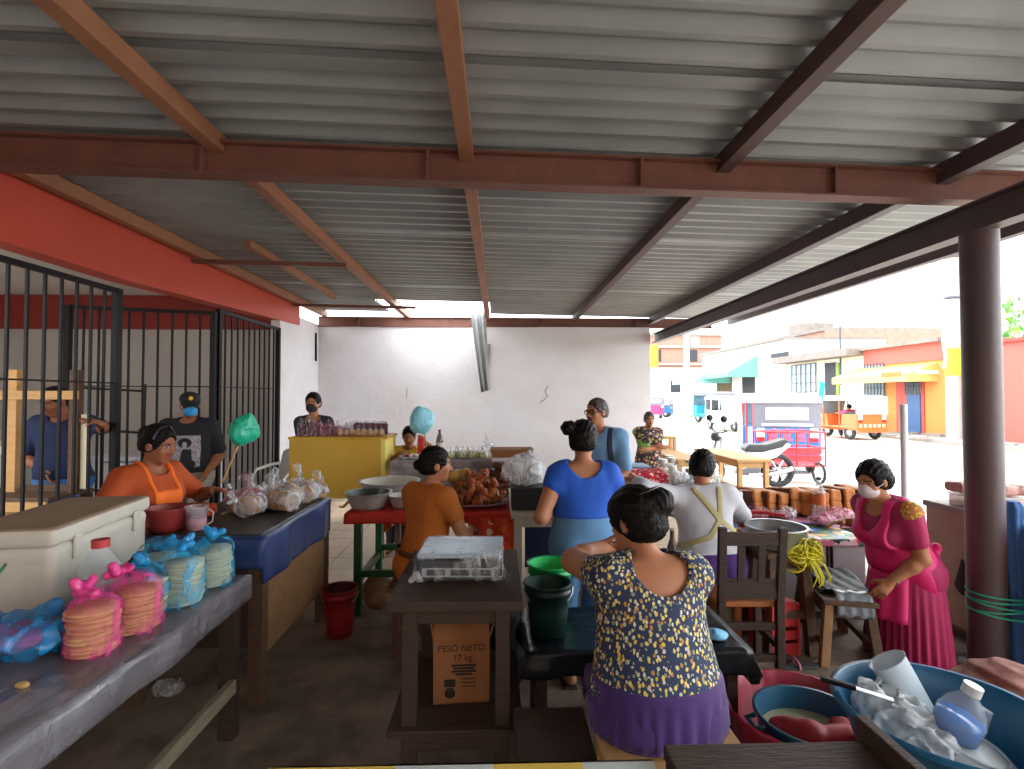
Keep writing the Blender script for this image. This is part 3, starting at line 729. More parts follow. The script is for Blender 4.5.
# ================================================================ furniture
W_dark = mat('dark stained wood', '#3c281c', .7, var=.6, vscale=7, col2='#251811', bump=.3, bscale=20, stretch=(1, 6, 6))
W_brown = mat('worn brown wood', '#5f4633', .75, var=.6, vscale=6, col2='#3e2c20', bump=.3, bscale=18, stretch=(5, 1, 5))
W_pale = mat('pale pine', '#c49a64', .75, var=.4, vscale=5, col2='#a87c48', bump=.2, bscale=18, stretch=(1, 5, 5))
W_ply = mat('dusty plywood', '#9a7650', .8, var=.6, vscale=3.5, col2='#6e5138', bump=.15, bscale=14)
W_orange = mat('varnished orange wood', '#a8642c', .5, var=.4, vscale=6, col2='#8a4c20', stretch=(1, 5, 5))
M_green = mat('green gloss paint', '#1c5a34', .4, var=.3, vscale=6)
def table(name, label, x0, x1, y0, y1, z, m, cat='table', leg=.06, th=.035, apron=.08, inset=.03, mleg=None, splay=0., shelf=None, stretch=None, group=None, over=.0, z0=0.):
    cx, cy = (x0+x1)/2, (y0+y1)/2; g = thing(name, (cx, cy, z0), label, cat, group); hx, hy = (x1-x0)/2, (y1-y0)/2; ml = mleg or m; z -= z0
    q = MB(); q.box(-hx-over, hx+over, -hy-over, hy+over, z-th, z); q.build('tabletop', m, g, bevel=.006)
    lx, ly = hx-inset-leg/2, hy-inset-leg/2
    for sx in (-1, 1):
        for sy in (-1, 1):
            q = MB(); q.bar((sx*(lx+splay), sy*(ly+splay), 0), (sx*lx, sy*ly, z-th), leg, leg, up=(0, 1, 0)); q.build('leg', ml, g, bevel=.004)
    if apron:
        for sy in (-1, 1): q = MB(); q.box(-lx, lx, sy*ly-.012, sy*ly+.012, z-th-apron, z-th); q.build('apron_rail', ml, g)
        for sx in (-1, 1): q = MB(); q.box(sx*lx-.012, sx*lx+.012, -ly, ly, z-th-apron, z-th); q.build('apron_rail', ml, g)
    if stretch:
        for sx in (-1, 1): q = MB(); q.box(sx*(lx+splay*.7)-.018, sx*(lx+splay*.7)+.018, -ly-splay*.7, ly+splay*.7, stretch-.025, stretch+.025); q.build('stretcher', ml, g)
        for sy in (-1, 1): q = MB(); q.box(-lx-splay*.7, lx+splay*.7, sy*(ly+splay*.7)-.015, sy*(ly+splay*.7)+.015, stretch+.03, stretch+.08); q.build('stretcher', ml, g)
    if shelf:
        q = MB(); q.box(-hx-shelf[1], hx+shelf[1], -hy-.0, hy, shelf[0]-.03, shelf[0]); q.build('shelf', m, g, bevel=.004)
        q = MB(); q.box(-lx, lx, -ly-.035, -ly-.012, shelf[0]-.09, shelf[0]-.03); q.build('shelf_rail', ml, g)
    return g
def cloth(name, label, cat, x0, x1, y0, y1, z, drops, m, amp=.012, fr=14., n=(60, 60), sag=0., seed=0, solid=.003, bands=None):
    """sheet lying on a table; drops = (front, right, back, left) hanging lengths"""
    f, r, bk, l = drops; q = MB(); nu, nv = n
    def pt(u, v):
        s_ = x0-l+(x1-x0+l+r)*u; t_ = y0-f+(y1-y0+f+bk)*v
        ox = max(x0-s_, s_-x1, 0); oy = max(y0-t_, t_-y1, 0); o = max(ox, oy)
        x = min(max(s_, x0), x1); y = min(max(t_, y0), y1)
        w = amp*(math.sin(fr*(t_+seed)) + .5*math.sin(fr*2.3*t_+1))*min(1, ox/.06); w2 = amp*(math.sin(fr*(s_+seed)) + .5*math.sin(fr*2.1*s_+2))*min(1, oy/.06)
        if ox > 0: x += (1 if s_ > x1 else -1)*(.004+max(0, .5*amp+w))
        if oy > 0: y += (1 if t_ > y1 else -1)*(.004+max(0, .5*amp+w2))
        return (x, y, z + .004 - o + (0 if o else sag*(math.sin(17*s_+3*t_+seed)*math.sin(11*t_+seed))))
    q.grid(pt, nu, nv)
    o = q.build(name, m, None, solid=solid); return tag(o, label, cat)
# scale table, tall, dark
table('work_table', 'tall dark wooden table with lower shelf, carrying the wrapped scale', -.40, .075, 2.0, 2.63, .85, W_dark, leg=.055, th=.04, apron=.07, shelf=(.36, .02), over=.02)
# bench table at the left with plastic
table('market_table', 'dark wooden table at lower left under clear plastic, with tostada bags', -2.95, -1.22, 1.30, 2.62, .745, W_dark, leg=.07, th=.04, apron=.0)
q = MB(); q.bar((-1.24, 1.2, .27), (-1.24, 2.5, .27), .035, .06); 
o = q.build('brace_board', mat('grey weathered board', '#8f8470', .8, var=.5, vscale=6, stretch=(6, 1, 6)), None, bevel=.003)
tag(o, 'weathered light board bracing the legs of the plastic covered table', 'board')
M_film = mat('clear table film', '#918f97', .14, var=.9, vscale=6, col2='#5c565b', bump=.7, bscale=9, alpha=.55, spec=.9, stretch=(1.6, .3, 1), avar=.9, ascale=5)  # pale streaks in the base colour stand for sheen off the plastic
cloth('plastic_sheet', 'clear grey plastic sheet covering the table at lower left', 'plastic sheet', -2.95, -1.22, 1.30, 2.62, .745, (.1, .12, .01, .0), M_film, amp=.01, fr=7, n=(50, 70), sag=.0015)
# blue cloth table
g = table('market_table', 'wooden stall table with plywood side below the navy blue oilcloth', -1.95, -1.24, 2.80, 3.88, .875, W_brown, leg=.075, th=.035, apron=.06, inset=.0)
q = MB(); q.box(.33, .345, -.5, .53, .24, .80); q.build('side_panel', W_ply, g)
q = MB(); q.box(-.33, .33, -.53, -.515, .30, .80); q.build('front_panel', W_dark, g)
M_navy = mat('navy oilcloth', '#1f3569', .32, var=.5, vscale=4, col2='#33507f', bump=.15, bscale=12, spec=.6)
M_navytop = M_navy
cloth('oilcloth', 'navy blue oilcloth over the stall table with bagged breads', 'tablecloth', -1.95, -1.24, 2.80, 3.88, .875, (.16, .24, .02, .02), M_navy, amp=.014, fr=9, n=(50, 70), sag=.001)
q = MB(); q.grid(lambda u, v: (-1.94+.68*u, 2.83+1.03*v, .8815+.0012*math.sin(21*u+9*v)), 30, 40)
tag(q.build('dark_sheet', mat('blackish plastic film', '#1b2528', .3, var=.5, vscale=6, col2='#3a4346', bump=.2, bscale=10, stretch=(.4, 2, 1)), None, solid=.002), 'blackish plastic film laid on top of the navy oilcloth', 'plastic sheet')
# red cloth table with green legs
table('market_table', 'green legged table under red cloth holding basins and fried meat', -1.10, .14, 3.88, 4.68, .76, M_green, leg=.055, th=.03, apron=.05, inset=.03, stretch=.25)
M_redc = mat('red cloth', '#cf2f22', .6, var=.3, vscale=5, col2='#a8231b')
cloth('tablecloth', 'red cloth on the green legged table', 'tablecloth', -1.12, .14, 3.88, 4.68, .76, (.075, .05, .05, .05), M_redc, amp=.01, fr=16)
q = MB(); q.grid(lambda u, v: (-.22+.36*u, 3.86+.02*math.sin(u*16), .73-.32*v*(1-.25*math.sin(u*7)**2)), 30, 14)
tag(q.build('hanging_cloth', mat_floral('orange red print', '#d84a26', ['#e8d8c8', '#e0742a', '#c8281e'], 14, .33), None, solid=.004), 'orange red printed cloth hanging under the meat tray', 'cloth')
q = MB(); q.grid(lambda u, v: (-1.0+.4*u, 4.62+.02*math.sin(u*16), .73-.3*v*(1-.3*math.sin(u*5)**2)), 24, 12)
tag(q.build('hanging_cloth', mat_floral('orange red print', '', []), None, solid=.004), 'orange red printed cloth hanging behind the green table legs', 'cloth')
# yellow counter
M_yel = mat('mustard yellow board', '#c59a2e', .6, var=.25, vscale=2.5, col2='#a97f24')
g = thing('counter', (-1.59, 5.47, 0), 'mustard yellow counter with snack bags on top', 'counter')
q = MB(); q.box(-.47, .45, -.27, -.25, .62, 1.2); q.build('front_panel', M_yel, g, bevel=.004)
q = MB(); q.box(.45, .47, -.27, .27, .62, 1.2); q.build('side_panel', mat('pale yellow board', '#e0cc6a', .6), g, bevel=.004)
q = MB(); q.box(-.47, -.45, -.25, .27, .62, 1.2); q.build('side_panel', M_yel, g, bevel=.004)
q = MB(); q.box(-.48, .49, -.28, .28, 1.2, 1.225); q.build('worktop', M_yel, g, bevel=.005)
q = MB(); q.box(.43, .475, -.275, -.24, .62, 1.2); q.build('corner_strip', mat('pale yellow board', '#e0cc6a', .6), g)
for x in (-.44, .42):
    for y in (-.22, .22): q = MB(); q.box(x-.03, x+.03, y-.03, y+.03, 0, .64); q.build('leg', W_brown, g)
# grey cloth stall table
table('stall_table', 'small stall table under a grey patterned cloth before the girl in yellow', -1.03, -.06, 5.08, 5.5, 1.0, W_brown, leg=.05)
cloth('tablecloth', 'grey marbled cloth on the stall table before the girl in yellow', 'tablecloth', -1.03, -.06, 5.08, 5.5, 1.0, (.3, .05, .03, .05), mat('grey marbled cloth', '#9b938f', .8, var=.9, vscale=9, col2='#5d5658'), amp=.012)
# stand and white appliance
table('side_table', 'low wooden stand carrying the white appliance', -.06, .40, 4.76, 5.12, .79, W_brown, leg=.05)
g = thing('microwave', (.12, 4.93, .79), 'white box appliance with grey vent panel under a flat cardboard box', 'appliance')
q = MB(); q.box(-.17, .2, -.14, .14, 0, .27); q.build('casing', mat('white enamel', '#cfcfd0', .4), g, bevel=.01)
q = MB(); q.box(-.02, .16, -.15, -.14, .05, .2); q.build('vent_panel', mat('grey vent', '#6f747a', .5), g)
q = MB(); q.box(-.16, -.06, -.15, -.14, .03, .24); q.build('dark_panel', mat('dark brown panel', '#3a2a24', .5), g)
g = thing('cardboard_box', (.13, 4.95, 1.06), 'flat brown cardboard box on the white appliance', 'box')
q = MB(); q.box(-.19, .19, -.13, .13, 0, .06); q.build('carton', mat('brown cardboard', '#8f5f38', .85, var=.3, vscale=8), g, bevel=.003)
q = MB(); q.box(-.2, .2, -.14, .14, .045, .075); q.build('lid', mat('brown cardboard', '#8f5f38', .85), g, bevel=.003)
# central white topped table
M_offw = mat('chipped cream paint', '#c9c2b2', .7, var=.4, vscale=6, col2='#a3988a')
g = table('serving_table', 'cream wooden table in front of the woman in blue', .08, .98, 3.24, 4.15, .895, M_offw, leg=.05, th=.03, apron=.06, inset=.02)
q = MB(); q.box(-.36, .36, -.40, -.385, .55, .8); q.build('navy_panel', mat('navy cloth', '#1d2a52', .8), g)
table('serving_table', 'table heaped with food parcels beyond the seated woman in white', 1.06, 2.0, 4.25, 5.35, .84, W_pale, leg=.06, apron=.07)
cloth('tablecloth', 'pale plastic cloth under the heap of food parcels', 'tablecloth', 1.06, 2.0, 4.25, 5.35, .84, (.2, .1, .05, .05), mat('pale plastic cloth', '#c9ced2', .4, var=.4, vscale=6, col2='#a7b3bb'), amp=.012)
# low table with black plastic
table('low_table', 'low table under black plastic holding two green buckets', .13, 1.06, 2.2, 2.66, .55, W_dark, leg=.05)
M_blackp = mat('black plastic film', '#0d1015', .34, var=.5, vscale=7, col2='#1f2833', bump=.5, bscale=13, spec=.35)
cloth('plastic_sheet', 'crumpled black plastic sheet over the low bucket table', 'plastic sheet', .13, 1.06, 2.2, 2.66, .55, (.10, .14, .05, .1), M_blackp, amp=.02, fr=13, sag=.004)
# dark stool at the front
table('stool', 'dark wooden stool in front of the scale table and bucket table', .06, .33, 1.70, 2.04, .42, W_dark, 'stool', leg=.04, th=.04, apron=.0)
table('stool', 'pale wooden seat under the woman in patterned blouse', .34, .82, 1.52, 2.05, .455, W_pale, 'stool', leg=.05, th=.03, apron=.05)
table('stool', 'low orange wooden stool under the woman in white', 1.12, 1.58, 3.27, 3.62, .45, W_orange, 'stool', leg=.045, th=.035, apron=.05)
table('stool', 'dark slatted stool under the woman in mustard', -.68, -.30, 3.22, 3.6, .455, W_brown, 'stool', leg=.045, th=.03, apron=.04, stretch=.15)
table('stool', 'wooden stool hidden under the woman in orange apron', -2.42, -2.02, 3.1, 3.45, .63, W_brown, 'stool', leg=.045, th=.03, apron=.04)
# wooden chair seen from behind
g = thing('chair', (1.44, 3.06, 0), 'dark wooden chair seen from behind, between seated women in pattern and white', 'chair', None, R(-2))
for sx in (-1, 1):
    q = MB(); q.bar((sx*.165, -.11, 0), (sx*.165, -.11, .45), .045, .04, up=(0, 1, 0)); q.bar((sx*.165, -.11, .44), (sx*.17, -.15, .885), .045, .035, up=(0, 1, 0)); q.build('rear_post', W_dark, g, bevel=.004)
    q = MB(); q.bar((sx*.165, .17, 0), (sx*.165, .17, .42), .04, .04, up=(0, 1, 0)); q.build('front_leg', W_dark, g, bevel=.004)
    q = MB(); q.box(sx*.165-.012, sx*.165+.012, -.11, .17, .18, .215); q.build('stretcher', W_dark, g)
q = MB(); q.box(-.19, .19, -.1, .2, .42, .45); q.build('seat', W_orange, g, bevel=.006)
q = MB(); q.bar((-.155, -.143, .82), (.155, -.143, .82), .025, .075); q.build('top_rail', W_dark, g, bevel=.004)
q = MB(); q.bar((-.155, -.115, .53), (.155, -.115, .53), .025, .11); q.build('mid_rail', W_dark, g, bevel=.004)
for x in (-.06, .055):
    q = MB(); q.bar((x, -.122, .57), (x, -.14, .79), .04, .018, up=(0, 1, 0)); q.build('slat', W_dark, g, bevel=.002)
for z in (.12, .3):
    q = MB(); q.box(-.15, .15, -.12, -.1, z, z+.04); q.build('stretcher', W_dark, g)
# table with the pan
g = table('side_table', 'brown wooden table with splayed legs holding the aluminium pan', 1.68, 2.0, 3.22, 3.66, .64, W_brown, leg=.06, th=.035, apron=.07, splay=.03, stretch=.2)
# stool with black bags: turned
g = thing('stool', (2.17, 3.34, 0), 'worn brown wooden stool stacked with black plastic bags', 'stool', None, R(-14))
q = MB(); q.box(-.15, .15, -.28, .28, .37, .4); q.build('seat', W_brown, g, bevel=.005)
for sx in (-1, 1):
    for sy in (-1, 1): q = MB(); q.bar((sx*.15, sy*.27, 0), (sx*.11, sy*.235, .37), .05, .05, up=(0, 1, 0)); q.build('leg', W_ply if sx*sy > 0 else W_brown, g, bevel=.004)
    q = MB(); q.box(sx*.115-.012, sx*.115+.012, -.22, .22, .29, .37); q.build('apron_rail', W_brown, g)
    q = MB(); q.box(sx*.135-.012, sx*.135+.012, -.24, .24, .1, .14); q.build('stretcher', W_brown, g)
for sy in (-1, 1): q = MB(); q.box(-.11, .11, sy*.24-.012, sy*.24+.012, .29, .37); q.build('apron_rail', W_brown, g)
# white cabinet with flowered oilcloth, loaf table behind
g = thing('cabinet', (2.28, 3.98, 0), 'white metal cabinet under the bright flowered oilcloth', 'cabinet')
M_enam = mat('white cabinet enamel', '#c7c9cc', .4, var=.2, vscale=4)
q = MB(); q.box(-.42, .42, -.2, .28, .05, .575); q.build('casing', M_enam, g, bevel=.008)
for x0, x1 in ((-.41, .12), (.17, .41)):
    q = MB(); q.box(x0, x1, -.215, -.2, .09, .56); d_ = q.build('door', M_enam, g, bevel=.005)
q = MB(); q.box(.123, .132, -.22, -.2, .09, .56); q.box(.158, .167, -.22, -.2, .09, .56); q.build('door_gap', M_dark, g)
q = MB(); q.tube([(.12, -.22, .36), (.12, -.245, .36), (.17, -.245, .36), (.17, -.22, .36)], .009, 8); q.build('handle', M_chrome, g)
q = MB(); q.box(-.42, .42, -.19, .28, 0, .05); q.build('plinth', M_bars, g)
M_flower = mat_floral('flowered oilcloth print', '#27543f', ['#d8342f', '#2f6fd0', '#e88aa8', '#3f8f4a', '#e0a83a', '#f0d8e0', '#2450a8'], 13, .55, rough=.35)
cloth('oilcloth', 'bright flowered oilcloth on the white cabinet', 'tablecloth', 1.86, 2.70, 3.76, 4.26, .578, (.05, .03, .0, .03), M_flower, amp=.006, fr=20)
table('market_table', 'low table with the row of brown loaves', 2.08, 3.35, 4.30, 5.05, .575, W_brown, leg=.06)
cloth('plastic_sheet', 'pink plastic sheet under the row of brown loaves', 'plastic sheet', 2.08, 3.35, 4.30, 5.05, .575, (.05, .03, .02, .05), mat('pink plastic film', '#cf9fb4', .3, var=.6, vscale=8, col2='#a8556a', bump=.4, bscale=16), amp=.01, sag=.004)
# counter at the street edge
g = thing('counter', (3.38, 3.2, 0), 'tan and maroon street counter behind the woman in pink', 'counter')
M_tan = mat('tan board', '#a58a76', .8, var=.5, vscale=3, col2='#86664f'); M_maroon = mat('maroon paint', '#5a2226', .6, var=.3, vscale=4)
q = MB(); q.box(-.27, .3, -.55, .55, .83, .87); q.build('worktop', mat('greyish worktop', '#8f8078', .6, var=.4, vscale=5), g, bevel=.006)
q = MB(); q.box(-.25, -.23, .2, .54, .04, .83); q.build('side_panel', M_tan, g)
for y in (.17, -.22):
    q = MB(); q.box(-.27, -.22, y-.03, y+.03, 0, .83); q.build('stile', mat('red brown stile', '#6d3a30', .7), g, bevel=.003)
q = MB(); q.box(-.25, -.23, -.54, -.22, .04, .83); q.build('maroon_panel', M_maroon, g)
q = MB(); q.box(-.27, .28, -.54, .54, .02, .06); q.build('bottom_board', W_brown, g)
q = MB(); q.box(.27, .29, -.54, .54, 0, .83); q.build('back_panel', M_maroon, g)
q = MB(); q.box(-.24, .27, .53, .55, .04, .83); q.build('end_panel', M_tan, g)
# pale tables outside
for x0, x1, y0, y1, lb in ((3.2, 3.68, 6.9, 8.45, 'long pale wooden table at the street edge before the motorbike'), (2.42, 2.85, 7.0, 8.7, 'pale wooden bench table beside the woman with crossed arms')):
    table('wooden_table', lb, x0, x1, y0, y1, .78, W_pale, leg=.06, apron=.08, stretch=.25)
table('small_stool', 'small pale wooden stool standing on the bench table', 2.56, 2.83, 8.2, 8.45, .99, W_pale, 'stool', leg=.05, th=.04, apron=.0, inset=0, z0=.78)
# wooden crate counter and frame behind the bars
g = thing('counter', (-3.95, 4.28, 0), 'rough pine counter behind the barred gate', 'counter')
q = MB(); q.box(-.6, .56, -.25, .2, .83, .86); q.build('worktop', W_brown, g, bevel=.004)
q = MB(); q.box(-.58, .55, -.25, -.23, .05, .8); q.build('front_boards', W_ply, g)
q = MB(); q.box(-.6, .56, -.27, -.25, .76, .83); q.build('front_rail', W_pale, g)
for x in (-.56, .53):
    q = MB(); q.box(x-.03, x+.03, .13, .19, 0, .83); q.build('leg', W_brown, g)
g = thing('timber_stand', (-3.64, 4.3, .86), 'upright raw pine frame standing on the counter behind the bars', 'frame')
for x in (-.25, .23):
    q = MB(); q.box(x-.035, x+.035, -.03, .03, 0, .98); q.build('upright', W_pale if x < 0 else W_brown, g, bevel=.003)
    q = MB(); q.box(x-.06+.1*(x > 0), x-.0+.1*(x > 0), .0, .02, .02, .62); q.build('pale_strip', mat('pale board', '#cfc6a8', .8), g)
q = MB(); q.box(-.55, .27, -.045, -.02, .74, .81); q.build('cross_rail', W_pale, g, bevel=.003)
q = MB(); q.box(-.3, .27, .02, .04, .0, .05); q.build('foot_rail', W_brown, g)
g = thing('wire_rack', (-3.95, 5.35, 0), 'thin black wire rack behind the man in navy', 'rack')
for x in (-.36, .36):
    q = MB(); q.tube([(x, 0, 0), (x+.03, 0, 1.75)], .012, 6); q.build('upright', M_iron, g)
for z in (.7, 1.3, 1.72): q = MB(); q.tube([(-.36, 0, z), (.36, 0, z-.04)], .012, 6); q.build('crossbar', M_iron, g)
g = thing('chest_freezer', (-4.0, 6.3, 0), 'white chest freezer in the side room behind the bars', 'freezer')
q = MB(); q.box(-.6, .6, -.3, .3, .05, .88); q.build('casing', M_enam, g, bevel=.02)
q = MB(); q.box(-.61, .61, -.31, .31, .89, .95); q.build('lid', M_enam, g, bevel=.015)
g = thing('sink_unit', (-5.3, 5.6, 0), 'pale grey tank unit at the left inside the side room', 'sink')
q = MB(); q.box(-.5, .5, -.3, .3, 0, 1.05); q.build('cabinet_body', mat('pale grey block', '#a9a9a6', .8, var=.2), g, bevel=.01)
q = MB(); q.box(-.55, .55, -.35, .35, 1.05, 1.13); q.build('rim', M_white, g, bevel=.01)
# near striped table edge and dark board at the bottom
g = table('front_table', 'table at the very front under the yellow and pale striped cloth', -.52, .36, .72, 1.24, .745, W_brown, leg=.05)
q = MB(); xs = [-.535, -.24, -.01, .20, .37]
for i in range(4): q.box(xs[i], xs[i+1], .70, 1.255, .747, .754, i % 2); q.box(xs[i], xs[i+1], 1.249, 1.255, .70, .754, i % 2)
tag(q.build('striped_cloth', [mat('yellow cloth', '#cfae4a', .7), mat('pale blue cloth', '#b4bcb8', .7)]), 'yellow and pale blue striped cloth along the bottom edge', 'tablecloth')
g = thing('bench', (.62, 1.0, 0), 'dark brown plank table at the bottom edge with raised side rail', 'table')
q = MB(); q.box(-.22, .27, -.3, .27, .745, .78); q.build('plank_top', W_dark, g, bevel=.005)
q = MB(); q.box(.272, .30, -.3, .3, .70, .825); q.build('side_rail', W_dark, g, bevel=.004)
for x in (-.19, .24):
    for y in (-.27, .24): q = MB(); q.box(x-.025, x+.025, y-.025, y+.025, 0, .745); q.build('leg', W_dark, g)
# white plastic chair
g = thing('plastic_chair', (-3.0, 7.25, 0), 'white plastic armchair between the gate and yellow counter', 'chair', None, R(160))
M_wp = mat('white moulded plastic', '#c9c3ba', .45)
q = MB(); q.grid(lambda u, v: ((u-.5)*.46, -.2+.42*v, .43-.02*math.sin(math.pi*v)), 8, 8); q.build('seat', M_wp, g, solid=.01)
q = MB(); q.grid(lambda u, v: ((u-.5)*(.46-.04*v), -.2-.1*v-.05*(1-(2*u-1)**2), .43+.46*v*(1-.12*(2*u-1)**4)), 14, 8); q.build('backrest', M_wp, g, solid=.01)
for sx in (-1, 1):
    q = MB(); q.tube([(sx*.22, -.28, .68), (sx*.28, -.1, .66), (sx*.29, .12, .63), (sx*.27, .2, .56), (sx*.25, .22, .43)], [.02, .024, .024, .022, .02], 8); q.build('armrest', M_wp, g)
    for y in (-.2, .2): q = MB(); q.tube([(sx*.21, y*.95, .43), (sx*.25, y*1.2, 0)], [.025, .018], 8); q.build('leg', M_wp, g)
# ================================================================ people
M_skin = mat('brown skin', '#ad7656', .55, var=.25, vscale=14, col2='#965f44', spec=.35)
M_skin2 = mat('darker brown skin', '#965f44', .55, var=.25, vscale=14, col2='#7f4d36', spec=.35)
M_lip = mat('lip', '#8a4038', .5); M_brow = mat('brow', '#231815', .8); M_eyew = mat('eye white', '#9c8d84', .4); M_iris = mat('iris', '#1d120e', .3)
M_hair = mat('black hair', '#080605', .55, var=.5, vscale=30, col2='#140e0c', bump=.35, bscale=60, stretch=(1, 1, .25), spec=.18)
M_hairg = mat('greying hair', '#4a4642', .6, var=.8, vscale=35, col2='#23201e', bump=.5, bscale=60)
def V3(*a): return Vector(a)
def ik(S, W, l1, l2, pole):
    d = W-S; L = min(d.length, (l1+l2)*.985); d = d.normalized(); W = S+d*L
    a = (l1*l1-l2*l2+L*L)/(2*L); hgt = math.sqrt(max(l1*l1-a*a, 0))
    p = pole - d*pole.dot(d); p = p.normalized() if p.length > 1e-6 else d.orthogonal()
    return S+d*a+p*hgt, W
def hand(S, W, d, nrm, side, k=1., curl=.5, spread=.0, grip=0.):
    """W wrist, d finger direction, nrm palm normal, side +1 when the thumb is on +cross(d, nrm)"""
    d = d.normalized(); nrm = (nrm - d*nrm.dot(d)).normalized(); t = d.cross(nrm)*side
    def seg(p0, dr, l, r0, r1): 
        p1 = p0+dr*l; S.add(Cap(p0, p1, r0, r1), .005); return p1
    Rm = Matrix((t, d, nrm)).transposed()
    S.add(Ell(W+d*.045*k, (.038*k, .056*k, .017*k), Rm), .014)
    S.add(Ell(W+d*.03*k+t*.022*k+nrm*.006*k, (.02*k, .035*k, .018*k), Rm), .012)
    for i, (off, ln) in enumerate(((.028, .078), (.009, .086), (-.011, .08), (-.03, .064))):
        b = W + d*(.088-.008*abs(off-.005)/.03)*k + t*off*k
        fd = (d + t*(off*2.2*(.4+spread))).normalized()
        for j, f in enumerate((.44, .32, .24)):
            c = curl*(.55+.35*j) + (.12*i if grip == 0 else 0)
            fd2 = (Matrix.Rotation(-c*side, 3, t) @ fd) if False else (fd*math.cos(c) + nrm*math.sin(c)).normalized()
            b = seg(b, fd2, ln*f*k, (.0095-.001*j)*k, (.0085-.001*j)*k)
    b = W + d*.03*k + t*.036*k
    td = (d*.65+t*.7+nrm*(.25+.5*curl)).normalized()
    b = seg(b, td, .036*k, .0125*k, .0105*k)
    td = (d*.9+t*.15+nrm*(.2+.7*curl)).normalized()
    seg(b, td, .03*k, .0105*k, .009*k)
class Person:
    def __init__(s, name_label, loc, rz, hgt=1.55, fat=1., fem=True, hz=None, lean=0., side=0., twist=0., hyaw=0., hpitch=0., skin=None, h=.008,
                 seated=False, feet=None, knees=None, headscale=1., shoulder=1.):
        s.g = thing('person', loc, name_label, 'person', None, rz)
        k = s.k = hgt/1.6; s.fat = fat; s.h = h; s.skin = skin or M_skin; s.fem = fem
        s.inv = Matrix.Translation(loc) @ Matrix.Rotation(rz, 4, 'Z'); s.inv = s.inv.inverted()
        s.hz = hz if hz is not None else .84*k
        s.P = V3(0, 0, s.hz)
        s.T = (Matrix.Rotation(twist, 3, 'Z') @ Matrix.Rotation(side, 3, 'Y') @ Matrix.Rotation(-lean, 3, 'X'))
        T = s.T
        s.waist = s.P + T@V3(0, 0, .14*k); s.chest = s.P + T@V3(0, .01, .34*k); s.shc = s.P + T@V3(0, -.01, .44*k)
        s.nb = s.P + T@V3(0, 0, .475*k)
        sw = .165*k*shoulder
        s.S = {1: s.shc + T@V3(sw, 0, 0), -1: s.shc + T@V3(-sw, 0, 0)}
        s.hs = .97*k*headscale if headscale == 1. else headscale
        s.H = Matrix.Rotation(hyaw, 3, 'Z') @ Matrix.Rotation(-hpitch, 3, 'X')
        s.hc = s.nb + T@V3(0, .005, .035*k) + s.H@V3(0, .03*s.hs, .145*s.hs)
        s.arms = {}; s.legs = {}
        s.seated = seated
    def loc(s, w): return s.inv @ Vector(w)
    def arm(s, sd, wrist, pole=(0, -1, -.4), hd=None, nrm=(0, 0, -1), curl=.5, world=True):
        W = s.loc(wrist) if world else Vector(wrist)
        E, W = ik(s.S[sd], W, .285*s.k, .245*s.k, Vector(pole))
        d = (W-E).normalized() if hd is None else Vector(hd).normalized()
        s.arms[sd] = (E, W, d, Vector(nrm), curl); return s
    def leg(s, sd, ankle, pole=(0, 1, 0), toe=(0, 1, 0)):
        hp = s.P + V3(sd*.088*s.k, 0, -.03*s.k)
        K, A = ik(hp, Vector(ankle), .39*s.k, .39*s.k, Vector(pole))
        s.legs[sd] = (hp, K, A, Vector(toe)); return s
    def stand(s, dx=.09):
        for sd in (1, -1): s.leg(sd, (sd*dx*s.k, -.02, .075*s.k), toe=(sd*.25, 1, 0))
        return s
    def sit(s, dx=.12, fwd=.38):
        for sd in (1, -1): s.leg(sd, (sd*dx*s.k, fwd*s.k, .075*s.k), pole=(sd*.15, 1, 1.2))
        return s
    # shape pieces shared by body and clothes
    def torso(s, o=0.):
        k, f, T = s.k, s.fat, s.T; ax = T@V3(0, 1, 0); L = []
        hw = (.165 if s.fem else .15)*k*f
        L.append((Cap(s.P+T@V3(-.04*k, 0, -.01), s.P+T@V3(.04*k, 0, -.01), hw-.02+o, hw-.02+o, ax, .78), .05))
        L.append((Cap(s.P+T@V3(0, 0, .05*k), s.waist, hw*.95+o, (.135 if s.fem else .145)*k*f+o, ax, .76), .06))
        L.append((Cap(s.waist, s.chest, .138*k*f+o, .15*k*(f*.6+.4)+o, ax, .74), .06))
        L.append((Cap(s.chest+T@V3(-.06*k, 0, .02*k), s.chest+T@V3(.06*k, 0, .02*k), .11*k*(f*.5+.5)+o, None, ax, .85), .05))
        L.append((Cap(s.S[1]+T@V3(-.03*k, 0, -.0), s.S[-1]+T@V3(.03*k, 0, -.0), .06*k*(f*.4+.6)+o), .06))
        L.append((Cap(s.shc+T@V3(.07*k, 0, .01*k), s.nb, .055*k+o*.7, .045*k+o*.3), .04)); L.append((Cap(s.shc+T@V3(-.07*k, 0, .01*k), s.nb, .055*k+o*.7, .045*k+o*.3), .04))
        if s.fem:
            for sd in (1, -1): L.append((Ell(s.chest+T@V3(sd*.07*k, .085*k*(f*.6+.4), -.015*k), [(.068*k*(f*.5+.5))+o]*3), .04))
        if f > 1.1: L.append((Ell(s.waist+T@V3(0, .05*k, -.03*k), (.13*k*f+o, .1*k*f+o, .12*k+o), T), .05))
        for sd in (1, -1): L.append((Ell(s.P+T@V3(sd*.075*k, -.055*k, -.03*k), [.098*k*f+o]*3), .04))
        return L
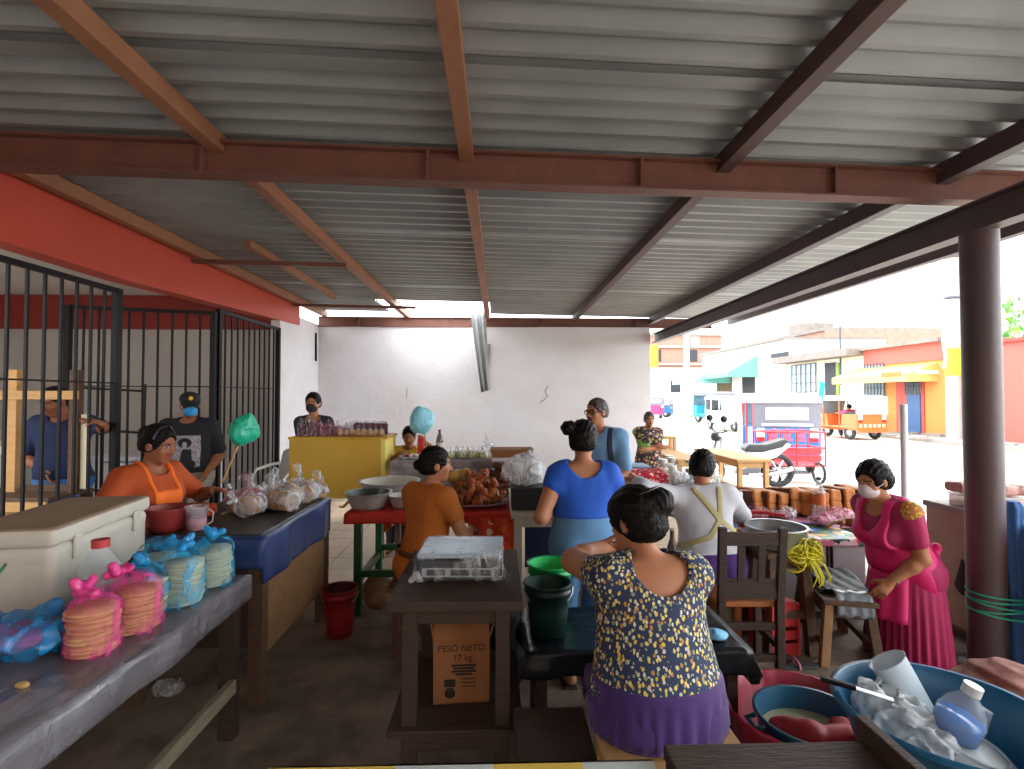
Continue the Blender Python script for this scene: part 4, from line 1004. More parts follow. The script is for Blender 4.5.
    def armp(s, sd, o=0., upto=1.):
        if sd not in s.arms: return []
        k = s.k; f = s.fat*.6+.4; E, W = s.arms[sd][:2]; S = s.S[sd]; L = []
        if upto <= .5:
            q = S.lerp(E, upto*2); L.append((Cap(S, q, .056*k*f+o, (.05-.01*upto*2)*k*f+o*1.25), .03))
        else:
            L.append((Cap(S, E, .056*k*f+o, .041*k*f+o), .03))
            t = (upto-.5)*2; q = E.lerp(W, t); L.append((Cap(E, E.lerp(W, .3*t), .041*k*f+o, .041*k*f+o), .02)); L.append((Cap(E.lerp(W, .3*t), q, .041*k*f+o, (.041-.014*t)*k*(f*.5+.5)+o), .02))
        return L
    def legp(s, sd, o=0., upto=1.):
        if sd not in s.legs: return []
        k, f = s.k, s.fat*.7+.3; hp, K, A, toe = s.legs[sd]; L = []
        L.append((Cap(hp, hp.lerp(K, min(1, upto*2)), .088*k*f+o, (.088-.028*min(1, upto*2))*k*f+o), .03))
        if upto > .5:
            t = (upto-.5)*2; b = (K-hp).normalized()*.0
            m = K.lerp(A, .35*t); m = m + (hp-A).cross(Vector((1, 0, 0))).normalized()*0
            L.append((Cap(K, m, .058*k*f+o, .056*k*f+o), .03)); L.append((Cap(m, K.lerp(A, t), .056*k*f+o, (.056-.021*t)*k*f+o), .03))
        return L
    def headp(s, q): return s.hc + s.H @ (Vector(q)*s.hs)
    def build_body(s, lower=True):
        S = Soft(s.h); k, hs, H = s.k, s.hs, s.H
        for p, kk in s.torso(-.004): S.add(p, kk)
        for sd in (1, -1):
            for p, kk in s.armp(sd): S.add(p, kk)
            if lower:
                for p, kk in s.legp(sd): S.add(p, kk)
                if sd in s.legs:
                    hp, K, A, toe = s.legs[sd]; toe = toe.normalized()
                    S.add(Cap(A+V3(0, 0, -.03*k)-toe*.04*k, A+V3(0, 0, -.045*k)+toe*.12*k, .036*k, .026*k, (0, 0, 1), .9), .02)
        # neck and head
        S.add(Cap(s.nb-s.T@V3(0, 0, .05*k), s.headp((0, -.025, -.07)), .054*k, .05*hs), .03)
        e = lambda c, r: Ell(s.headp(c), [x*hs for x in r], H)
        S.add(e((0, -.014, .03), (.074, .094, .088)), .02)
        S.add(e((0, .022, -.03), (.062, .066, .085)), .03)
        S.add(e((0, .05, -.088), (.034, .034, .026)), .03)
        for sd in (1, -1):
            S.add(e((sd*.036, .062, -.028), (.024, .02, .024)), .02)
            S.add(Cap(s.headp((sd*.012, .086, .026)), s.headp((sd*.048, .07, .022)), .010*hs, .008*hs), .014)
            S.sub(e((sd*.031, .097, .004), (.019, .016, .012)), .012)
            S.add(e((sd*.031, .074, .003), (.0135, .0135, .0125)), .004)
            S.add(e((sd*.076, -.008, -.008), (.010, .022, .033)), .008)
        S.add(Cap(s.headp((0, .084, .008)), s.headp((0, .106, -.03)), .008*hs, .0135*hs), .012)
        for sd in (1, -1): S.add(e((sd*.013, .094, -.034), (.010, .012, .009)), .008)
        S.add(Cap(s.headp((-.02, .083, -.056)), s.headp((.02, .083, -.056)), .0075*hs), .008)
        S.add(Cap(s.headp((-.016, .082, -.068)), s.headp((.016, .082, -.068)), .0085*hs), .008)
        for sd in (1, -1):
            if sd in s.arms:
                E, W, d, nrm, curl = s.arms[sd]
                hand(S, W-d*.01, d, nrm, sd if False else (1 if (d.cross(nrm)).dot(V3(-sd, .6, 0)) >= 0 else -1), k*.98, curl)
        Ht = np.array(H, np.float32); hc = _np(s.hc)
        def pick(c):
            q = ((c-hc)@Ht)/hs; x, y, z = np.abs(q[:, 0]), q[:, 1], q[:, 2]
            m = np.zeros(len(c), int)
            m[(y > .06) & (x < .026-.3*np.maximum(0, z+.05)) & (z > -.077) & (z < -.049) & (x < .025)] = 1
            m[(y > .045) & (z > .020) & (z < .0285) & (x > .012) & (x < .052)] = 2
            ey = (y > .06) & ((x-.031)**2/.017**2 + (z-.002)**2/.0055**2 < 1); m[ey] = 3
            m[ey & ((x-.031)**2 + (z-.003)**2 < .0075**2)] = 4
            return m
        s.body = soft_obj('body', S, [s.skin, M_lip, M_brow, M_eyew, M_iris], s.g, pick)
        return s
    def hair(s, m=None, bun=None, bunr=(.05, .045, .045), fringe=.07, nape=-.07, vol=.016, name='hair', long=0, seed=0):
        m = m or M_hair; S = Soft(max(.0055, s.h*.8)); hs, H = s.hs, s.H
        e = lambda c, r: Ell(s.headp(c), [x*hs for x in r], H)
        S.add(e((0, -.018, .034), (.074+vol, .096+vol, .088+vol)), .02)
        S.add(e((0, -.055, -.02), (.066+vol, .06+vol, .075)), .03)
        S.sub(e((0, .125, -.055+fringe*.35), (.085, .088, .12)), .012)            # face opening
        S.sub(e((0, .03, -.12), (.1, .075, .10)), .012)
        for sd in (1, -1): S.sub(e((sd*.1, .0, -.02), (.035, .026, .04)), .01)
        S.sub(Box(s.headp((0, 0, nape-.2)), (.3, .3, .2*hs), H), .02)
        if bun: S.add(e(bun, bunr), .012)
        if long:
            S.add(Cap(s.headp((0, -.085, -.02)), s.headp((0, -.11, -.1-long)), .06*hs, .045*hs), .03)
        Ht = np.array(H, np.float32); hc = _np(s.hc)
        def fx(P, d):
            q = (P-hc)@Ht
            a = np.arctan2(q[:, 0], q[:, 2]+.02)
            return d + .0022*np.sin(a*26+q[:, 1]*30) + .0035*vnoise(P, 45, seed)
        S.warp(fx)
        return soft_obj(name, S, m, s.g)
    def garment(s, name, m, o=.014, sleeve=.3, hem=None, neck=None, top=None, legs=0., torso=True, k=None, fold=.004, extra=(), subs=(), pick=None, sidehole=None, ffreq=9., h=None):
        S = Soft(h or s.h); K = s.k
        if torso:
            for p, kk in s.torso(o): S.add(p, kk)
        if sleeve > 0:
            for sd in (1, -1):
                for p, kk in s.armp(sd, o, sleeve): S.add(p, kk)
        if legs > 0:
            for sd in (1, -1):
                for p, kk in s.legp(sd, o, legs): S.add(p, kk)
        for p, kk in extra: S.add(p, kk)
        if fold:
            sd_ = hash(name) % 50
            def fx(P, d): return d + fold*(1-np.abs(vnoise(P*_np((1, 1, .45)), ffreq, 3+len(name))))*1.4 - fold*.6 + fold*.5*vnoise(P*_np((1, 1, .5)), ffreq*2.6, 7)
            S.warp(fx)
        P0 = s.P; T = s.T
        def fxcut(P, d):
            q = (P-_np(P0))@np.array(T, np.float32)
            if hem is not None: d = np.maximum(d, hem-q[:, 2])
            if top is not None: d = np.maximum(d, q[:, 2]-top)
            return d
        S.warp(fxcut)
        # neck opening: (centre z above pelvis, y shift, radii)
        if neck is not None:
            c, r = neck; cw = s.P + T@Vector(c); El = Ell(cw, r, T)
            S.warp(lambda P, d: np.maximum(d, -El(P)))
        for q in subs: S.warp(lambda P, d, q=q: np.maximum(d, -q(P)))
        return soft_obj(name, S, m, s.g, pick)
    def cloth_skirt(s, name, m, zt, zb, rt, rb, pleats=18, depth=.02, yc=0., flat=.8, cx=0.):
        b = MB(); n = pleats*6
        def wob(t, z):
            f = (zt-z)/(zt-zb); return 1 + depth*f*math.sin(t*pleats + 2*math.sin(t*3)) + .03*f*math.sin(t*2+1)
        prof = [(rt+(rb-rt)*(i/12)**.75, zt+(zb-zt)*i/12) for i in range(13)]
        b.lathe([(rt*.6, zt+.004)]+prof+[(rb*.96, zb+.0)], n, (cx, yc, 0), sy=flat, wob=wob)
        return b.build(name, m, s.g)
# ================================================================ the people in the photograph
def Tq(p, P):
    return (P-_np(p.P))@np.array(p.T, np.float32)
# ---- nearest woman, back to us, patterned blouse
p = Person('woman in navy blouse with yellow leaf print and purple skirt, eating with raised hand', (.575, 1.90, 0), R(6), 1.56, 1.36, hz=.52, lean=R(8), hyaw=R(34), hpitch=R(14), h=.0065, shoulder=1.02)
p.arm(-1, at(606, 546, 2.36), pole=(-1, .1, -.1), hd=(.8, -.1, .5), nrm=(.3, -.8, -.3), curl=.8)
p.arm(1, at(630, 556, 2.22), pole=(.8, -.3, -.9), hd=(-.6, -.1, .8), nrm=(-.4, -.8, 0), curl=.8)
p.sit(fwd=.34, dx=.05)
p.build_body()
p.hair(bun=(.035, -.115, .06), bunr=(.066, .055, .062), nape=-.09, vol=.026, seed=1)
p.garment('blouse', mat_floral('navy leaf print', '#263556', ['#d8c04a', '#d9d6c4', '#b98a4a', '#8f9a7a', '#e2cf6a', '#c8c4a8'], 78, .42, stretch=(1, 1, .7)), o=.016, sleeve=.12, hem=.05, extra=[(Cap(p.P+p.T@Vector((0, -.02, .08)), p.chest, .205, .175, p.T@Vector((0, 1, 0)), .8), .06)],
          neck=((.015, -.07, .475), (.105, .14, .10)), fold=.006)
M_pur = mat('purple cotton', '#46236e', .8, var=.4, vscale=5, col2='#2b1446', sheen=.2)
p.cloth_skirt('skirt', M_pur, .63, .465, .232, .245, pleats=26, depth=.035, flat=.88, yc=-.005)
p.garment('skirt_lap', M_pur, o=.018, sleeve=0, legs=.8, top=.03, fold=.006)
q = MB(); q.tube([p.headp((-.055, -.07, .1)), p.headp((-.02, -.12, .115)), p.headp((.03, -.125, .12)), p.headp((.07, -.09, .09))], .007, 8)
q.build('hair_clip', mat('dark clip', '#20161a', .25), p.g)
# ---- woman in blue, standing with her back to us
p = Person('woman in bright blue top and jeans standing with her back turned', (.49, 3.0, 0), R(2), 1.47, 1.14, hyaw=R(-18), hpitch=R(8), h=.007, shoulder=.96)
p.stand(.1)
p.arm(-1, at(551, 506, 3.1), pole=(-.4, -1, -.1), hd=(.25, .9, -.2), nrm=(.6, 0, -.8), curl=.6)
p.arm(1, at(608, 502, 3.22), pole=(.5, -1, -.2), hd=(-.2, .9, -.3), nrm=(-.6, 0, -.8), curl=.6)
p.build_body()
p.hair(bun=(-.085, -.085, .075), bunr=(.055, .05, .05), nape=-.075, vol=.02, seed=2)
p.garment('top', mat('royal blue cotton', '#1656c2', .75, var=.25, vscale=4, col2='#0f43a0'), o=.017, sleeve=.11, hem=.17, neck=((0, -.05, .50), (.10, .12, .115)), fold=.007)
M_jean = mat('light blue denim', '#5f8cb8', .85, var=.45, vscale=7, col2='#48729c', bump=.1, bscale=120)
jn = p.garment('jeans', M_jean, o=.010, sleeve=0, legs=.96, top=.2, fold=.004, subs=[Cap(p.P+Vector((0, -.185, .05)), p.P+Vector((0, -.15, -.13)), .014, .03)])
for sd in (-1, 1):
    q = MB(); c = p.P + Vector((sd*.085, -.185, -.02))
    q.tube([c+Vector((-.045, -.0, .05)), c+Vector((-.04, -.004, -.03)), c+Vector((0, -.008, -.055)), c+Vector((.04, -.004, -.03)), c+Vector((.045, -.0, .05))], .003, 5); q.build('pocket_seam', mat('dark denim', '#2f4a6b', .9), jn)
q = MB()
for sd in (-1, 1):
    hp, K, A, toe = p.legs[sd]; q = MB(); q.obox(A+Vector((0, .05, -.065)), (.085, .25, .02)); q.build('sandal', mat('dark sandal', '#2b2320', .7), p.g, bevel=.01)
# ---- seated woman in white, cream apron straps crossed on her back
p = Person('seated woman in white shirt with cream apron straps crossed over her back', (1.40, 3.42, 0), R(-4), 1.55, 1.2, hz=.53, lean=R(12), side=R(-3), hyaw=R(-30), hpitch=R(22), h=.007, shoulder=1.04)
p.sit(fwd=.36)
p.arm(-1, at(632, 478, 3.66), pole=(-.4, -.4, .1), hd=(-.7, .6, -.2), nrm=(.1, .1, -1), curl=.5)
p.arm(1, (1.62, 3.85, .78), pole=(1, -.6, -.4), hd=(-.2, 1, -.1), nrm=(0, 0, -1), curl=.5)
p.build_body()
p.hair(nape=-.085, vol=.018, bun=(0, -.11, -.03), bunr=(.045, .03, .05), seed=3)
p.garment('shirt', mat('white cotton', '#c9cad2', .85, var=.2, vscale=4, col2='#b3b4c0'), o=.016, sleeve=.72, hem=.03, neck=((0, .02, .52), (.075, .09, .07)), fold=.006)
def straps(p, name, m, o, lines, w=.016, back=True):
    S = Soft(.006)
    for q_, kk in p.torso(o): S.add(q_, kk)
    def fx(P, d):
        q = Tq(p, P); best = np.full(len(q), 9., np.float32)
        for a, c in lines:
            a = _np(a); c = _np(c); ab = c-a; t = np.clip(((q[:, [0, 2]]-a)@ab)/(ab@ab), 0, 1)
            best = np.minimum(best, np.sqrt(((q[:, [0, 2]]-a-t[:, None]*ab)**2).sum(1))-w)
        d = np.maximum(d, best)
        return np.maximum(d, q[:, 1]-.0) if back else np.maximum(d, -q[:, 1])
    S.warp(fx)
    return soft_obj(name, S, m, p.g)
M_cream = mat('cream ribbon', '#b8ad7e', .8)
straps(p, 'apron_strap', M_cream, .021, [((-.07, .47), (.06, .27)), ((.09, .47), (.06, .27)), ((.06, .27), (.17, .19)), ((.06, .27), (-.02, .17)), ((-.02, .17), (-.19, .12))], .018)
p.garment('skirt', mat('purple skirt', '#47226f', .8, var=.3, vscale=6), o=.02, sleeve=0, legs=.62, top=.06, fold=.005)
# ---- woman in pink apron bending over the stool
p = Person('woman in magenta apron and dress with white mask, bending over stool of black bags', (2.54, 3.2, 0), R(100), 1.5, 1.12, hz=.545, lean=R(22), hyaw=R(8), hpitch=R(14), h=.0065, skin=M_skin, shoulder=1.03)
p.arm(-1, at(889, 583, 3.05), pole=(-.5, -1, .1), hd=(.1, .75, -.7), nrm=(.7, -.1, -.6), curl=.75)
p.arm(1, at(842, 522, 3.55), pole=(.5, -.6, -.7), hd=(.1, 1, .0), nrm=(-.3, 0, -1), curl=.6)
p.build_body(lower=False)
p.hair(bun=(.0, -.115, -.02), bunr=(.06, .055, .055), nape=-.08, vol=.022, seed=4)
M_mag = mat('magenta dress cloth', '#a31a55', .75, var=.4, vscale=6, col2='#7d1240')
M_pinkap = mat('hot pink apron', '#d3186f', .55, var=.3, vscale=5, col2='#b01258', bump=.15, bscale=30)
p.garment('dress', M_mag, o=.014, sleeve=.3, hem=-.16, neck=((0, .05, .50), (.085, .11, .10)), fold=.005)
def apron(P, d, p=p):
    q = Tq(p, P); x = q[:, 0]; z = q[:, 2]
    w = np.where(z > .22, .115, .115+np.clip((.22-z)/.08, 0, 1)*.2)
    d = np.maximum(d, np.abs(x)-w)
    return np.maximum(d, np.where(q[:, 1] < .03, .06+.3*np.clip(.03-q[:, 1], 0, .2)-z, -1.))
S = Soft(.0065)
for q_, kk in p.torso(.024): S.add(q_, kk)
S.warp(lambda P, d: d+.004*vnoise(P*_np((1, 1, .4)), 12, 2)); S.warp(apron)
nk = Ell(p.P+p.T@Vector((0, .09, .44)), (.075, .12, .13), p.T); S.warp(lambda P, d: np.maximum(d, -nk(P)))
S.warp(lambda P, d, p=p: np.maximum(np.maximum(d, Tq(p, P)[:, 2]-.49), -.14-Tq(p, P)[:, 2]))
soft_obj('apron', S, M_pinkap, p.g)
S = Soft(.008); c = p.P+p.T@Vector((-.07, -.155, .06))
S.add(Ell(c, (.04, .03, .03)), .02); S.add(Cap(c, c+Vector((.02, -.04, -.11)), .018, .032), .015); S.add(Cap(c, c+Vector((-.04, -.02, -.09)), .018, .03), .015); S.add(Ell(c+Vector((0, -.03, .03)), (.03, .025, .03)), .015)
S.warp(lambda P, d: d+.008*vnoise(P, 30, 5)); soft_obj('apron_bow', S, M_pinkap, p.g)
p.cloth_skirt('skirt', M_mag, .565, .02, .185, .225, pleats=30, depth=.05, flat=.95, yc=.0)
q = MB()   # hanging front panel of the apron
q.grid(lambda u, v: ((u-.5)*(.26+.04*v), .215+.035*v+.008*math.sin(u*22)-.18*(u-.5)**2*2, .56-.28*v), 20, 10); q.build('apron_panel', M_pinkap, p.g, solid=.006)
def mask(p, m, name='face_mask', off=.0):
    S = Soft(.005); H = p.H; hs = p.hs
    S.add(Ell(p.headp((0, .045, -.052)), (.062*hs, .066*hs, .056*hs), H), .01)
    S.add(Ell(p.headp((0, .085, -.04)), (.032*hs, .036*hs, .038*hs), H), .03)
    S.sub(Box(p.headp((0, -.1, 0)), (.3, .125*hs, .3), H), .004)
    o = soft_obj(name, S, m, p.g)
    q = MB()
    for sd in (1, -1): q.tube([p.headp((sd*.06, .06, -.03)), p.headp((sd*.078, .02, -.01)), p.headp((sd*.082, -.012, .012))], .0025, 5)
    q.build('ear_loop', mat('white elastic', '#d6d6d6', .8), o); return o
mask(p, mat('pinkish white mask', '#d6c6cb', .8))
S = Soft(.006)   # embroidered yoke on the near sleeve
for q_, kk in p.armp(-1, .019, .2): S.add(q_, kk)
S.warp(lambda P, d, p=p: np.maximum(d, .41-Tq(p, P)[:, 2])); soft_obj('sleeve_embroidery', S, mat_floral('embroidery', '#b0713c', ['#e0b52a', '#d04a2a', '#4f7a3a', '#e8d04a'], 60, .4), p.g)
q = MB(); E, W = p.arms[-1][:2]; q.tube([W+(E-W).normalized()*.03+Vector((.031*math.cos(t*.5236), .0, .031*math.sin(t*.5236))) for t in range(12)], .004, 6, closed=True); q.build('bracelet', mat('silver', '#c8c8cc', .25, metal=.9), p.g)
# ---- woman in mustard, seated, in profile to the right
p = Person('seated woman in mustard dress with low hair bun, in profile to the right', (-.48, 3.42, 0), R(-38), 1.54, 1.02, hz=.55, lean=R(7), hyaw=R(-38), hpitch=R(2), h=.007)
p.sit(fwd=.34)
p.arm(1, at(470, 530, 3.55), pole=(.8, -.7, -.6), hd=(-.2, 1, -.1), nrm=(-.3, 0, -1), curl=.5)
p.arm(-1, at(446, 512, 3.75), pole=(-.8, -.5, -.6), hd=(.2, 1, 0), nrm=(0, 0, -1), curl=.5)
p.build_body()
p.hair(bun=(0, -.125, .0), bunr=(.042, .042, .04), nape=-.07, vol=.014, seed=5)
M_mus = mat('mustard cotton', '#b8661c', .8, var=.35, vscale=4, col2='#97500f')
p.garment('dress', M_mus, o=.018, sleeve=.22, hem=-.17, legs=.62, neck=((0, .03, .515), (.075, .085, .07)), fold=.007)
q = MB(); q.lathe([(.19, .06), (.197, .075), (.197, .09), (.19, .1)], 40, p.P, sy=.8); q.build('belt', mat('brown belt', '#5b2f14', .6), p.g)
# ---- woman in the orange apron at the left
p = Person('woman in orange apron seated behind the bagged tostadas, reaching across the blue table', (-2.17, 3.28, 0), R(-112), 1.55, 1.12, hz=.71, lean=R(4), hyaw=R(12), hpitch=R(13), h=.0065, skin=M_skin2, shoulder=.95)
p.arm(-1, at(213, 490, 3.45), pole=(-.7, -.6, -.6), hd=(-.1, 1, .1), nrm=(.3, 0, -1), curl=.6)
p.arm(1, (-1.97, 2.93, .95), pole=(.9, -.7, -.4), hd=(-.3, 1, 0), nrm=(0, 0, -1), curl=.5)
p.leg(1, (.12, .2, .3), pole=(.2, 1, 1)); p.leg(-1, (-.12, .2, .3), pole=(-.2, 1, 1))
p.build_body()
p.hair(bun=(0, -.1, .05), bunr=(.06, .05, .05), nape=-.06, vol=.014, seed=6)
q = MB(); q.tube([p.headp((.082*math.sin(a), .02+.09*math.cos(a)*0, .04+.085*math.cos(a))) for a in [i*.2-1.5 for i in range(16)]], .007, 6); q.build('hair_band', mat('purple band', '#4b2d55', .6), p.g)
p.garment('t_shirt', mat('rust orange cotton', '#b24a1a', .8, var=.35, vscale=5, col2='#943a12'), o=.016, sleeve=.34, hem=-.1, legs=.55, neck=((0, .05, .51), (.085, .1, .075)), fold=.006)
S = Soft(.0065)
for q_, kk in p.torso(.023): S.add(q_, kk)
def oap(P, d, p=p):
    q = Tq(p, P); x, y, z = q[:, 0], q[:, 1], q[:, 2]
    w = np.where(z > .22, .085, .085+np.clip((.22-z)/.1, 0, 1)*.1)
    bib = np.maximum(np.maximum(np.abs(x)-w, z-.36), .02-y)
    st = np.maximum(np.abs(np.abs(x)-.075)-.012, np.maximum(.3-z, -.03-y))
    return np.maximum(d, np.minimum(bib, st))
S.warp(oap); soft_obj('apron', S, mat('bright orange cloth', '#f2711c', .7, var=.2, vscale=6), p.g)
# ---- man in the cap
p = Person('man in black cap, blue face mask and black printed T-shirt standing by the gate', (-3.03, 5.2, 0), R(196), 1.66, 1.2, fem=False, hyaw=R(18), hpitch=R(6), h=.009, skin=M_skin2, shoulder=1.12)
p.stand(.12)
p.arm(1, p.g.matrix_world.to_3x3() @ Vector((0, 0, 0)) + Vector((-3.25, 5.13, .90)), pole=(.5, -1, 0), hd=(-.3, .3, -1), nrm=(-1, 0, 0), curl=.3)
p.arm(-1, Vector((-2.80, 5.1, .90)), pole=(-.5, -1, 0), hd=(.3, .3, -1), nrm=(1, 0, 0), curl=.3)
p.build_body()
ts = p.garment('t_shirt', mat('black cotton', '#15161d', .85, var=.2, vscale=5), o=.018, sleeve=.4, hem=.02, neck=((0, .05, .53), (.08, .09, .05)), fold=.006)
p.garment('trousers', mat('khaki cotton', '#a39c90', .85, var=.3, vscale=6, col2='#857e72'), o=.014, sleeve=0, legs=.97, top=.04, fold=.006)
# shirt print: pale panel with a dark hatted figure (generic)
def panel(p, name, m, o, x0, x1, z0, z1, par, shape=None):
    S = Soft(.006)
    for q_, kk in p.torso(o): S.add(q_, kk)
    def fx(P, d):
        q = Tq(p, P); x, z = q[:, 0], q[:, 2]
        e = np.maximum(np.maximum(x0-x, x-x1), np.maximum(z0-z, z-z1)) if shape is None else shape(x, z)
        return np.maximum(np.maximum(d, e), .03-q[:, 1])
    S.warp(fx); return soft_obj(name, S, m, par)
panel(p, 'shirt_print', mat_floral('pale grey print', '#8f8a8c', ['#b8b4b4', '#6b6668', '#a8a0a4'], 60, .4), .0235, -.13, .11, .08, .38, ts)
panel(p, 'print_figure', mat('print black', '#1c1a1d', .9), .026, 0, 0, 0, 0, ts, lambda x, z: np.minimum(np.minimum(np.sqrt((x/1.2)**2+(z-.31)**2)-.05, np.maximum(np.abs(x+.02)-.04-.14*(.24-z), np.abs(z-.19)-.06)), np.sqrt((x+.03)**2/2+(z-.11)**2)-.05))
panel(p, 'print_face', mat('print grey', '#a09a9a', .9), .0275, 0, 0, 0, 0, ts, lambda x, z: np.sqrt(x**2+((z-.29)*.8)**2)-.026)
mask(p, mat('sky blue mask', '#2f9ad8', .8))
S = Soft(.006); hs = p.hs
S.add(Ell(p.headp((0, -.01, .055)), (.09*hs, .108*hs, .075*hs), p.H), .01); S.sub(Box(p.headp((0, 0, -.06)), (.3, .3, .095*hs), p.H), .005)
cp = soft_obj('cap', S, mat('black cap cloth', '#131318', .8), p.g)
q = MB(); q.grid(lambda u, v: p.headp(((u-.5)*.15*(1-.25*v*v), .07+.115*v*(1-1.1*(u-.5)**2), .056-.05*v-.09*(u-.5)**2)), 12, 6); q.build('visor', mat('black cap cloth', '#131318', .8), cp, solid=.006)
q = MB(); q.lathe([(0, 0), (.02, 0), (.02, .006), (0, .008)], 14, p.headp((.0, .095, .075)), Rm=p.H @ Euler((-math.pi/2+.3, 0, 0)).to_matrix()); q.build('cap_badge', mat('yellow badge', '#d8b02a', .6), cp)
p.hair(nape=-.06, vol=.006, seed=7)
# ---- man behind the bars
p = Person('man in navy T-shirt and jeans standing behind the barred gate', (-3.87, 4.75, 0), R(190), 1.72, 1.12, fem=False, hyaw=R(-20), hpitch=R(22), h=.009, skin=M_skin2, shoulder=1.15)
p.stand(.11)
p.arm(1, at(48, 470, 4.62), pole=(1, -.3, .2), hd=(-.4, .5, -1), nrm=(-1, 0, -.2), curl=.5)
p.arm(-1, at(101, 424, 4.4), pole=(-1, -.6, -.8), hd=(.3, .8, .4), nrm=(.6, 0, -.8), curl=.7)
p.build_body(); p.hair(nape=-.05, vol=.007, seed=8)
p.garment('t_shirt', mat('navy cotton', '#1b2a50', .85, var=.25, vscale=5), o=.018, sleeve=.38, hem=.0, neck=((0, .05, .53), (.08, .09, .05)), fold=.006)
p.garment('jeans', mat('mid blue denim', '#3c6ea5', .85, var=.3, vscale=7), o=.013, sleeve=0, legs=.97, top=.02, fold=.005)
q = MB(); E, W = p.arms[1][:2]; q.lathe([(.032, -.006), (.034, 0), (.032, .006)], 16, W+(E-W)*.12, Rm=frame_to((0, 0, 1), W-E)); q.build('bracelet', mat('tan band', '#b08a4a', .5), p.g)
# ---- woman behind the yellow counter
p = Person('woman with dark face mask and black top behind the yellow counter', (-2.13, 6.08, 0), R(178), 1.66, .92, hyaw=R(5), h=.01, shoulder=.95)
p.stand(.09)
p.arm(1, (-2.2, 5.86, 1.03), pole=(.3, -1, 0), hd=(-.3, 1, 0), nrm=(0, 0, -1)); p.arm(-1, (-2.03, 5.86, 1.03), pole=(-.3, -1, 0), hd=(.3, 1, 0), nrm=(0, 0, -1))
p.build_body(); p.hair(nape=-.05, vol=.012, bun=(0, -.1, .03), seed=9)
p.garment('top', mat('black blue cotton', '#1d2630', .85), o=.016, sleeve=.5, hem=-.02, neck=((0, .07, .5), (.08, .1, .09)), fold=.005)
p.garment('skirt', mat('dark skirt', '#2a2530', .85), o=.02, sleeve=0, legs=.7, top=.0, fold=.004)
mask(p, mat('dark mask', '#2a2024', .8))
S = Soft(.008)
for q_, kk in p.torso(.02): S.add(q_, kk)
S.warp(lambda P, d, p=p: np.maximum(d, np.maximum(np.abs(Tq(p, P)[:, 0])-.085, np.maximum(.08-Tq(p, P)[:, 1], Tq(p, P)[:, 2]-.42)))); soft_obj('apron', S, mat('rose apron', '#a8485a', .8), p.g)
# ---- girl in yellow behind the blue net bag
p = Person('girl in yellow flowered top sitting behind the grey stall table', (-.97, 5.75, 0), R(172), 1.42, 1.0, hz=.62, hyaw=R(12), hpitch=R(10), h=.01, skin=M_skin2)
p.sit(fwd=.3)
p.arm(-1, at(424, 442, 5.5), pole=(-1, -.5, -.8), hd=(0, .7, .8), nrm=(.8, .3, 0), curl=.9); p.arm(1, at(401, 452, 5.5), pole=(1, -.5, -.8), hd=(-.3, 1, 0), nrm=(0, 0, -1))
p.build_body(); p.hair(nape=-.09, vol=.014, seed=10, long=.05)
p.garment('top', mat_floral('yellow flowers', '#d9b12a', ['#e8d36a', '#d9b12a', '#b85a2a', '#f0e6b0'], 30, .4), o=.016, sleeve=.24, hem=-.02, neck=((0, .05, .5), (.09, .11, .08)), fold=.005)
p.garment('trousers', mat('dark trousers', '#2d2a33', .85), o=.014, sleeve=0, legs=.9, top=.0, fold=.004)
# ---- older man with glasses
p = Person('grey-haired man with glasses and pale blue shirt facing the woman in blue', (.88, 4.5, 0), R(150), 1.6, 1.0, fem=False, hyaw=R(-24), hpitch=R(2), h=.008, shoulder=1.12)
p.stand(.1)
p.arm(1, (.75, 4.1, 1.0), pole=(1, -.5, -.7), hd=(0, 1, 0), nrm=(0, 0, -1)); p.arm(-1, (.9, 4.25, .84), pole=(-1, -.7, -.2), hd=(0, .6, -.6), nrm=(1, 0, 0))
p.build_body(); p.hair(M_hairg, nape=-.05, vol=.008, seed=11)
sh = p.garment('shirt', mat('pale blue stripe cotton', '#6f9cc4', .8, var=.25, vscale=5, col2='#5b86ae'), o=.018, sleeve=.45, hem=-.04, neck=((0, .07, .52), (.065, .09, .06)), fold=.006)
p.garment('trousers', mat('grey trousers', '#4a4c55', .85), o=.014, sleeve=0, legs=.97, top=.0, fold=.004)
straps(p, 'bag_strap', mat('navy webbing', '#1c2740', .8), .024, [((-.12, .5), (-.12, .12))], .02, back=True)
straps(p, 'bag_strap', mat('navy webbing', '#1c2740', .8), .024, [((-.12, .5), (-.14, .12))], .02, back=False)
q = MB()
for sd in (1, -1):
    q.tube([p.headp((sd*.034+.024*math.cos(a), .094-.0*abs(sd), .002+.018*math.sin(a))) for a in [i*.449 for i in range(14)]], .003, 6, closed=True)
    q.tube([p.headp((sd*.058, .092, .006)), p.headp((sd*.08, .03, .008)), p.headp((sd*.084, -.012, .0))], .003, 6)
q.tube([p.headp((-.01, .096, .004)), p.headp((.01, .096, .004))], .003, 6); q.build('glasses', M_iron, p.g)
q = MB(); q.tube([p.headp((-.022, .098, -.044)), p.headp((0, .103, -.041)), p.headp((.022, .098, -.044))], .006, 6); q.build('moustache', M_hairg, p.g)
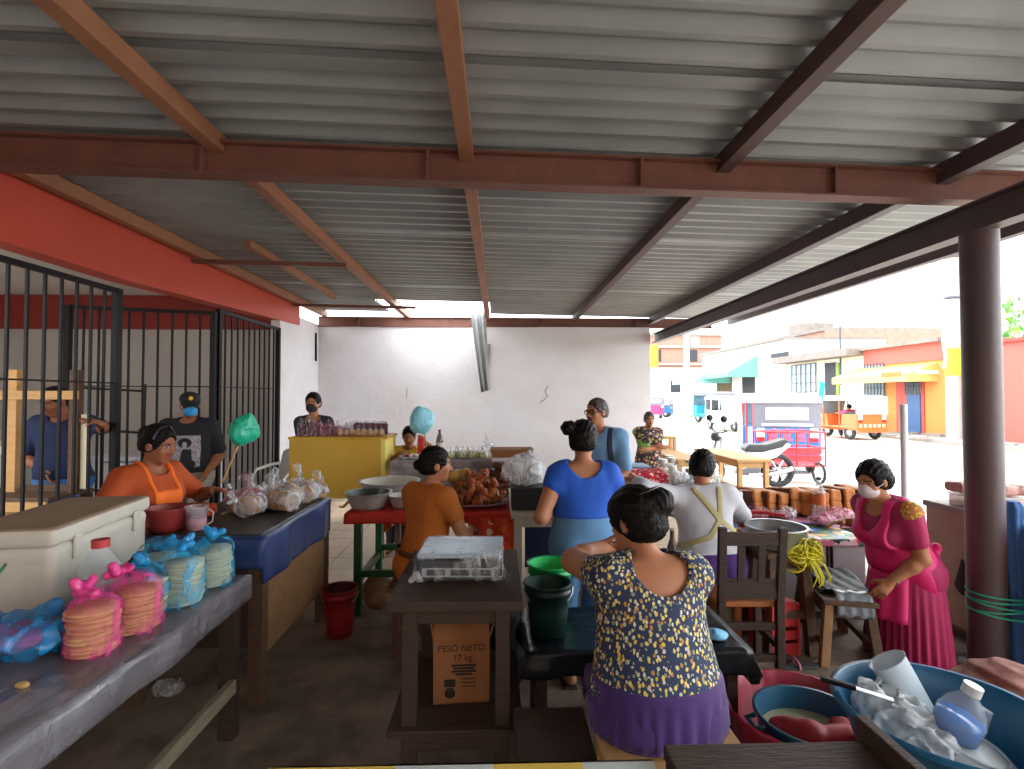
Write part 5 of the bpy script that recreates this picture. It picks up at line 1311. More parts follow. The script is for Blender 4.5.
# ---- woman at the wall end with crossed arms
p = Person('woman in flowered dress with crossed arms beside the white wall end', (2.14, 7.35, 0), R(176), 1.40, 1.08, hyaw=R(4), hpitch=R(5), h=.011)
p.stand(.08)
p.arm(1, p.g.location + Vector((.10, -.20, .93)), pole=(1, -.3, -.6), hd=(-1, .2, 0), nrm=(0, -1, 0), curl=.3); p.arm(-1, p.g.location + Vector((-.10, -.22, .90)), pole=(-1, -.3, -.6), hd=(1, .2, 0), nrm=(0, -1, 0), curl=.3)
p.build_body(); p.hair(M_hairg, nape=-.06, vol=.012, seed=12, bun=(0, -.1, .0))
p.garment('dress', mat_floral('dark flowers', '#3c2f35', ['#c05a6a', '#7f9a4a', '#d9a05a', '#5a3a44', '#c8b0a0'], 26, .42), o=.02, sleeve=.26, hem=-.3, legs=.5, neck=((0, .05, .5), (.08, .1, .07)), fold=.006)
p.cloth_skirt('skirt', mat_floral('dark flowers', '', []), .72, .22, .19, .26, pleats=14)
S = Soft(.011)
for q_, kk in p.armp(1, .024, .62): S.add(q_, kk)
S.warp(lambda P, d: d+.012*vnoise(P, 16, 4)); soft_obj('shawl', S, mat('green shawl', '#7fae5a', .8, var=.3, vscale=8), p.g)
# ---- mototaxi driver
p = Person('driver in pink shirt inside the orange mototaxi', B.matrix_basis @ Vector((-.1, .95, .0)), R(8), 1.55, 1.05, fem=False, hz=.62, h=.02, skin=M_skin2)
p.sit(fwd=.3)
p.arm(1, p.g.location+Vector((.3, .5, 1.0)), pole=(1, -.5, -.6), hd=(0, 1, 0)); p.arm(-1, p.g.location+Vector((-.3, .5, 1.0)), pole=(-1, -.5, -.6), hd=(0, 1, 0))
p.build_body(); p.hair(nape=-.05, vol=.012, seed=13)
p.garment('shirt', mat('pink shirt', '#c83a6a', .8), o=.03, sleeve=.35, hem=-.02, fold=0)
p.garment('trousers', mat('dark trousers', '', .85), o=.025, sleeve=0, legs=.9, top=.0, fold=0)
# ================================================================ things on tables and floor
rg = random.Random(11)
def film(name, col, a, rough=.2, bump=.6, bscale=25, av=None, asc=14.): return mat(name, col, rough, alpha=a, bump=bump, bscale=bscale, spec=.6, thin=True, avar=av, ascale=asc)
F_pink = film('pink bag film', '#ee4aa0', .07, av=.62); F_blue = film('blue bag film', '#2fb0e4', .07, av=.65); F_clear = film('clear bag film', '#e8ecf0', .04, .12, av=.45, asc=18.)
F_pinkk = film('pink knot film', '#dd3f8f', .85); F_bluek = film('blue knot film', '#1f96d6', .85); F_white = film('whitish bag film', '#e4e8ee', .2, .15, av=.75); F_deep = film('deep blue bag film', '#1c8fd4', .3, av=.8, asc=10.)
F_rose = film('rosy bag film', '#dfa3b8', .15, av=.6)
def bagblob(name, m, parent, parts, amp=.008, f=28, h=.007, seed=0, k=.03):
    S = Soft(h)
    for p_ in parts: S.add(p_, k)
    S.warp(lambda P, d: d + amp*(np.abs(vnoise(P, f, seed))*2-.6) + amp*.5*vnoise(P, f*2.3, seed+3))
    return soft_obj(name, S, m, parent)
# ---- cooler
g = thing('ice_chest', (-1.95, 2.395, .755), 'large white ice chest with beige lid on the plastic covered table', 'cooler', None, R(8)); g.scale = (1, 1, 1.08)
M_cw = mat('cooler white', '#cdc9bd', .5, var=.45, vscale=3, col2='#a8a291'); M_cl = mat('cooler beige lid', '#a08d74', .6, var=.5, vscale=4, col2='#837260')
S = Soft(.01); S.add(Box((0, 0, .13), (.183, .35, .13), None, .035), .01); S.warp(lambda P, d: d-.008*np.clip((P[:, 2]-.2)*20, 0, 1)); soft_obj('chest_body', S, M_cw, g)
S = Soft(.01); S.add(Box((0, 0, .295), (.192, .36, .035), None, .02), .01); soft_obj('lid', S, [M_cw, M_cl], g, lambda c: (c[:, 2] > .322).astype(int))
q = MB(); q.tube([(-.12, -.345, .22), (-.1, -.365, .16), (-.04, -.37, .13), (.0, -.365, .17), (.03, -.345, .22)], .006, 6); q.tube([(-.08, -.35, .21), (-.05, -.37, .12), (-.0, -.36, .15)], .005, 6); q.build('rope_handle', mat('green cord', '#3f8a55', .7), g)
for y in (-.22, .22): q = MB(); q.box(.187, .199, y-.025, y+.025, .19, .28); q.build('latch', M_cw, g, bevel=.004)
# ---- bagged tostadas
disc_cache = {}
def disc_mesh(r, t, m, key):
    if key not in disc_cache:
        b = MB(); b.lathe([(0, -t/2), (r*.97, -t/2), (r, 0), (r*.97, t/2), (0, t/2)], 22, wob=lambda a, z: 1+.02*math.sin(3*a+1)+.012*math.sin(7*a))
        o = b.build('tostada', m); disc_cache[key] = o.data; bpy.data.objects.remove(o)
    return disc_cache[key]
def tostada_bag(loc, r, n, m, key, fm, km, label, group, tilt=0., top=.05, knot=(0, 0)):
    g = thing('tostada_bag', loc, label, 'bag of tostadas', group, rg.uniform(0, 3)); H = 0; dm = disc_mesh(r, .0095, m, key)
    for i in range(n):
        o = bpy.data.objects.new('tostada', dm); C.objects.link(o); o.parent = g
        o.location = (rg.uniform(-.006, .006)+tilt*i*.0125, rg.uniform(-.006, .006), .008+i*.0125); o.rotation_euler = (rg.uniform(-.05, .05), rg.uniform(-.05, .05), rg.uniform(0, 6)); H = o.location.z
    ht = H+.012
    bagblob('bag_film', fm, g, [Cap((0, 0, r*.35), (tilt*n*.0125, 0, ht-.02), r+.006, r+.004), Cap((tilt*n*.0125, 0, ht-.02), (knot[0], knot[1], ht+top), r*.9, .012)], .006, 24, .007, int(abs(loc[0]*100)))
    c = Vector((knot[0], knot[1], ht+top)); S = Soft(.005)
    for k in range(5):
        a = rg.uniform(0, 6.28); S.add(Cap(c, c+Vector((.035*math.cos(a), .035*math.sin(a), rg.uniform(-.005, .04))), .012, .016), .012)
    S.warp(lambda P, d: d+.004*vnoise(P, 60, 2)); soft_obj('bag_knot', S, km, g)
    return g
T_tan = mat('toasted tortilla', '#d2a878', .85, var=.6, vscale=18, col2='#a87a50'); T_pale = mat('pale tortilla', '#cfcfae', .85, var=.4, vscale=18, col2='#a9a985')
zt = .752
tostada_bag((-1.385, 1.84, zt), .076, 12, T_tan, 'tan', F_pink, F_pinkk, 'pink bag of stacked tostadas nearest the crumpled blue bag', 'tostadas in pink bags', knot=(-.03, 0))
tostada_bag((-1.355, 2.01, zt), .078, 12, T_tan, 'tan', F_pink, F_pinkk, 'pink bag of stacked tostadas beside the blue tostada bags', 'tostadas in pink bags', knot=(-.06, .02), top=.07)
tostada_bag((-1.425, 2.16, zt), .078, 11, T_pale, 'pale', F_blue, F_bluek, 'blue bag of tostadas directly behind the pink bags', 'tostadas in blue bags')
tostada_bag((-1.335, 2.26, zt), .08, 14, T_pale, 'pale', F_blue, F_bluek, 'tallest blue bag of tostadas, middle one of the table edge', 'tostadas in blue bags')
tostada_bag((-1.325, 2.48, zt), .08, 13, T_pale, 'pale', F_blue, F_bluek, 'blue bag of tostadas nearest the navy oilcloth', 'tostadas in blue bags')
tostada_bag((-1.52, 2.42, zt), .1, 12, T_pale, 'pale2', F_blue, F_bluek, 'wide open blue bag of tostadas before the red bowl', 'tostadas in blue bags', top=.03)
# big blue bag
g = thing('plastic_bag', (-1.64, 1.82, zt), 'crumpled deep blue plastic bag with pink inside at the far left', 'bag')
bagblob('bag_film', F_deep, g, [Ell((0, 0, .06), (.19, .12, .065)), Cap((.05, .02, .09), (.1, .04, .13), .05, .03), Cap((-.1, 0, .08), (-.12, 0, .13), .06, .03)], .02, 22, .008, 4)
bagblob('pink_contents', mat('pink paper', '#c23a78', .7), g, [Ell((.03, -.02, .07), (.12, .08, .04))], .008, 20, .008, 5)
# gallon bottle
def bottle(name, loc, label, prof, m, cap_r, cap_z, mc, cat='bottle', liquid=None, lab=None, cap_h=.03):
    g = thing(name, loc, label, cat); q = MB(); q.lathe(prof, 28); q.build('bottle_body', m, g)
    q = MB(); q.lathe([(0, cap_z), (cap_r, cap_z), (cap_r, cap_z+cap_h), (0, cap_z+cap_h)], 20, smooth=False); q.build('cap', mc, g)
    if liquid: q = MB(); q.lathe([(0, .006)]+liquid[0]+[(0, liquid[0][-1][1])], 24); q.build('liquid', liquid[1], g)
    if lab: q = MB(); q.lathe(lab[0], 28); q.build('paper_label', lab[1], g)
    return g
F_bot = film('clear bottle plastic', '#d8e0e4', .26, .08, .15, 12)
bottle('water_bottle', (-1.545, 2.08, zt), 'clear gallon water bottle with red cap before the ice chest', [(0, 0), (.075, .0), (.08, .02), (.078, .09), (.08, .1), (.078, .17), (.07, .21), (.035, .265), (.024, .28), (.024, .30)], F_bot, .03, .285, mat('red bottle cap', '#b8383a', .5), lab=([(.081, .03), (.081, .08)], mat('orange label', '#c8662f', .6)))
g = thing('vegetable_bag', (-1.55, 1.93, zt), 'small bag of orange and green vegetables at the foot of the water bottle', 'bag')
bagblob('bag_film', F_clear, g, [Ell((0, 0, .05), (.1, .07, .05))], .008, 24, .007, 6)
for i, (x, y, m_) in enumerate(((-.04, 0, '#c8622a'), (.03, .02, '#7a8a3a'), (.05, -.02, '#c8622a'), (-.01, -.03, '#5f7a34'))):
    S = Soft(.006); S.add(Ell((x, y, .045), (.035, .03, .028)), .01); soft_obj('vegetable', S, mat('veg %d' % (i % 2), m_, .6), g)
g = thing('cloth_bundle', (-1.645, 2.40, zt), 'dark navy cloth bundle between ice chest and blue bags', 'cloth')
bagblob('folded_cloth', mat('dark navy cloth', '#16182e', .8), g, [Ell((0, 0, .065), (.06, .14, .07)), Ell((.01, .06, .11), (.045, .07, .045))], .012, 14, .008, 8)
S = Soft(.004); S.add(Ell((0, 0, .006), (.02, .012, .008)), .004); S.warp(lambda P, d: d+.003*vnoise(P, 70))
tag(soft_obj('crumb', S, mat('bread crumb', '#b99a5c', .9), None, loc=atz(22, 687, .752)), 'small tan crumb lying on the clear plastic sheet', 'crumb')
# ---- blue table
def bowl(name, loc, label, r0, r1, h, m, cat='bowl', t=.006, lip=.0, inner=None, group=None, n=36):
    g = thing(name, loc, label, cat, group); q = MB()
    q.lathe([(0, 0), (r0, 0), (r0+(r1-r0)*.35, h*.3), (r0+(r1-r0)*.75, h*.75), (r1, h), (r1+lip, h+.003), (r1+lip, h+.008), (r1-t, h+.006)], n); q.build('bowl_shell', m, g)
    q = MB(); q.lathe([(r1-t, h+.006), (r0+(r1-r0)*.75-t, h*.75), (r0+(r1-r0)*.35-t, h*.3), (r0-t, .012), (0, .012)], n); q.build('inside', inner or m, g)
    return g
M_bowl = mat('brick red plastic', '#8f2f2c', .45)
zb = .885
bowl('plastic_bowl', (-1.83, 2.95, zb), 'brick red plastic bowl at the corner of the blue table', .08, .115, .12, M_bowl)
g = thing('plastic_cup', (-1.66, 2.93, zb), 'translucent plastic tub beside the brick red bowl', 'cup')
q = MB(); q.lathe([(0, 0), (.042, 0), (.055, .13), (.062, .135), (.052, .135), (.04, .006)], 26); q.build('tub_wall', film('milky tub', '#d4ccd6', .35, .2, .0), g)
q = MB(); q.lathe([(0, .008), (.045, .008), (.05, .07), (0, .07)], 24); q.build('contents', mat('pinkish sauce', '#a8808a', .6), g)
q = MB(); q.tube([(.06, 0, .12), (.09, 0, .1), (.085, 0, .05), (.05, 0, .03)], .004, 6); q.build('handle', mat('milky handle', '#b9b3bc', .4), g)
def sleeve(loc, rz, n, r, label, m, axis_tilt=0.):
    g = thing('bread_bag', loc, label, 'bag of bread', 'bagged round breads on the blue table', rz); dm = disc_mesh(r, .016, m, 'bread%d' % int(r*1000))
    for i in range(n):
        o = bpy.data.objects.new('bread_round', dm); C.objects.link(o); o.parent = g
        o.location = ((i-(n-1)/2)*.026, rg.uniform(-.004, .004), r+.004); o.rotation_euler = (0, R(90-14+rg.uniform(-6, 6)), 0)
    L = n*.026/2
    bagblob('bag_film', F_white, g, [Cap((-L, 0, r+.006), (L, 0, r+.006), r+.007, r+.007), Cap((-L, 0, r), (-L-.07, 0, r+.05), r*.7, .01)], .006, 26, .007, n)
    S = Soft(.005); c = Vector((-L-.075, 0, r+.055))
    for k in range(5): a = rg.uniform(0, 6.28); S.add(Cap(c, c+Vector((-.03, .03*math.cos(a), .03*math.sin(a)+.015)), .008, .014), .01)
    soft_obj('bag_knot', S, F_white, g); return g
B_tan = mat('golden bread crust', '#bf8a4c', .8, var=.5, vscale=16, col2='#8f5a2c'); B_pale = mat('pale bread', '#d0a878', .8, var=.4, vscale=16, col2='#a8763f')
sleeve((-1.53, 3.28, zb), R(70), 3, .062, 'short bag of round golden breads facing the camera', B_tan)
sleeve((-1.40, 3.42, zb), R(-28), 6, .062, 'bag of sliced round golden breads lying at the table edge', B_tan)
sleeve((-1.40, 3.58, zb), R(-60), 4, .066, 'bag of breads right behind the sliced ones', B_pale)
sleeve((-1.52, 3.66, zb), R(20), 5, .062, 'bag of pale breads in the middle of the heap', B_pale)
sleeve((-1.63, 3.55, zb), R(35), 4, .062, 'bag of golden breads at the left side of the heap', B_tan)
sleeve((-1.34, 3.68, zb+.0), R(-75), 3, .058, 'small bag of golden breads at the cloth edge', B_tan)
sleeve((-1.36, 3.80, zb), R(-40), 4, .064, 'bag of breads at the far corner of the blue table', B_pale)
for i, (x, y, w, hh, lb, fm) in enumerate((( -1.62, 3.42, .14, .17, 'large rosy plastic bag of breads by the reaching hand', F_rose), (-1.5, 3.52, .1, .15, 'white knotted bag behind the short golden bread bag', F_white), (-1.72, 3.7, .09, .13, 'white knotted bag at the back edge of the blue table', F_white), (-1.6, 3.82, .09, .15, 'white bag standing before the yellow counter', F_white), (-1.45, 3.84, .08, .18, 'tall knotted white bag in the bread heap', F_white), (-1.3, 3.84, .07, .13, 'bluish white bag at the far right corner of the oilcloth', F_white))):
    g = thing('plastic_bag', (x, y, zb), lb, 'bag')
    bagblob('bag_film', fm, g, [Ell((0, 0, hh*.4), (w, w*.8, hh*.42)), Cap((0, 0, hh*.6), (.01, 0, hh), w*.4, .012), Cap((.01, 0, hh), (-.02, .01, hh+.045), .012, .03)], .012, 22, .008, i)
    bagblob('bread_filling', B_pale, g, [Ell((0, 0, hh*.3), (w*.8, w*.62, hh*.27))], .012, 18, .009, i+9)
g = thing('orange_bag', (-1.84, 3.28, zb), 'orange plastic packet held at the edge by the woman in orange', 'packet')
bagblob('packet', mat('orange packet plastic', '#c8521c', .35), g, [Box((0, 0, .04), (.09, .07, .035), None, .03)], .008, 20, .007, 3)
g = thing('stick', atz(222, 514, zb+.008), 'thin wooden stick lying on the dark film', 'stick')
e_ = atz(251, 503, zb+.008)-g.location; q = MB(); q.tube([(0, 0, .002), (e_.x, e_.y, .002)], .008, 6); q.build('rod', W_pale, g)
# fly whisk, green bag on a stick
def whisk(label, a, c, rad, m, head=None):
    g = thing('fly_whisk', a, label, 'fly whisk'); d = Vector(c)-Vector(a); q = MB(); q.tube([(0, 0, 0), d], .007, 6); q.build('stick', W_pale, g)
    S = Soft(.008); u = d.normalized(); cc = d + u*rad[2]*.8; Rm = Matrix((u.orthogonal().normalized(), u.cross(u.orthogonal().normalized()), u)).transposed()
    S.add(Ell(cc, rad, Rm), .02); S.add(Box(cc, (rad[0]*.8, rad[1]*.8, rad[2]*.8), (Rm @ Matrix.Rotation(.6, 3, 'Y')), rad[1]*.7), .04); S.add(Cap(d-u*.03, d+u*.03, .014, .03), .04)
    S.warp(lambda P, dd: dd+.035*vnoise(P, 9, 5)*(rad[2]/.15)+.006*vnoise(P, 40, 2)); soft_obj('bag_head', S, m, g)
    q = MB(); q.lathe([(.016, -.015), (.018, 0), (.016, .015)], 10, d-u*.01, Rm=Rm); q.build('tie', m, g); return g
whisk('fly whisk of a bright green bag on a stick held by the woman in orange', at(222, 483, 3.45), at(240, 441, 3.5), (.088, .06, .10), mat('sea green plastic', '#1fae8c', .35, bump=.4, bscale=25))
whisk('fly whisk of a pale blue bag held before the face of the girl in yellow', at(427, 448, 5.45), at(424, 432, 5.46), (.145, .08, .15), mat('pale blue plastic bag', '#7fbfd0', .35, bump=.4, bscale=20))
# ---- yellow counter snacks
M_mar = mat('maroon snack', '#5b1f33', .6, var=.6, vscale=30, col2='#3a1220'); M_nut = mat('peanut tan', '#b98a58', .7, var=.7, vscale=40, col2='#8a5f38')
zc = 1.225
for i in range(6):
    x = -1.98+.09*i; hh = (.15, .19, .15, .13, .12, .10)[i]; g = thing('snack_bag', (x, 5.3, zc), 'dark maroon bag of snacks, %s from the left end of the yellow counter' % ('first', 'second and tallest', 'third', 'fourth', 'fifth', 'sixth')[i], 'snack bag', 'maroon snack bags')
    bagblob('snack_filling', M_mar, g, [Box((0, 0, hh*.42), (.036, .03, hh*.42), None, .02)], .006, 40, .007, i)
    bagblob('bag_film', F_rose if i > 1 else F_clear, g, [Box((0, 0, hh*.45), (.042, .036, hh*.45), None, .02), Cap((0, 0, hh*.8), (.0, 0, hh+.03), .03, .012)], .006, 30, .007, i+3)
ordn = ['first', 'second', 'third', 'fourth', 'fifth', 'sixth', 'seventh', 'eighth', 'ninth', 'tenth', 'eleventh']
for i in range(8):
    g = thing('snack_bag', (-1.58+.058*i, 5.28, zc), 'small bag of tan peanuts, %s after the maroon bags on the yellow counter' % ordn[i], 'snack bag', 'peanut bags')
    bagblob('peanut_filling', M_nut, g, [Ell((0, 0, .038), (.03, .028, .038))], .006, 60, .007, i)
    bagblob('bag_film', F_clear, g, [Ell((0, 0, .045), (.035, .033, .045)), Cap((0, 0, .07), (0, 0, .1), .02, .012)], .004, 40, .007, i+3)
for i in range(4):
    g = thing('snack_packet', (-1.45+.085*i, 5.45, zc), 'maroon and white snack packet, %s in the row behind the peanut bags' % ordn[i], 'snack packet', 'maroon and white packets')
    bagblob('packet', M_mar, g, [Box((0, 0, .065), (.045, .04, .065), None, .03)], .008, 25, .008, i)
    bagblob('bag_top', F_white, g, [Ell((0, 0, .13), (.045, .03, .02))], .008, 30, .008, i+5)
q = MB(); q.grid(lambda u, v: (-1.62+.16*u, 5.42+.02*u, zc+.02+.15*v*(1-.5*(1-u))), 4, 4); tag(q.build('paper_sheet', mat('white paper', '#dcdde0', .8), None, solid=.003), 'white paper sheet standing behind the peanut bags', 'paper')
# ---- grey stall table
zs = 1.006
bottle('cola_bottle', (-.60, 5.38, zs), 'dark cola bottle on the grey stall table', [(0, 0), (.036, 0), (.04, .02), (.036, .1), (.04, .15), (.03, .2), (.013, .25), (.013, .27)], film('cola plastic', '#3a1c18', .7, .1, 0), .016, .26, mat('dark cap', '#3a1a1a', .5), lab=([(.0395, .1), (.0405, .145)], mat('cola label', '#c9b7b0', .6)), cap_h=.02)
for i in range(7):
    g = thing('corn_bag', (-.47+.055*i, 5.24+.06*(i % 2), zs), 'pale yellow bag of peeled fruit, %s after the cola bottle' % ordn[i], 'fruit bag', 'pale yellow fruit bags')
    bagblob('fruit', mat('pale yellow fruit', '#cfcf8a', .6, var=.5, vscale=30, col2='#b7ae62'), g, [Ell((0, 0, .035), (.038, .03, .035))], .008, 35, .008, i)
    bagblob('bag_film', F_white, g, [Ell((0, 0, .04), (.042, .034, .042)), Cap((0, 0, .06), (0, 0, .11), .02, .015)], .005, 30, .008, i+2)
g = thing('plastic_bag', (-.1, 5.32, zs), 'pointed clear plastic bag at the right end of the grey stall table', 'bag')
bagblob('bag_film', F_white, g, [Ell((0, 0, .08), (.08, .06, .08)), Cap((0, 0, .1), (-.03, 0, .24), .05, .008)], .01, 22, .008, 2)
g = thing('food_tray', (-.86, 5.3, zs), 'tray of red and white sweets before the girl in yellow', 'tray')
q = MB(); q.lathe([(0, 0), (.13, 0), (.14, .02), (.12, .01), (0, .008)], 24); q.build('tray_dish', M_chrome, g)
for i in range(14):
    a = rg.uniform(0, 6.28); r_ = .1*rg.random()**.5; S = Soft(.008); S.add(Ell((r_*math.cos(a), r_*math.sin(a), .025), (.025, .02, .018)), .01); soft_obj('sweet', S, mat('sweet %d' % (i % 2), ('#8f2f2f', '#d8cfc8')[i % 2], .6), g)
g = thing('red_packet', (-.80, 5.44, zs), 'bright red packet beside the girl in yellow', 'packet'); bagblob('packet', mat('red packet', '#c8201c', .5), g, [Box((0, 0, .1), (.035, .02, .1), None, .015)], .004, 30, .008)
# ---- basins and meat
M_enamel = mat('grey white enamel', '#b3b6b4', .35, var=.4, vscale=7, col2='#8d9190'); M_enin = mat('pale enamel inside', '#bdb9ac', .35)
zr = .768
bowl('enamel_basin', (-1.0, 4.06, zr), 'grey enamel basin at the front of the red cloth', .12, .17, .115, M_enamel, 'basin', lip=.015, inner=mat('dark broth', '#3f4640', .3))
bowl('enamel_basin', (-.92, 4.46, zr), 'widest pale enamel basin behind the front one on the red cloth', .17, .245, .14, M_enamel, 'basin', lip=.015, inner=M_enin)
bowl('enamel_basin', (-.72, 4.08, zr), 'small grey basin right of the front basin beside the mustard dress', .09, .13, .09, M_enamel, 'basin', lip=.012, inner=M_enin)
g = thing('spoon', (-1.12, 4.0, zr), 'yellow plastic spoon leaning against the front basin', 'spoon')
q = MB(); q.tube([(-.05, .0, .02), (.03, .0, .1)], .01, 6); q.lathe([(0, 0), (.02, .003), (.024, .01)], 12, (-.06, 0, .01)); q.build('ladle', mat('yellow plastic', '#c9a52a', .5), g)
g = thing('serving_tray', (-.17, 4.24, zr), 'round aluminium tray piled with fried meat', 'tray')
M_alu = mat('aluminium', '#b9bbbd', .32, metal=.75, var=.2, vscale=6)
q = MB(); q.lathe([(0, .0), (.24, .0), (.29, .025), (.30, .03), (.295, .034), (.24, .012), (0, .01)], 48); q.build('tray_dish', M_alu, g)
M_meat = [mat('fried meat brown', '#8a441c', .42, var=.7, vscale=22, col2='#42180a', bump=.5, bscale=30), mat('fried meat red', '#a04c1e', .4, var=.6, vscale=22, col2='#5a200e', bump=.5, bscale=30), mat('fried meat golden', '#b86c2c', .42, var=.6, vscale=20, col2='#743a16', bump=.5, bscale=30)]
protos = []
for v in range(5):
    S = Soft(.006); r0 = random.Random(v); ax = [Vector((r0.uniform(-.03, .03), r0.uniform(-.03, .03), r0.uniform(-.01, .02))) for _ in range(4)]
    for a_, b_ in zip(ax[:-1], ax[1:]): S.add(Cap(a_, b_, r0.uniform(.018, .03), r0.uniform(.018, .028)), .015)
    S.warp(lambda P, d, v=v: d+.009*vnoise(P, 40, v)+.004*vnoise(P, 90, v)); o = soft_obj('fried_meat', S, M_meat[v % 3]); protos.append(o.data); bpy.data.objects.remove(o)
n_ = 0
for lay, (rr, num, zz) in enumerate(((.24, 26, .045), (.18, 18, .09), (.14, 13, .135), (.08, 7, .18))):
    for i in range(num):
        a = rg.uniform(0, 6.28); q_ = rr*math.sqrt(rg.uniform(.02, 1)); y_ = q_*math.sin(a)+.03*lay
        o = bpy.data.objects.new('fried_meat', protos[rg.randrange(5)]); C.objects.link(o); o.location = (-.17+q_*math.cos(a), 4.24+y_, zr+zz+rg.uniform(-.012, .012)); o.rotation_euler = (rg.uniform(-1, 1), rg.uniform(-1, 1), rg.uniform(0, 6)); s_ = rg.uniform(.8, 1.25); o.scale = (s_,)*3
        tag(o, 'piece of reddish brown fried meat in the pile on the round tray', 'meat', 'fried meat on the round tray')
g = thing('roast_chicken', (-.36, 4.42, zr+.12), 'golden roast bird piece at the left of the meat pile', 'meat')
S = Soft(.006); S.add(Ell((0, 0, .06), (.07, .06, .06)), .02); S.add(Cap((.03, 0, .08), (.1, -.02, .12), .03, .018), .02); S.add(Cap((-.04, -.02, .06), (-.11, -.03, .07), .028, .012), .02); S.warp(lambda P, d: d+.006*vnoise(P, 30)); soft_obj('roast', S, mat('yellow roast', '#b08a3a', .45, var=.7, vscale=14, col2='#6f5a24'), g)
g = thing('meat_block', (.02, 4.52, zr), 'dark stacked slab of dried meat behind the tray at right', 'meat')
S = Soft(.007)
for i in range(5): S.add(Box((.01*(-1)**i, 0, .04+.055*i), (.09-.008*i, .07, .026), Euler((0, .15*(-1)**i, .3*i)).to_matrix(), .015), .01)
S.warp(lambda P, d: d+.006*vnoise(P, 28)); soft_obj('slab', S, mat('dark dried meat', '#4a1c14', .5, var=.6, vscale=16, col2='#6d2a1a'), g)
g = thing('orange_net_bag', (-.28, 3.72, 0), 'orange net bag of fruit under the meat tray', 'bag'); g.location.z = 0.0
bagblob('net', mat('orange netting', '#c8581e', .6, var=.6, vscale=40, col2='#8f3a14'), g, [Ell((0, 0, .24), (.09, .07, .22))], .008, 30, .008)
# red bucket, beige sack
def bucket(loc, label, r0, r1, h, m, inner=None, bail=True, rib=True):
    g = thing('bucket', loc, label, 'bucket'); q = MB()
    pr = [(0, 0), (r0, 0), (r0+(r1-r0)*.5, h*.5), (r0+(r1-r0)*.85, h*.85)] + ([(r1+.006, h*.86), (r1+.006, h*.9)] if rib else []) + [(r1, h*.9), (r1+.002, h), (r1+.01, h+.002), (r1+.01, h+.01), (r1-.004, h+.008)]
    q.lathe(pr, 36); q.build('bucket_wall', m, g)
    q = MB(); q.lathe([(r1-.004, h+.008), (r0-.006, .01), (0, .01)], 36); q.build('inside', inner or m, g)
    if bail: q = MB(); q.tube([((r1+.012)*math.cos(a), -(r1+.012)*.55*math.sin(a), h*.93-(.0+.13*r1/.11)*math.sin(a)*.6) for a in [i*math.pi/10 for i in range(11)]], .004, 6); q.build('bail_handle', M_chrome, g)
    return g
bucket((-1.08, 3.62, 0), 'red plastic bucket on the floor beside the plywood side', .085, .115, .31, mat('red bucket plastic', '#8f1a1c', .45), mat('red bucket inside', '#4a1214', .5))
g = thing('sack', (-.92, 4.05, 0), 'round beige sack on the floor behind the green leg', 'sack')
bagblob('sack_cloth', mat('beige sackcloth', '#8f6f50', .9, var=.4, vscale=12), g, [Ell((0, 0, .13), (.12, .1, .13))], .006, 18, .009)
# ---- scale and carton
g = thing('scale', (-.17, 2.3, .85), 'grey digital scale wrapped in clear plastic on the dark table', 'scale', None, R(-2))
q = MB(); q.box(-.155, .175, -.10, .16, .012, .085); q.prism([(-.10, .012), (-.135, .016), (-.104, .085)], -.155, .175, axes='yz'); q.build('housing', mat('slate plastic', '#262f3a', .5), g, bevel=.008)
q = MB(); q.box(-.165, .185, -.11, .17, .095, .115); q.build('weighing_plate', mat('pale steel plate', '#9fb4c4', .35, metal=.2), g, bevel=.006)
pl = MB(); pl.add([(-.14, -.1335, .028), (.16, -.1335, .028), (.16, -.1195, .06), (-.14, -.1195, .06)], [(0, 1, 2, 3)]); pn = pl.build('display_panel', mat('pale display strip', '#8f9aa3', .4), g, solid=.003)
for x in (-.12, -.02, .07):
    q = MB(); q.add([(x, -.1335, .034), (x+.075, -.1335, .034), (x+.075, -.1245, .055), (x, -.1245, .055)], [(0, 1, 2, 3)]); q.build('lcd_window', mat('lcd dark', '#30383d', .2), pn, solid=.004)
for x in (-.13, .15):
    for y in (-.09, .14): q = MB(); q.lathe([(0, 0), (.015, 0), (.015, .013), (0, .013)], 10, (x, y, 0)); q.build('foot', M_dark, g)
bagblob('plastic_wrap', film('clear wrap film', '#eef2f6', .03, .05, .8, 30, .4, 16.), g, [Box((.01, .02, .062), (.182, .155, .06), None, .02), Cap((.17, -.1, .05), (.21, -.1, .02), .02, .015), Cap((-.15, -.11, .03), (-.185, -.13, .015), .02, .012)], .004, 30, .006, 3)
g = thing('carton', (-.16, 2.32, .362), 'brown cardboard carton with black lettering on the shelf of the dark table', 'box', None, R(4))
M_card = mat('carton brown', '#8a5a34', .85, var=.35, vscale=6, col2='#704526', bump=.1, bscale=20)
q = MB(); t = .006; hx, hy, hz = .115, .15, .265
q.box(-hx, hx, -hy, -hy+t, 0, hz); q.box(-hx, hx, hy-t, hy, 0, hz); q.box(-hx, -hx+t, -hy+t, hy-t, 0, hz); q.box(hx-t, hx, -hy+t, hy-t, 0, hz); q.box(-hx, hx, -hy, hy, 0, t); bx_ = q.build('carton_wall', M_card, g)
for a, b_, up in (((-hx, hy, hz), (hx, hy, hz), (0, .02, .10)), ((-hx, -hy, hz), (-hx, hy, hz), (-.02, 0, .11)), ((hx, -hy, hz), (hx, hy, hz), (.03, 0, .09))):
    a, b_, up = Vector(a), Vector(b_), Vector(up); q = MB(); q.add([a, b_, b_+up, a+up], [(0, 1, 2, 3)]); q.build('flap', M_card, g, solid=.005)
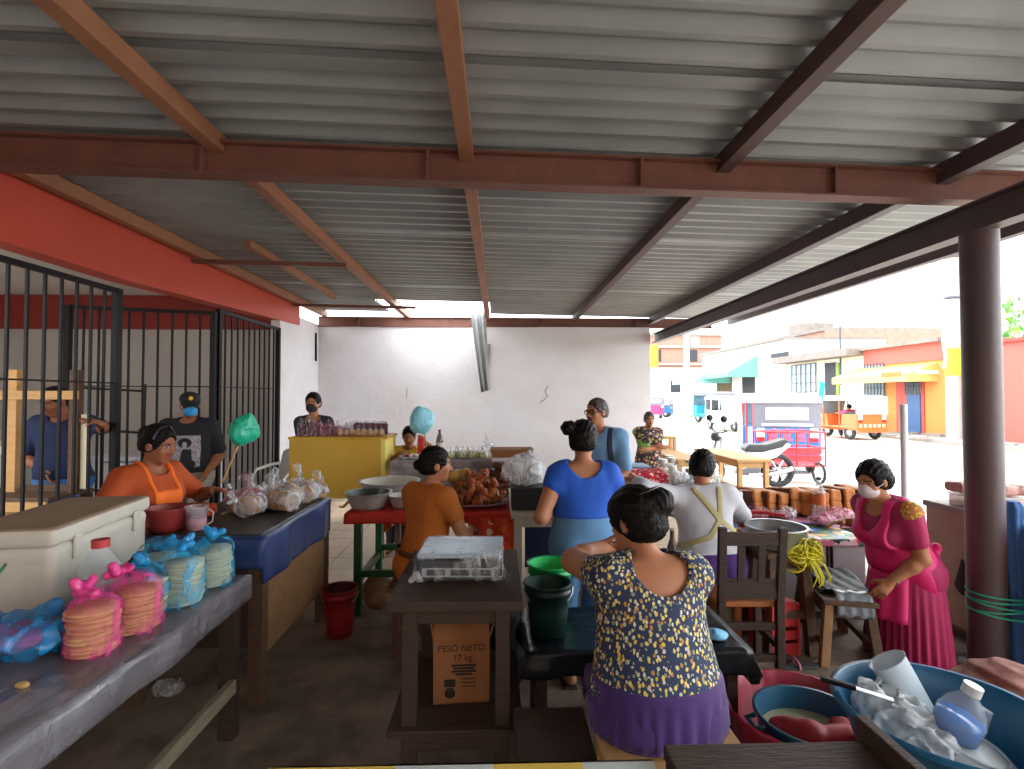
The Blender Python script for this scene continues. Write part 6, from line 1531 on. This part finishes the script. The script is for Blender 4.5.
q = MB(); q.add([(-hx, -hy, hz), (hx, -hy, hz), (hx, -hy+.05, hz+.09), (-hx, -hy+.05, hz+.09)], [(0, 1, 2, 3)]); fl = q.build('flap', M_card, g, solid=.005)
M_ink = mat('black print ink', '#1f1714', .8)
def text(body, loc, size, m, parent, rot=(math.pi/2, 0, 0), name='lettering', align='CENTER'):
    c = bpy.data.curves.new(name, 'FONT'); c.body = body; c.size = size; c.extrude = .0006; c.align_x = align; c.align_y = 'CENTER'
    o = bpy.data.objects.new(name, c); C.objects.link(o); c.materials.append(m); bpy.context.view_layer.update(); me = bpy.data.meshes.new_from_object(o.evaluated_get(bpy.context.evaluated_depsgraph_get())); bpy.data.objects.remove(o)
    o = bpy.data.objects.new(name, me); C.objects.link(o); o.parent = parent; o.location = loc; o.rotation_euler = rot; return o
text('PESO NETO', (.0, -hy-.002, .225), .037, M_ink, bx_); text('17 kg', (.005, -hy-.002, .185), .036, M_ink, bx_)
q = MB()
for z_, w_ in ((.155, .05), (.143, .042), (.131, .05), (.119, .035)): q.box(.01-w_, .01+w_, -hy-.0015, -hy, z_-.004, z_+.004)
q.box(-.07, -.025, -hy-.0015, -hy, .07, .1); q.lathe([(0, 0), (.022, 0), (.022, .0015), (0, .0015)], 14, (-.047, -hy, .045), Rm=Euler((math.pi/2, 0, 0)).to_matrix())
for z_ in (.1, .085, .07): q.box(.0, .06, -hy-.0008, -hy, z_-.002, z_+.002)
q.build('printed_marks', M_ink, bx_)
# ---- central tables
zm = .902
g = thing('black_crate', (.20, 3.42, zm), 'black box under the clear bag on the cream table', 'box')
q = MB(); q.box(-.115, .115, -.1, .1, 0, .135); q.build('box_shell', mat('black card', '#15171b', .6), g, bevel=.006); q = MB(); q.box(-.118, .118, -.103, .103, .12, .14); q.build('lid', mat('black card', '#15171b', .6), g, bevel=.004)
g = thing('plastic_bag', (.17, 3.42, zm+.142), 'big clear knotted bag with white foam cups on the black box', 'bag')
for x, y in ((-.04, 0), (.055, .01)):
    q = MB(); q.lathe([(0, .01), (.038, .01), (.048, .14), (.044, .14), (0, .13)], 20, (x, y, 0)); q.build('foam_cup', mat('white foam', '#d6d8cf', .7), g)
bagblob('bag_film', F_white, g, [Ell((0, 0, .095), (.14, .1, .1)), Cap((.01, 0, .13), (.06, 0, .23), .09, .015), Cap((-.05, 0, .12), (-.06, 0, .2), .06, .012)], .012, 20, .007, 6)
g = thing('cup', at(553, 508, 3.33), 'small light blue cup beside the black box at her hand', 'cup'); g.location.z = zm
q = MB(); q.lathe([(0, 0), (.028, 0), (.035, .08), (.031, .08), (0, .01)], 18); q.build('cup_wall', mat('light blue plastic', '#4aa3d6', .4), g)
q = MB(); q.tube([(.033, 0, .065), (.055, 0, .055), (.05, 0, .025), (.03, 0, .02)], .004, 6); q.build('handle', mat('light blue plastic', '#4aa3d6', .4), g)
bowl('bowl', (.83, 3.5, zm), 'white bowl beside the woman in blue', .05, .09, .07, M_enin, lip=.006)
bowl('bowl', (.80, 3.78, zm), 'bowl of orange and yellow fruit beyond the white bowl', .06, .1, .06, M_enin, inner=mat('orange fruit', '#d98a35', .6, var=.8, vscale=30, col2='#d9c23a'))
q = MB(); q.grid(lambda u, v: (.28+.4*u, 3.3+.5*v, zm+.004+.003*math.sin(20*u+13*v)), 20, 20); tag(q.build('paper_sheet', mat('white paper', '#dcdde0', .8), None, solid=.002), 'white paper spread on the cream table', 'paper')
zw = .848
g = thing('parcel', (1.3, 4.62, zw), 'red flowered cloth parcel near the white bowl', 'parcel')
bagblob('wrapped_cloth', mat_floral('red parcel print', '#b8182f', ['#e8a0a0', '#e0c8a0', '#d84058'], 26, .4), g, [Box((0, 0, .06), (.2, .14, .06), None, .04)], .012, 14, .008)
for i in range(4):
    g = thing('tray', (1.24, 5.02, zw+.03*i), '%s tray in the stack behind the red parcel' % ('lowest pale', 'second bluish', 'third pale', 'topmost bluish')[i], 'tray', 'stacked trays'); q = MB()
    q.box(-.19, .19, -.13, .13, 0, .018); q.box(-.205, .205, -.145, .145, .018, .028); q.build('tray_shell', mat('tray blue', '#7fa6c8', .4) if i % 2 else mat('tray white', '#cfd4d8', .4), g, bevel=.006)
bowl('tub', (1.14, 4.38, zw), 'white tub in front of the red parcel', .06, .085, .09, mat('white plastic', '#d6d6d4', .4), inner=M_enin)
for i, (x, y) in enumerate(((1.56, 4.9), (1.68, 5.02), (1.80, 4.85), (1.72, 5.2))):
    bottle('glass_jar', (x, y, zw), '%s clear jar among the parcels on the pale cloth' % ('first', 'second', 'third', 'rearmost')[i], [(0, 0), (.045, 0), (.05, .02), (.05, .13), (.038, .15), (.038, .165)], F_clear, .041, .155, M_enin, 'jar', ([(.044, .01), (.044, .1)], mat('jar filling', ('#c9c0a8', '#b8c8b0', '#d0c8c0', '#a8b8a0')[i], .6)))
for i, (x, y, w_, hh, fm, lb) in enumerate(((1.55, 4.55, .13, .13, F_white, 'white plastic bag of food beside the red parcel'), (1.82, 4.5, .14, .12, F_clear, 'clear bag behind the head of the woman in white'), (1.9, 4.8, .12, .13, film('bluish bag', '#a9c4d8', .7), 'bluish plastic bag at the right end of the pale cloth'), (1.75, 4.36, .1, .1, F_white, 'small white bag at the front edge of the pale cloth'))):
    g = thing('plastic_bag', (x, y, zw), lb, 'bag')
    bagblob('bag_film', fm, g, [Ell((0, 0, hh*.5), (w_, w_*.75, hh*.55)), Cap((0, 0, hh*.8), (.02, 0, hh*1.35), w_*.35, .012)], .014, 20, .009, i+20)
    bagblob('food_filling', mat('mixed filling %d' % i, ('#c9bfae', '#b8c2a8', '#a8b4c2', '#d0c4b4')[i], .7), g, [Ell((0, 0, hh*.4), (w_*.8, w_*.55, hh*.38))], .012, 20, .01, i)
# beer-like bottle between the heads
bottle('glass_bottle', (1.0, 2.98, .0), 'dark glass bottle with blue label between the two seated women', [(0, .60), (.03, .60), (.033, .61), (.033, .74), (.013, .81), (.012, .86)], film('brown glass', '#3a2414', .85, .08, 0), .014, .855, mat('silver cap', '#b8b8b0', .4, metal=.6), lab=([(.0338, .63), (.0338, .70)], mat('blue label', '#2f8fc0', .5)), cap_h=.012)
table('crate', 'small dark crate carrying the glass bottle', .9, 1.1, 2.88, 3.08, .60, W_brown, 'crate', leg=.03, th=.02, apron=.05)
# buckets on the low table
bucket((.225, 2.36, .565), 'dark green bucket at the front of the black plastic', .078, .10, .215, mat('dark green plastic', '#0c2f2a', .4), mat('dark green inside', '#123f36', .5), rib=True)
bucket((.255, 2.565, .565), 'bright green bucket behind the dark green one', .085, .105, .235, mat('bright green plastic', '#17a85a', .4), mat('bright green inside', '#25c46a', .5), bail=False)  # inside coloured brighter to stand for light coming through the plastic
g = thing('blue_lid', (.96, 2.3, .565), 'small pale blue lid at the right end of the black plastic', 'lid'); q = MB(); q.lathe([(0, 0), (.05, 0), (.055, .012), (0, .014)], 20); q.build('lid_disc', mat('pale blue lid', '#6fb2d8', .4), g); q = MB(); q.lathe([(0, .013), (.012, .014), (.01, .026), (0, .027)], 12); q.build('knob', mat('pale blue lid', '#6fb2d8', .4), g)
g = thing('black_bag', (.03, 2.86, 0), 'black cloth bag on the floor behind the green buckets', 'bag'); bagblob('bag_cloth', mat('black cloth', '#141216', .85), g, [Ell((0, 0, .3), (.13, .12, .3))], .012, 14, .01)
# ---- pan, nets
g = thing('pan', (1.84, 3.42, .645), 'wide aluminium pan with handles on the splayed table', 'pan'); q = MB()
q.lathe([(0, 0), (.18, 0), (.185, .01), (.185, .115), (.195, .12), (.195, .126), (.181, .126)], 44); q.build('pan_wall', M_alu, g); q = MB(); q.lathe([(.181, .126), (.178, .015), (0, .012)], 44); q.build('inside', mat('scoured aluminium', '#8a8c8e', .4, metal=.6), g)
for sx in (-1, 1): q = MB(); q.tube([(sx*.185, -.05, .09), (sx*.225, -.05, .095), (sx*.225, .05, .095), (sx*.185, .05, .09)], .007, 8); q.build('handle', M_alu, g)
g = thing('net_bag', (1.93, 3.28, .36), 'bundle of bright yellow plastic netting hanging from the pan table', 'net'); q = MB()
r0 = random.Random(3)
for i in range(70):
    a = r0.uniform(0, 6.28); c = Vector((r0.uniform(-.09, .07), r0.uniform(-.06, .0), r0.uniform(.22, .31))); rr = r0.uniform(.03, .07); n_ = Vector((r0.uniform(-1, 1), r0.uniform(-1, 1), r0.uniform(-1, 1))).normalized(); u = n_.orthogonal().normalized(); w = n_.cross(u)
    q.tube([c+(u*math.cos(t*.5236)+w*math.sin(t*.5236))*rr for t in range(12)], .005, 5, closed=True)
for i in range(9):
    x = r0.uniform(.0, .1); q.tube([Vector((x*.6-.03, -.06, .27)), Vector((x, -.09, .22)), Vector((x+.03, -.1, .15)), Vector((x+.02+r0.uniform(-.02, .02), -.09, r0.uniform(.08, .12)))], .004, 5)
tag(q.build('strands', mat('yellow netting', '#d8d02a', .45), g), None, None, None, 'stuff')
g = thing('red_box', (1.72, 3.33, .0), 'red plastic crate on the floor under the pan table', 'crate', None, R(10)); M_rb = mat('red crate plastic', '#b8242a', .45)
q = MB(); q.box(-.03, .16, -.1, .12, .0, .02)
for z_ in (.02, .1, .18, .26): q.box(-.03, .16, -.1, -.09, z_, z_+.055); q.box(-.03, .16, .11, .12, z_, z_+.055); q.box(-.03, -.02, -.09, .11, z_, z_+.055); q.box(.15, .16, -.09, .11, z_, z_+.055)
for x in (-.025, .155):
    for y in (-.095, .115): q.box(x-.01, x+.01, y-.01, y+.01, 0, .32)
q.build('crate_shell', M_rb, g); q = MB(); q.box(-.02, .15, -.09, .11, .3, .33); q.build('packed_cloth', M_rb, g)
g = thing('red_box', (1.74, 3.62, .645), 'flat red box with white marks behind the chair back', 'box'); q = MB(); q.box(-.05, .04, -.03, .03, 0, .09); q.build('box_shell', M_rb, g, bevel=.004); q = MB(); q.box(-.02, .01, -.032, -.03, .03, .06); q.build('printed_marks', M_enin, g)
# loaves
M_loafs = mat('loaf side', '#5c3420', .7, var=.4, vscale=12, col2='#3d2114'); M_loaff = mat('loaf end', '#b5702f', .7, var=.5, vscale=14, col2='#8f5222')
for i, (px, w_, t_) in enumerate(((745, .10, 24), (757, .10, 24), (769, .10, 20), (783, .10, 18), (800, .11, -6), (813, .11, -4), (826, .10, 0), (838, .10, 4), (852, .12, 8), (866, .12, 10))):
    c = at(px, 505, 4.62); g = thing('loaf', (c.x, 4.62, .582), 'brown block loaf, %s of the row counted from the woman in white' % (ordn[i] if i < 9 else 'last'), 'loaf', 'row of brown loaves', R(t_))
    g.rotation_euler.x = R(rg.uniform(-5, 5)) if i % 3 else R(-8); g.scale = (1, 1, rg.uniform(.88, 1.06)); S = Soft(.007); S.add(Box((0, .0, .058), (w_/2+.006, .17, .057), None, .022), .012); S.add(Box((0, .0, .168), (w_/2+.004, .168, .057), None, .022), .012); S.warp(lambda P, d: d+.004*vnoise(P, 24, i)); soft_obj('bread_block', S, [M_loafs, M_loaff], g, lambda c_: ((c_[:, 1] < -.15) | (c_[:, 2] > .216)).astype(int))
g = thing('soda_bottle', (at(823, 520, 4.35).x, 4.40, .582), 'clear plastic bottle with orange label before the loaves', 'bottle'); q = MB(); q.lathe([(0, 0), (.045, 0), (.05, .02), (.048, .2), (.045, .24), (.02, .3), (.016, .33)], 24); q.build('bottle_body', F_bot, g)
q = MB(); q.lathe([(.051, .12), (.051, .21)], 24); q.build('paper_label', mat('orange label', '', .6), g); q = MB(); q.lathe([(0, .33), (.02, .33), (.02, .35), (0, .35)], 14); q.build('cap', M_dark, g)
for i, (x, y, w_, m_, lb) in enumerate(((2.2, 4.42, .12, F_rose, 'pinkish bag of food in front of the first loaves'), (2.44, 4.40, .1, F_white, 'white crumpled bag before the middle loaves'), (2.86, 4.36, .15, F_rose, 'pink plastic bag under the far hand of the woman in pink'), (2.62, 4.16, .1, F_rose, 'flat pink bag on the flowered oilcloth'))):
    g = thing('plastic_bag', (x, y, .584), lb, 'bag'); bagblob('bag_film', m_, g, [Ell((0, 0, .05), (w_, .1, .05))], .014, 22, .008, i+30); bagblob('food_filling', mat('pink food', '#c88a9a', .7, var=.5, vscale=20), g, [Ell((0, 0, .035), (w_*.75, .07, .032))], .01, 20, .009, i)
g = thing('red_tongs', (2.12, 4.2, .6), 'long red handled tool across the table beside the pan', 'tool'); q = MB(); q.tube([(-.15, .12, .06), (.05, .05, .07), (.2, -.03, .06)], .014, 8); q.build('handle', M_rb, g)
# black bags on stool
g = thing('black_bags', (2.17, 3.36, .402), 'pile of flat black plastic bags on the stool of the woman in pink', 'plastic bags', None, R(-14))
for i in range(4):
    q = MB(); q.grid(lambda u, v, i=i: (-.13+.27*u+.012*i, -.2+.4*v+.015*(i % 2), .004+.007*i+.004*math.sin(18*u+9*v+i)+(.02*v*v if i == 3 else 0)), 18, 24); q.build('flat_bag', mat('dull black plastic', '#0e1013', .5, spec=.2, bump=.5, bscale=14), g, solid=.004)
q = MB(); q.grid(lambda u, v: (-.07+.2*u, -.2-.09*min(1, v*1.6)-.004*math.sin(u*20), .035-.2*max(0, v-.35)+.004*math.sin(16*u)), 14, 12); q.build('hanging_bag', mat('greyish plastic film', '#7f8890', .25, bump=.5, bscale=20), g, solid=.004)
g = thing('green_tie', (at(887, 580, 3.02).x, 3.06, .445), 'small green plastic tie at the fingers of the woman in pink', 'tie'); q = MB(); q.tube([(0, 0, 0), (.01, 0, .05), (-.005, 0, .08), (-.012, 0, .04)], .006, 6); q.build('tie_strip', mat('green tie', '#1f9a5a', .5), g)
# containers on the street counter
for i, (x, y, z_, lb) in enumerate(((3.25, 3.52, .87, 'clear lidded food box on the street counter, lower one'), (3.24, 3.53, .965, 'pinkish food parcel on top of the clear lidded box'), (3.40, 3.40, .87, 'second clear food box nearest the steel pillar'), (3.40, 3.40, .965, 'pinkish parcel stacked nearest the steel pillar'))):
    g = thing('food_box', (x, y, z_), lb, 'food box')
    if i % 2 == 0: q = MB(); q.box(-.085, .085, -.07, .07, 0, .075); q.build('box_shell', film('pinkish box plastic', '#c9a8a4', .7, .25, 0), g, bevel=.008); q = MB(); q.box(-.092, .092, -.077, .077, .075, .09); q.build('lid', film('clear lid', '#d8d8d8', .6, .2, 0), g, bevel=.005)
    else: bagblob('parcel', mat('pinkish wrapped food', '#b98478', .5, var=.5, vscale=14), g, [Box((0, 0, .035), (.1, .075, .035), None, .025)], .006, 20, .008, i)
# blue roll tied to the post
g = thing('cloth_roll', (3.062, 3.05, 0), 'upright roll of faded blue cloth tied to the steel pillar', 'cloth roll')
S = Soft(.007); S.add(Cap((.0, 0, .05), (.01, 0, .45), .058, .05), .02); S.add(Cap((.01, 0, .45), (.0, 0, .95), .048, .062), .02); S.warp(lambda P, d: d+.005*np.sin(np.arctan2(P[:, 1], P[:, 0])*7+P[:, 2]*6)+.006*vnoise(P*_np((1, 1, .3)), 20, 3)); S.warp(lambda P, d: np.maximum(d, P[:, 2]-1.0)); soft_obj('rolled_cloth', S, mat('faded blue cloth', '#33609a', .85, var=.5, vscale=10, col2='#234672'), g)
g = thing('rope', (2.985, 3.06, 0), 'turquoise rope wound round the steel pillar and blue roll', 'rope'); q = MB()
pts = []
for i in range(90):
    a = i*2*math.pi/18; pts.append((.165*math.cos(a), .112*math.sin(a), .47-.028*i/18+.03*math.sin(a*.5+1)*(1 if i > 40 else .3)))
q.tube(pts, .006, 6); q.tube([(.1, -.115, .42), (.12, -.14, .36), (.1, -.13, .3), (.13, -.12, .25), (.14, -.12, .21)], .006, 6); q.tube([(.1, -.115, .44), (.14, -.15, .4), (.08, -.14, .38), (.12, -.13, .45), (.1, -.115, .42)], .006, 6)
q.build('rope_strand', mat('turquoise rope', '#28a890', .6), g)
# ---- right front: tub, pot, basin, sack
TC = Vector((1.42, 1.635, .35)); M_tub = mat('teal blue plastic', '#135a80', .35, var=.15, vscale=4)
table('crate', 'low dark crate under the big blue tub', 1.25, 1.6, 1.46, 1.81, .345, W_dark, 'crate', leg=.04, th=.03, apron=.1)
g = thing('tub', TC, 'big teal blue washing tub with jug, bags and bottle', 'tub'); q = MB()
q.lathe([(0, 0), (.2, 0), (.215, .02), (.25, .14), (.275, .22), (.295, .245), (.305, .265), (.315, .27), (.315, .28), (.295, .283)], 56); q.build('tub_wall', M_tub, g)
q = MB(); q.lathe([(.295, .283), (.28, .262), (.262, .22), (.238, .13), (.205, .025), (0, .015)], 56); q.build('inside', M_tub, g)
g = thing('jug', TC+Vector((.07, .17, .13)), 'translucent plastic jug standing tilted in the blue tub', 'jug'); g.rotation_euler = (R(-18), R(-22), R(15)); M_jug = film('milky jug plastic', '#cddbe2', .72, .3, 0)
q = MB(); q.lathe([(0, 0), (.05, 0), (.058, .02), (.066, .22), (.07, .225), (.062, .222), (.05, .02), (0, .012)], 30, sx=1.0, sy=.8); q.build('jug_wall', M_jug, g); q = MB(); q.tube([(-.062, 0, .19), (-.1, 0, .18), (-.098, 0, .08), (-.058, 0, .06)], .009, 8); q.build('handle', M_jug, g)
g = thing('plastic_bags', TC+Vector((-.08, .05, .09)), 'heap of clear wet plastic bags in the blue tub', 'plastic bags')
bagblob('bag_film', film('wet white film', '#dfe6ea', .4, .15, av=.85), g, [Ell((-.01, .05, .09), (.12, .12, .085)), Ell((-.02, -.06, .08), (.1, .09, .06)), Cap((-.05, .05, .13), (-.07, .1, .17), .05, .03)], .022, 20, .006, 8)
g = thing('lid', TC+Vector((.06, -.02, .15)), 'round white lid under the blue liquid bottle', 'lid'); q = MB(); q.lathe([(0, 0), (.11, .0), (.115, .01), (.1, .022), (0, .024)], 36); q.build('lid_disc', mat('milky lid', '#c9d0d0', .4), g); g.rotation_euler = (R(8), R(10), 0); q = MB(); q.lathe([(.085, .024), (.09, .03), (.085, .034)], 30); q.build('rim_ring', mat('milky lid', '', .4), g)
g = bottle('soap_bottle', TC+Vector((.04, .02, .19)), 'round clear bottle of blue liquid with white cap in the blue tub', [(0, 0), (.058, 0), (.066, .02), (.066, .07), (.05, .11), (.026, .14), (.022, .15)], F_bot, .026, .148, mat('white cap', '#cfd3d3', .4), liquid=([(.062, .006), (.062, .066)], mat('blue liquid', '#2b7fd6', .15, spec=.6)), cap_h=.03); g.rotation_euler = (R(10), R(14), 0)
q = MB(); q.tube([(.05, .0, .11), (.085, 0, .1), (.09, 0, .05), (.065, 0, .03)], .007, 8); q.build('grip_handle', F_bot, g)
g = thing('knife', TC+Vector((-.27, .10, .283)), 'black handled knife resting on the rim of the blue tub', 'knife'); q = MB(); q.bar((-.04, .05, .02), (.05, .0, .012), .022, .016); q.build('handle', M_iron, g, bevel=.004); q = MB(); q.bar((.05, .0, .012), (.14, -.05, .0), .022, .002); q.build('blade', M_chrome, g)
g = thing('basin', (1.235, 2.13, .0), 'red plastic basin with scalloped rim on the floor', 'basin'); g.scale = (1, 1, 1.18); M_rbz = mat('raspberry plastic', '#a02a3e', .4)
for nm, pr in (('basin_wall', [(0, 0), (.2, 0), (.22, .02), (.27, .26), (.295, .29), (.30, .298), (.285, .3)]), ('inside', [(.285, .3), (.262, .262), (.212, .02), (0, .012)])):
    q = MB(); q.lathe(pr, 72, wob=lambda t, z: 1+.018*math.sin(t*24)*(z > .25)); q.build(nm, M_rbz, g)
g = thing('pot', (1.222, 2.03, .10), 'dark blue pot with red cloth and water standing in the red basin', 'pot'); M_pot = mat('deep teal enamel', '#14425e', .35)
q = MB(); q.lathe([(0, 0), (.12, 0), (.13, .02), (.185, .2), (.2, .27), (.21, .278), (.207, .284), (.196, .282)], 48); q.build('pot_wall', M_pot, g); q = MB(); q.lathe([(.196, .282), (.18, .2), (.125, .02), (0, .012)], 48); q.build('inside', mat('pot inside', '#15506e', .4), g)
q = MB(); q.tube([(-.2, -.04, .26), (-.235, -.03, .25), (-.235, .04, .25), (-.2, .04, .26)], .009, 8); q.build('handle', M_pot, g)
q = MB(); q.lathe([(0, .2), (.178, .2)], 36); q.build('water', mat('murky water', '#a8a88a', .15, var=.3, vscale=6), g)
g = thing('red_cloth', (1.222, 2.03, .29), 'wet red cloth in the dark blue pot', 'cloth'); S = Soft(.007); S.add(Cap((-.12, .03, .03), (-.03, -.06, .05), .035, .04), .02); S.add(Cap((-.03, -.06, .04), (.1, -.06, .04), .045, .04), .02); S.add(Ell((.12, -.01, .03), (.045, .06, .04)), .02); S.warp(lambda P, d: d+.012*vnoise(P, 22, 2)); soft_obj('wet_cloth', S, mat('wet red cloth', '#9a1c1f', .5), g)
g = thing('metal_tray', (1.02, 2.2, 0), 'small grey tray leaning left of the red basin', 'tray', None, R(20)); q = MB(); q.box(-.11, .02, -.15, .15, .0, .015); q.box(-.12, -.11, -.16, .16, .0, .03); q.box(-.11, .02, -.16, -.15, 0, .03); q.box(-.11, .02, .15, .16, 0, .03); q.build('tray_shell', mat('grey zinc', '#8d969b', .4, metal=.4), g)
g = thing('woven_sack', (2.12, 2.12, 0), 'rust red woven sack at the right edge below the pillar', 'sack'); S = Soft(.01); S.add(Ell((0, 0, .27), (.26, .24, .25)), .03); S.add(Ell((.02, 0, .12), (.24, .22, .12)), .05); S.warp(lambda P, d: d+.010*np.abs(np.sin(P[:, 2]*42+P[:, 0]*20+2*vnoise(P, 5)))+.006*vnoise(P, 16)); soft_obj('woven_cloth', S, mat('rust woven strips', '#7a3a30', .7, var=.9, vscale=14, col2='#a8786a', stretch=(1, 1, 4)), g)
# floor things
for i, (px, py, lb) in enumerate(((775, 655, 'pink and dark sandal on the floor under the pan table'), (800, 668, 'dark sandal lying before the stool of black bags'))):
    c = atz(px, py, 0); g = thing('sandal', c, lb, 'sandal', None, R(40+50*i)); S = Soft(.006); S.add(Cap((0, -.08, .012), (0, .09, .012), .035, .042, (0, 0, 1), .3), .01); soft_obj('sole', S, M_dark, g); q = MB(); q.tube([(-.04, .02, .01), (-.03, .03, .05), (.03, .03, .05), (.04, .02, .01)], .01, 6); q.build('strap', mat('pink strap', '#a85a6a', .6), g)
g = thing('plastic_bag', atz(168, 693, 0), 'crumpled clear plastic litter on the floor under the plastic covered table', 'litter'); bagblob('bag_film', F_white, g, [Ell((0, 0, .03), (.08, .06, .035))], .014, 26, .007)
g = thing('floor_cloth', atz(905, 672, 0), 'dark red rag on the floor behind the hem of the pink skirt', 'rag'); g.location = (2.86, 3.42, 0); bagblob('rag', mat('maroon rag', '#5c2a2a', .9), g, [Ell((0, 0, .03), (.1, .12, .03))], .012, 20, .008)
g = thing('hand_bag', (3.11, 3.5, .2), 'dark cloth hung on the tan side of the street counter', 'cloth'); g.location = (3.105, 3.42, .3); S = Soft(.008); S.add(Cap((0, 0, .22), (0, 0, .06), .02, .06, (1, 0, 0), .35), .02); S.warp(lambda P, d: d+.006*vnoise(P, 20)); soft_obj('hung_cloth', S, mat('dark brown cloth', '#33221f', .9), g)
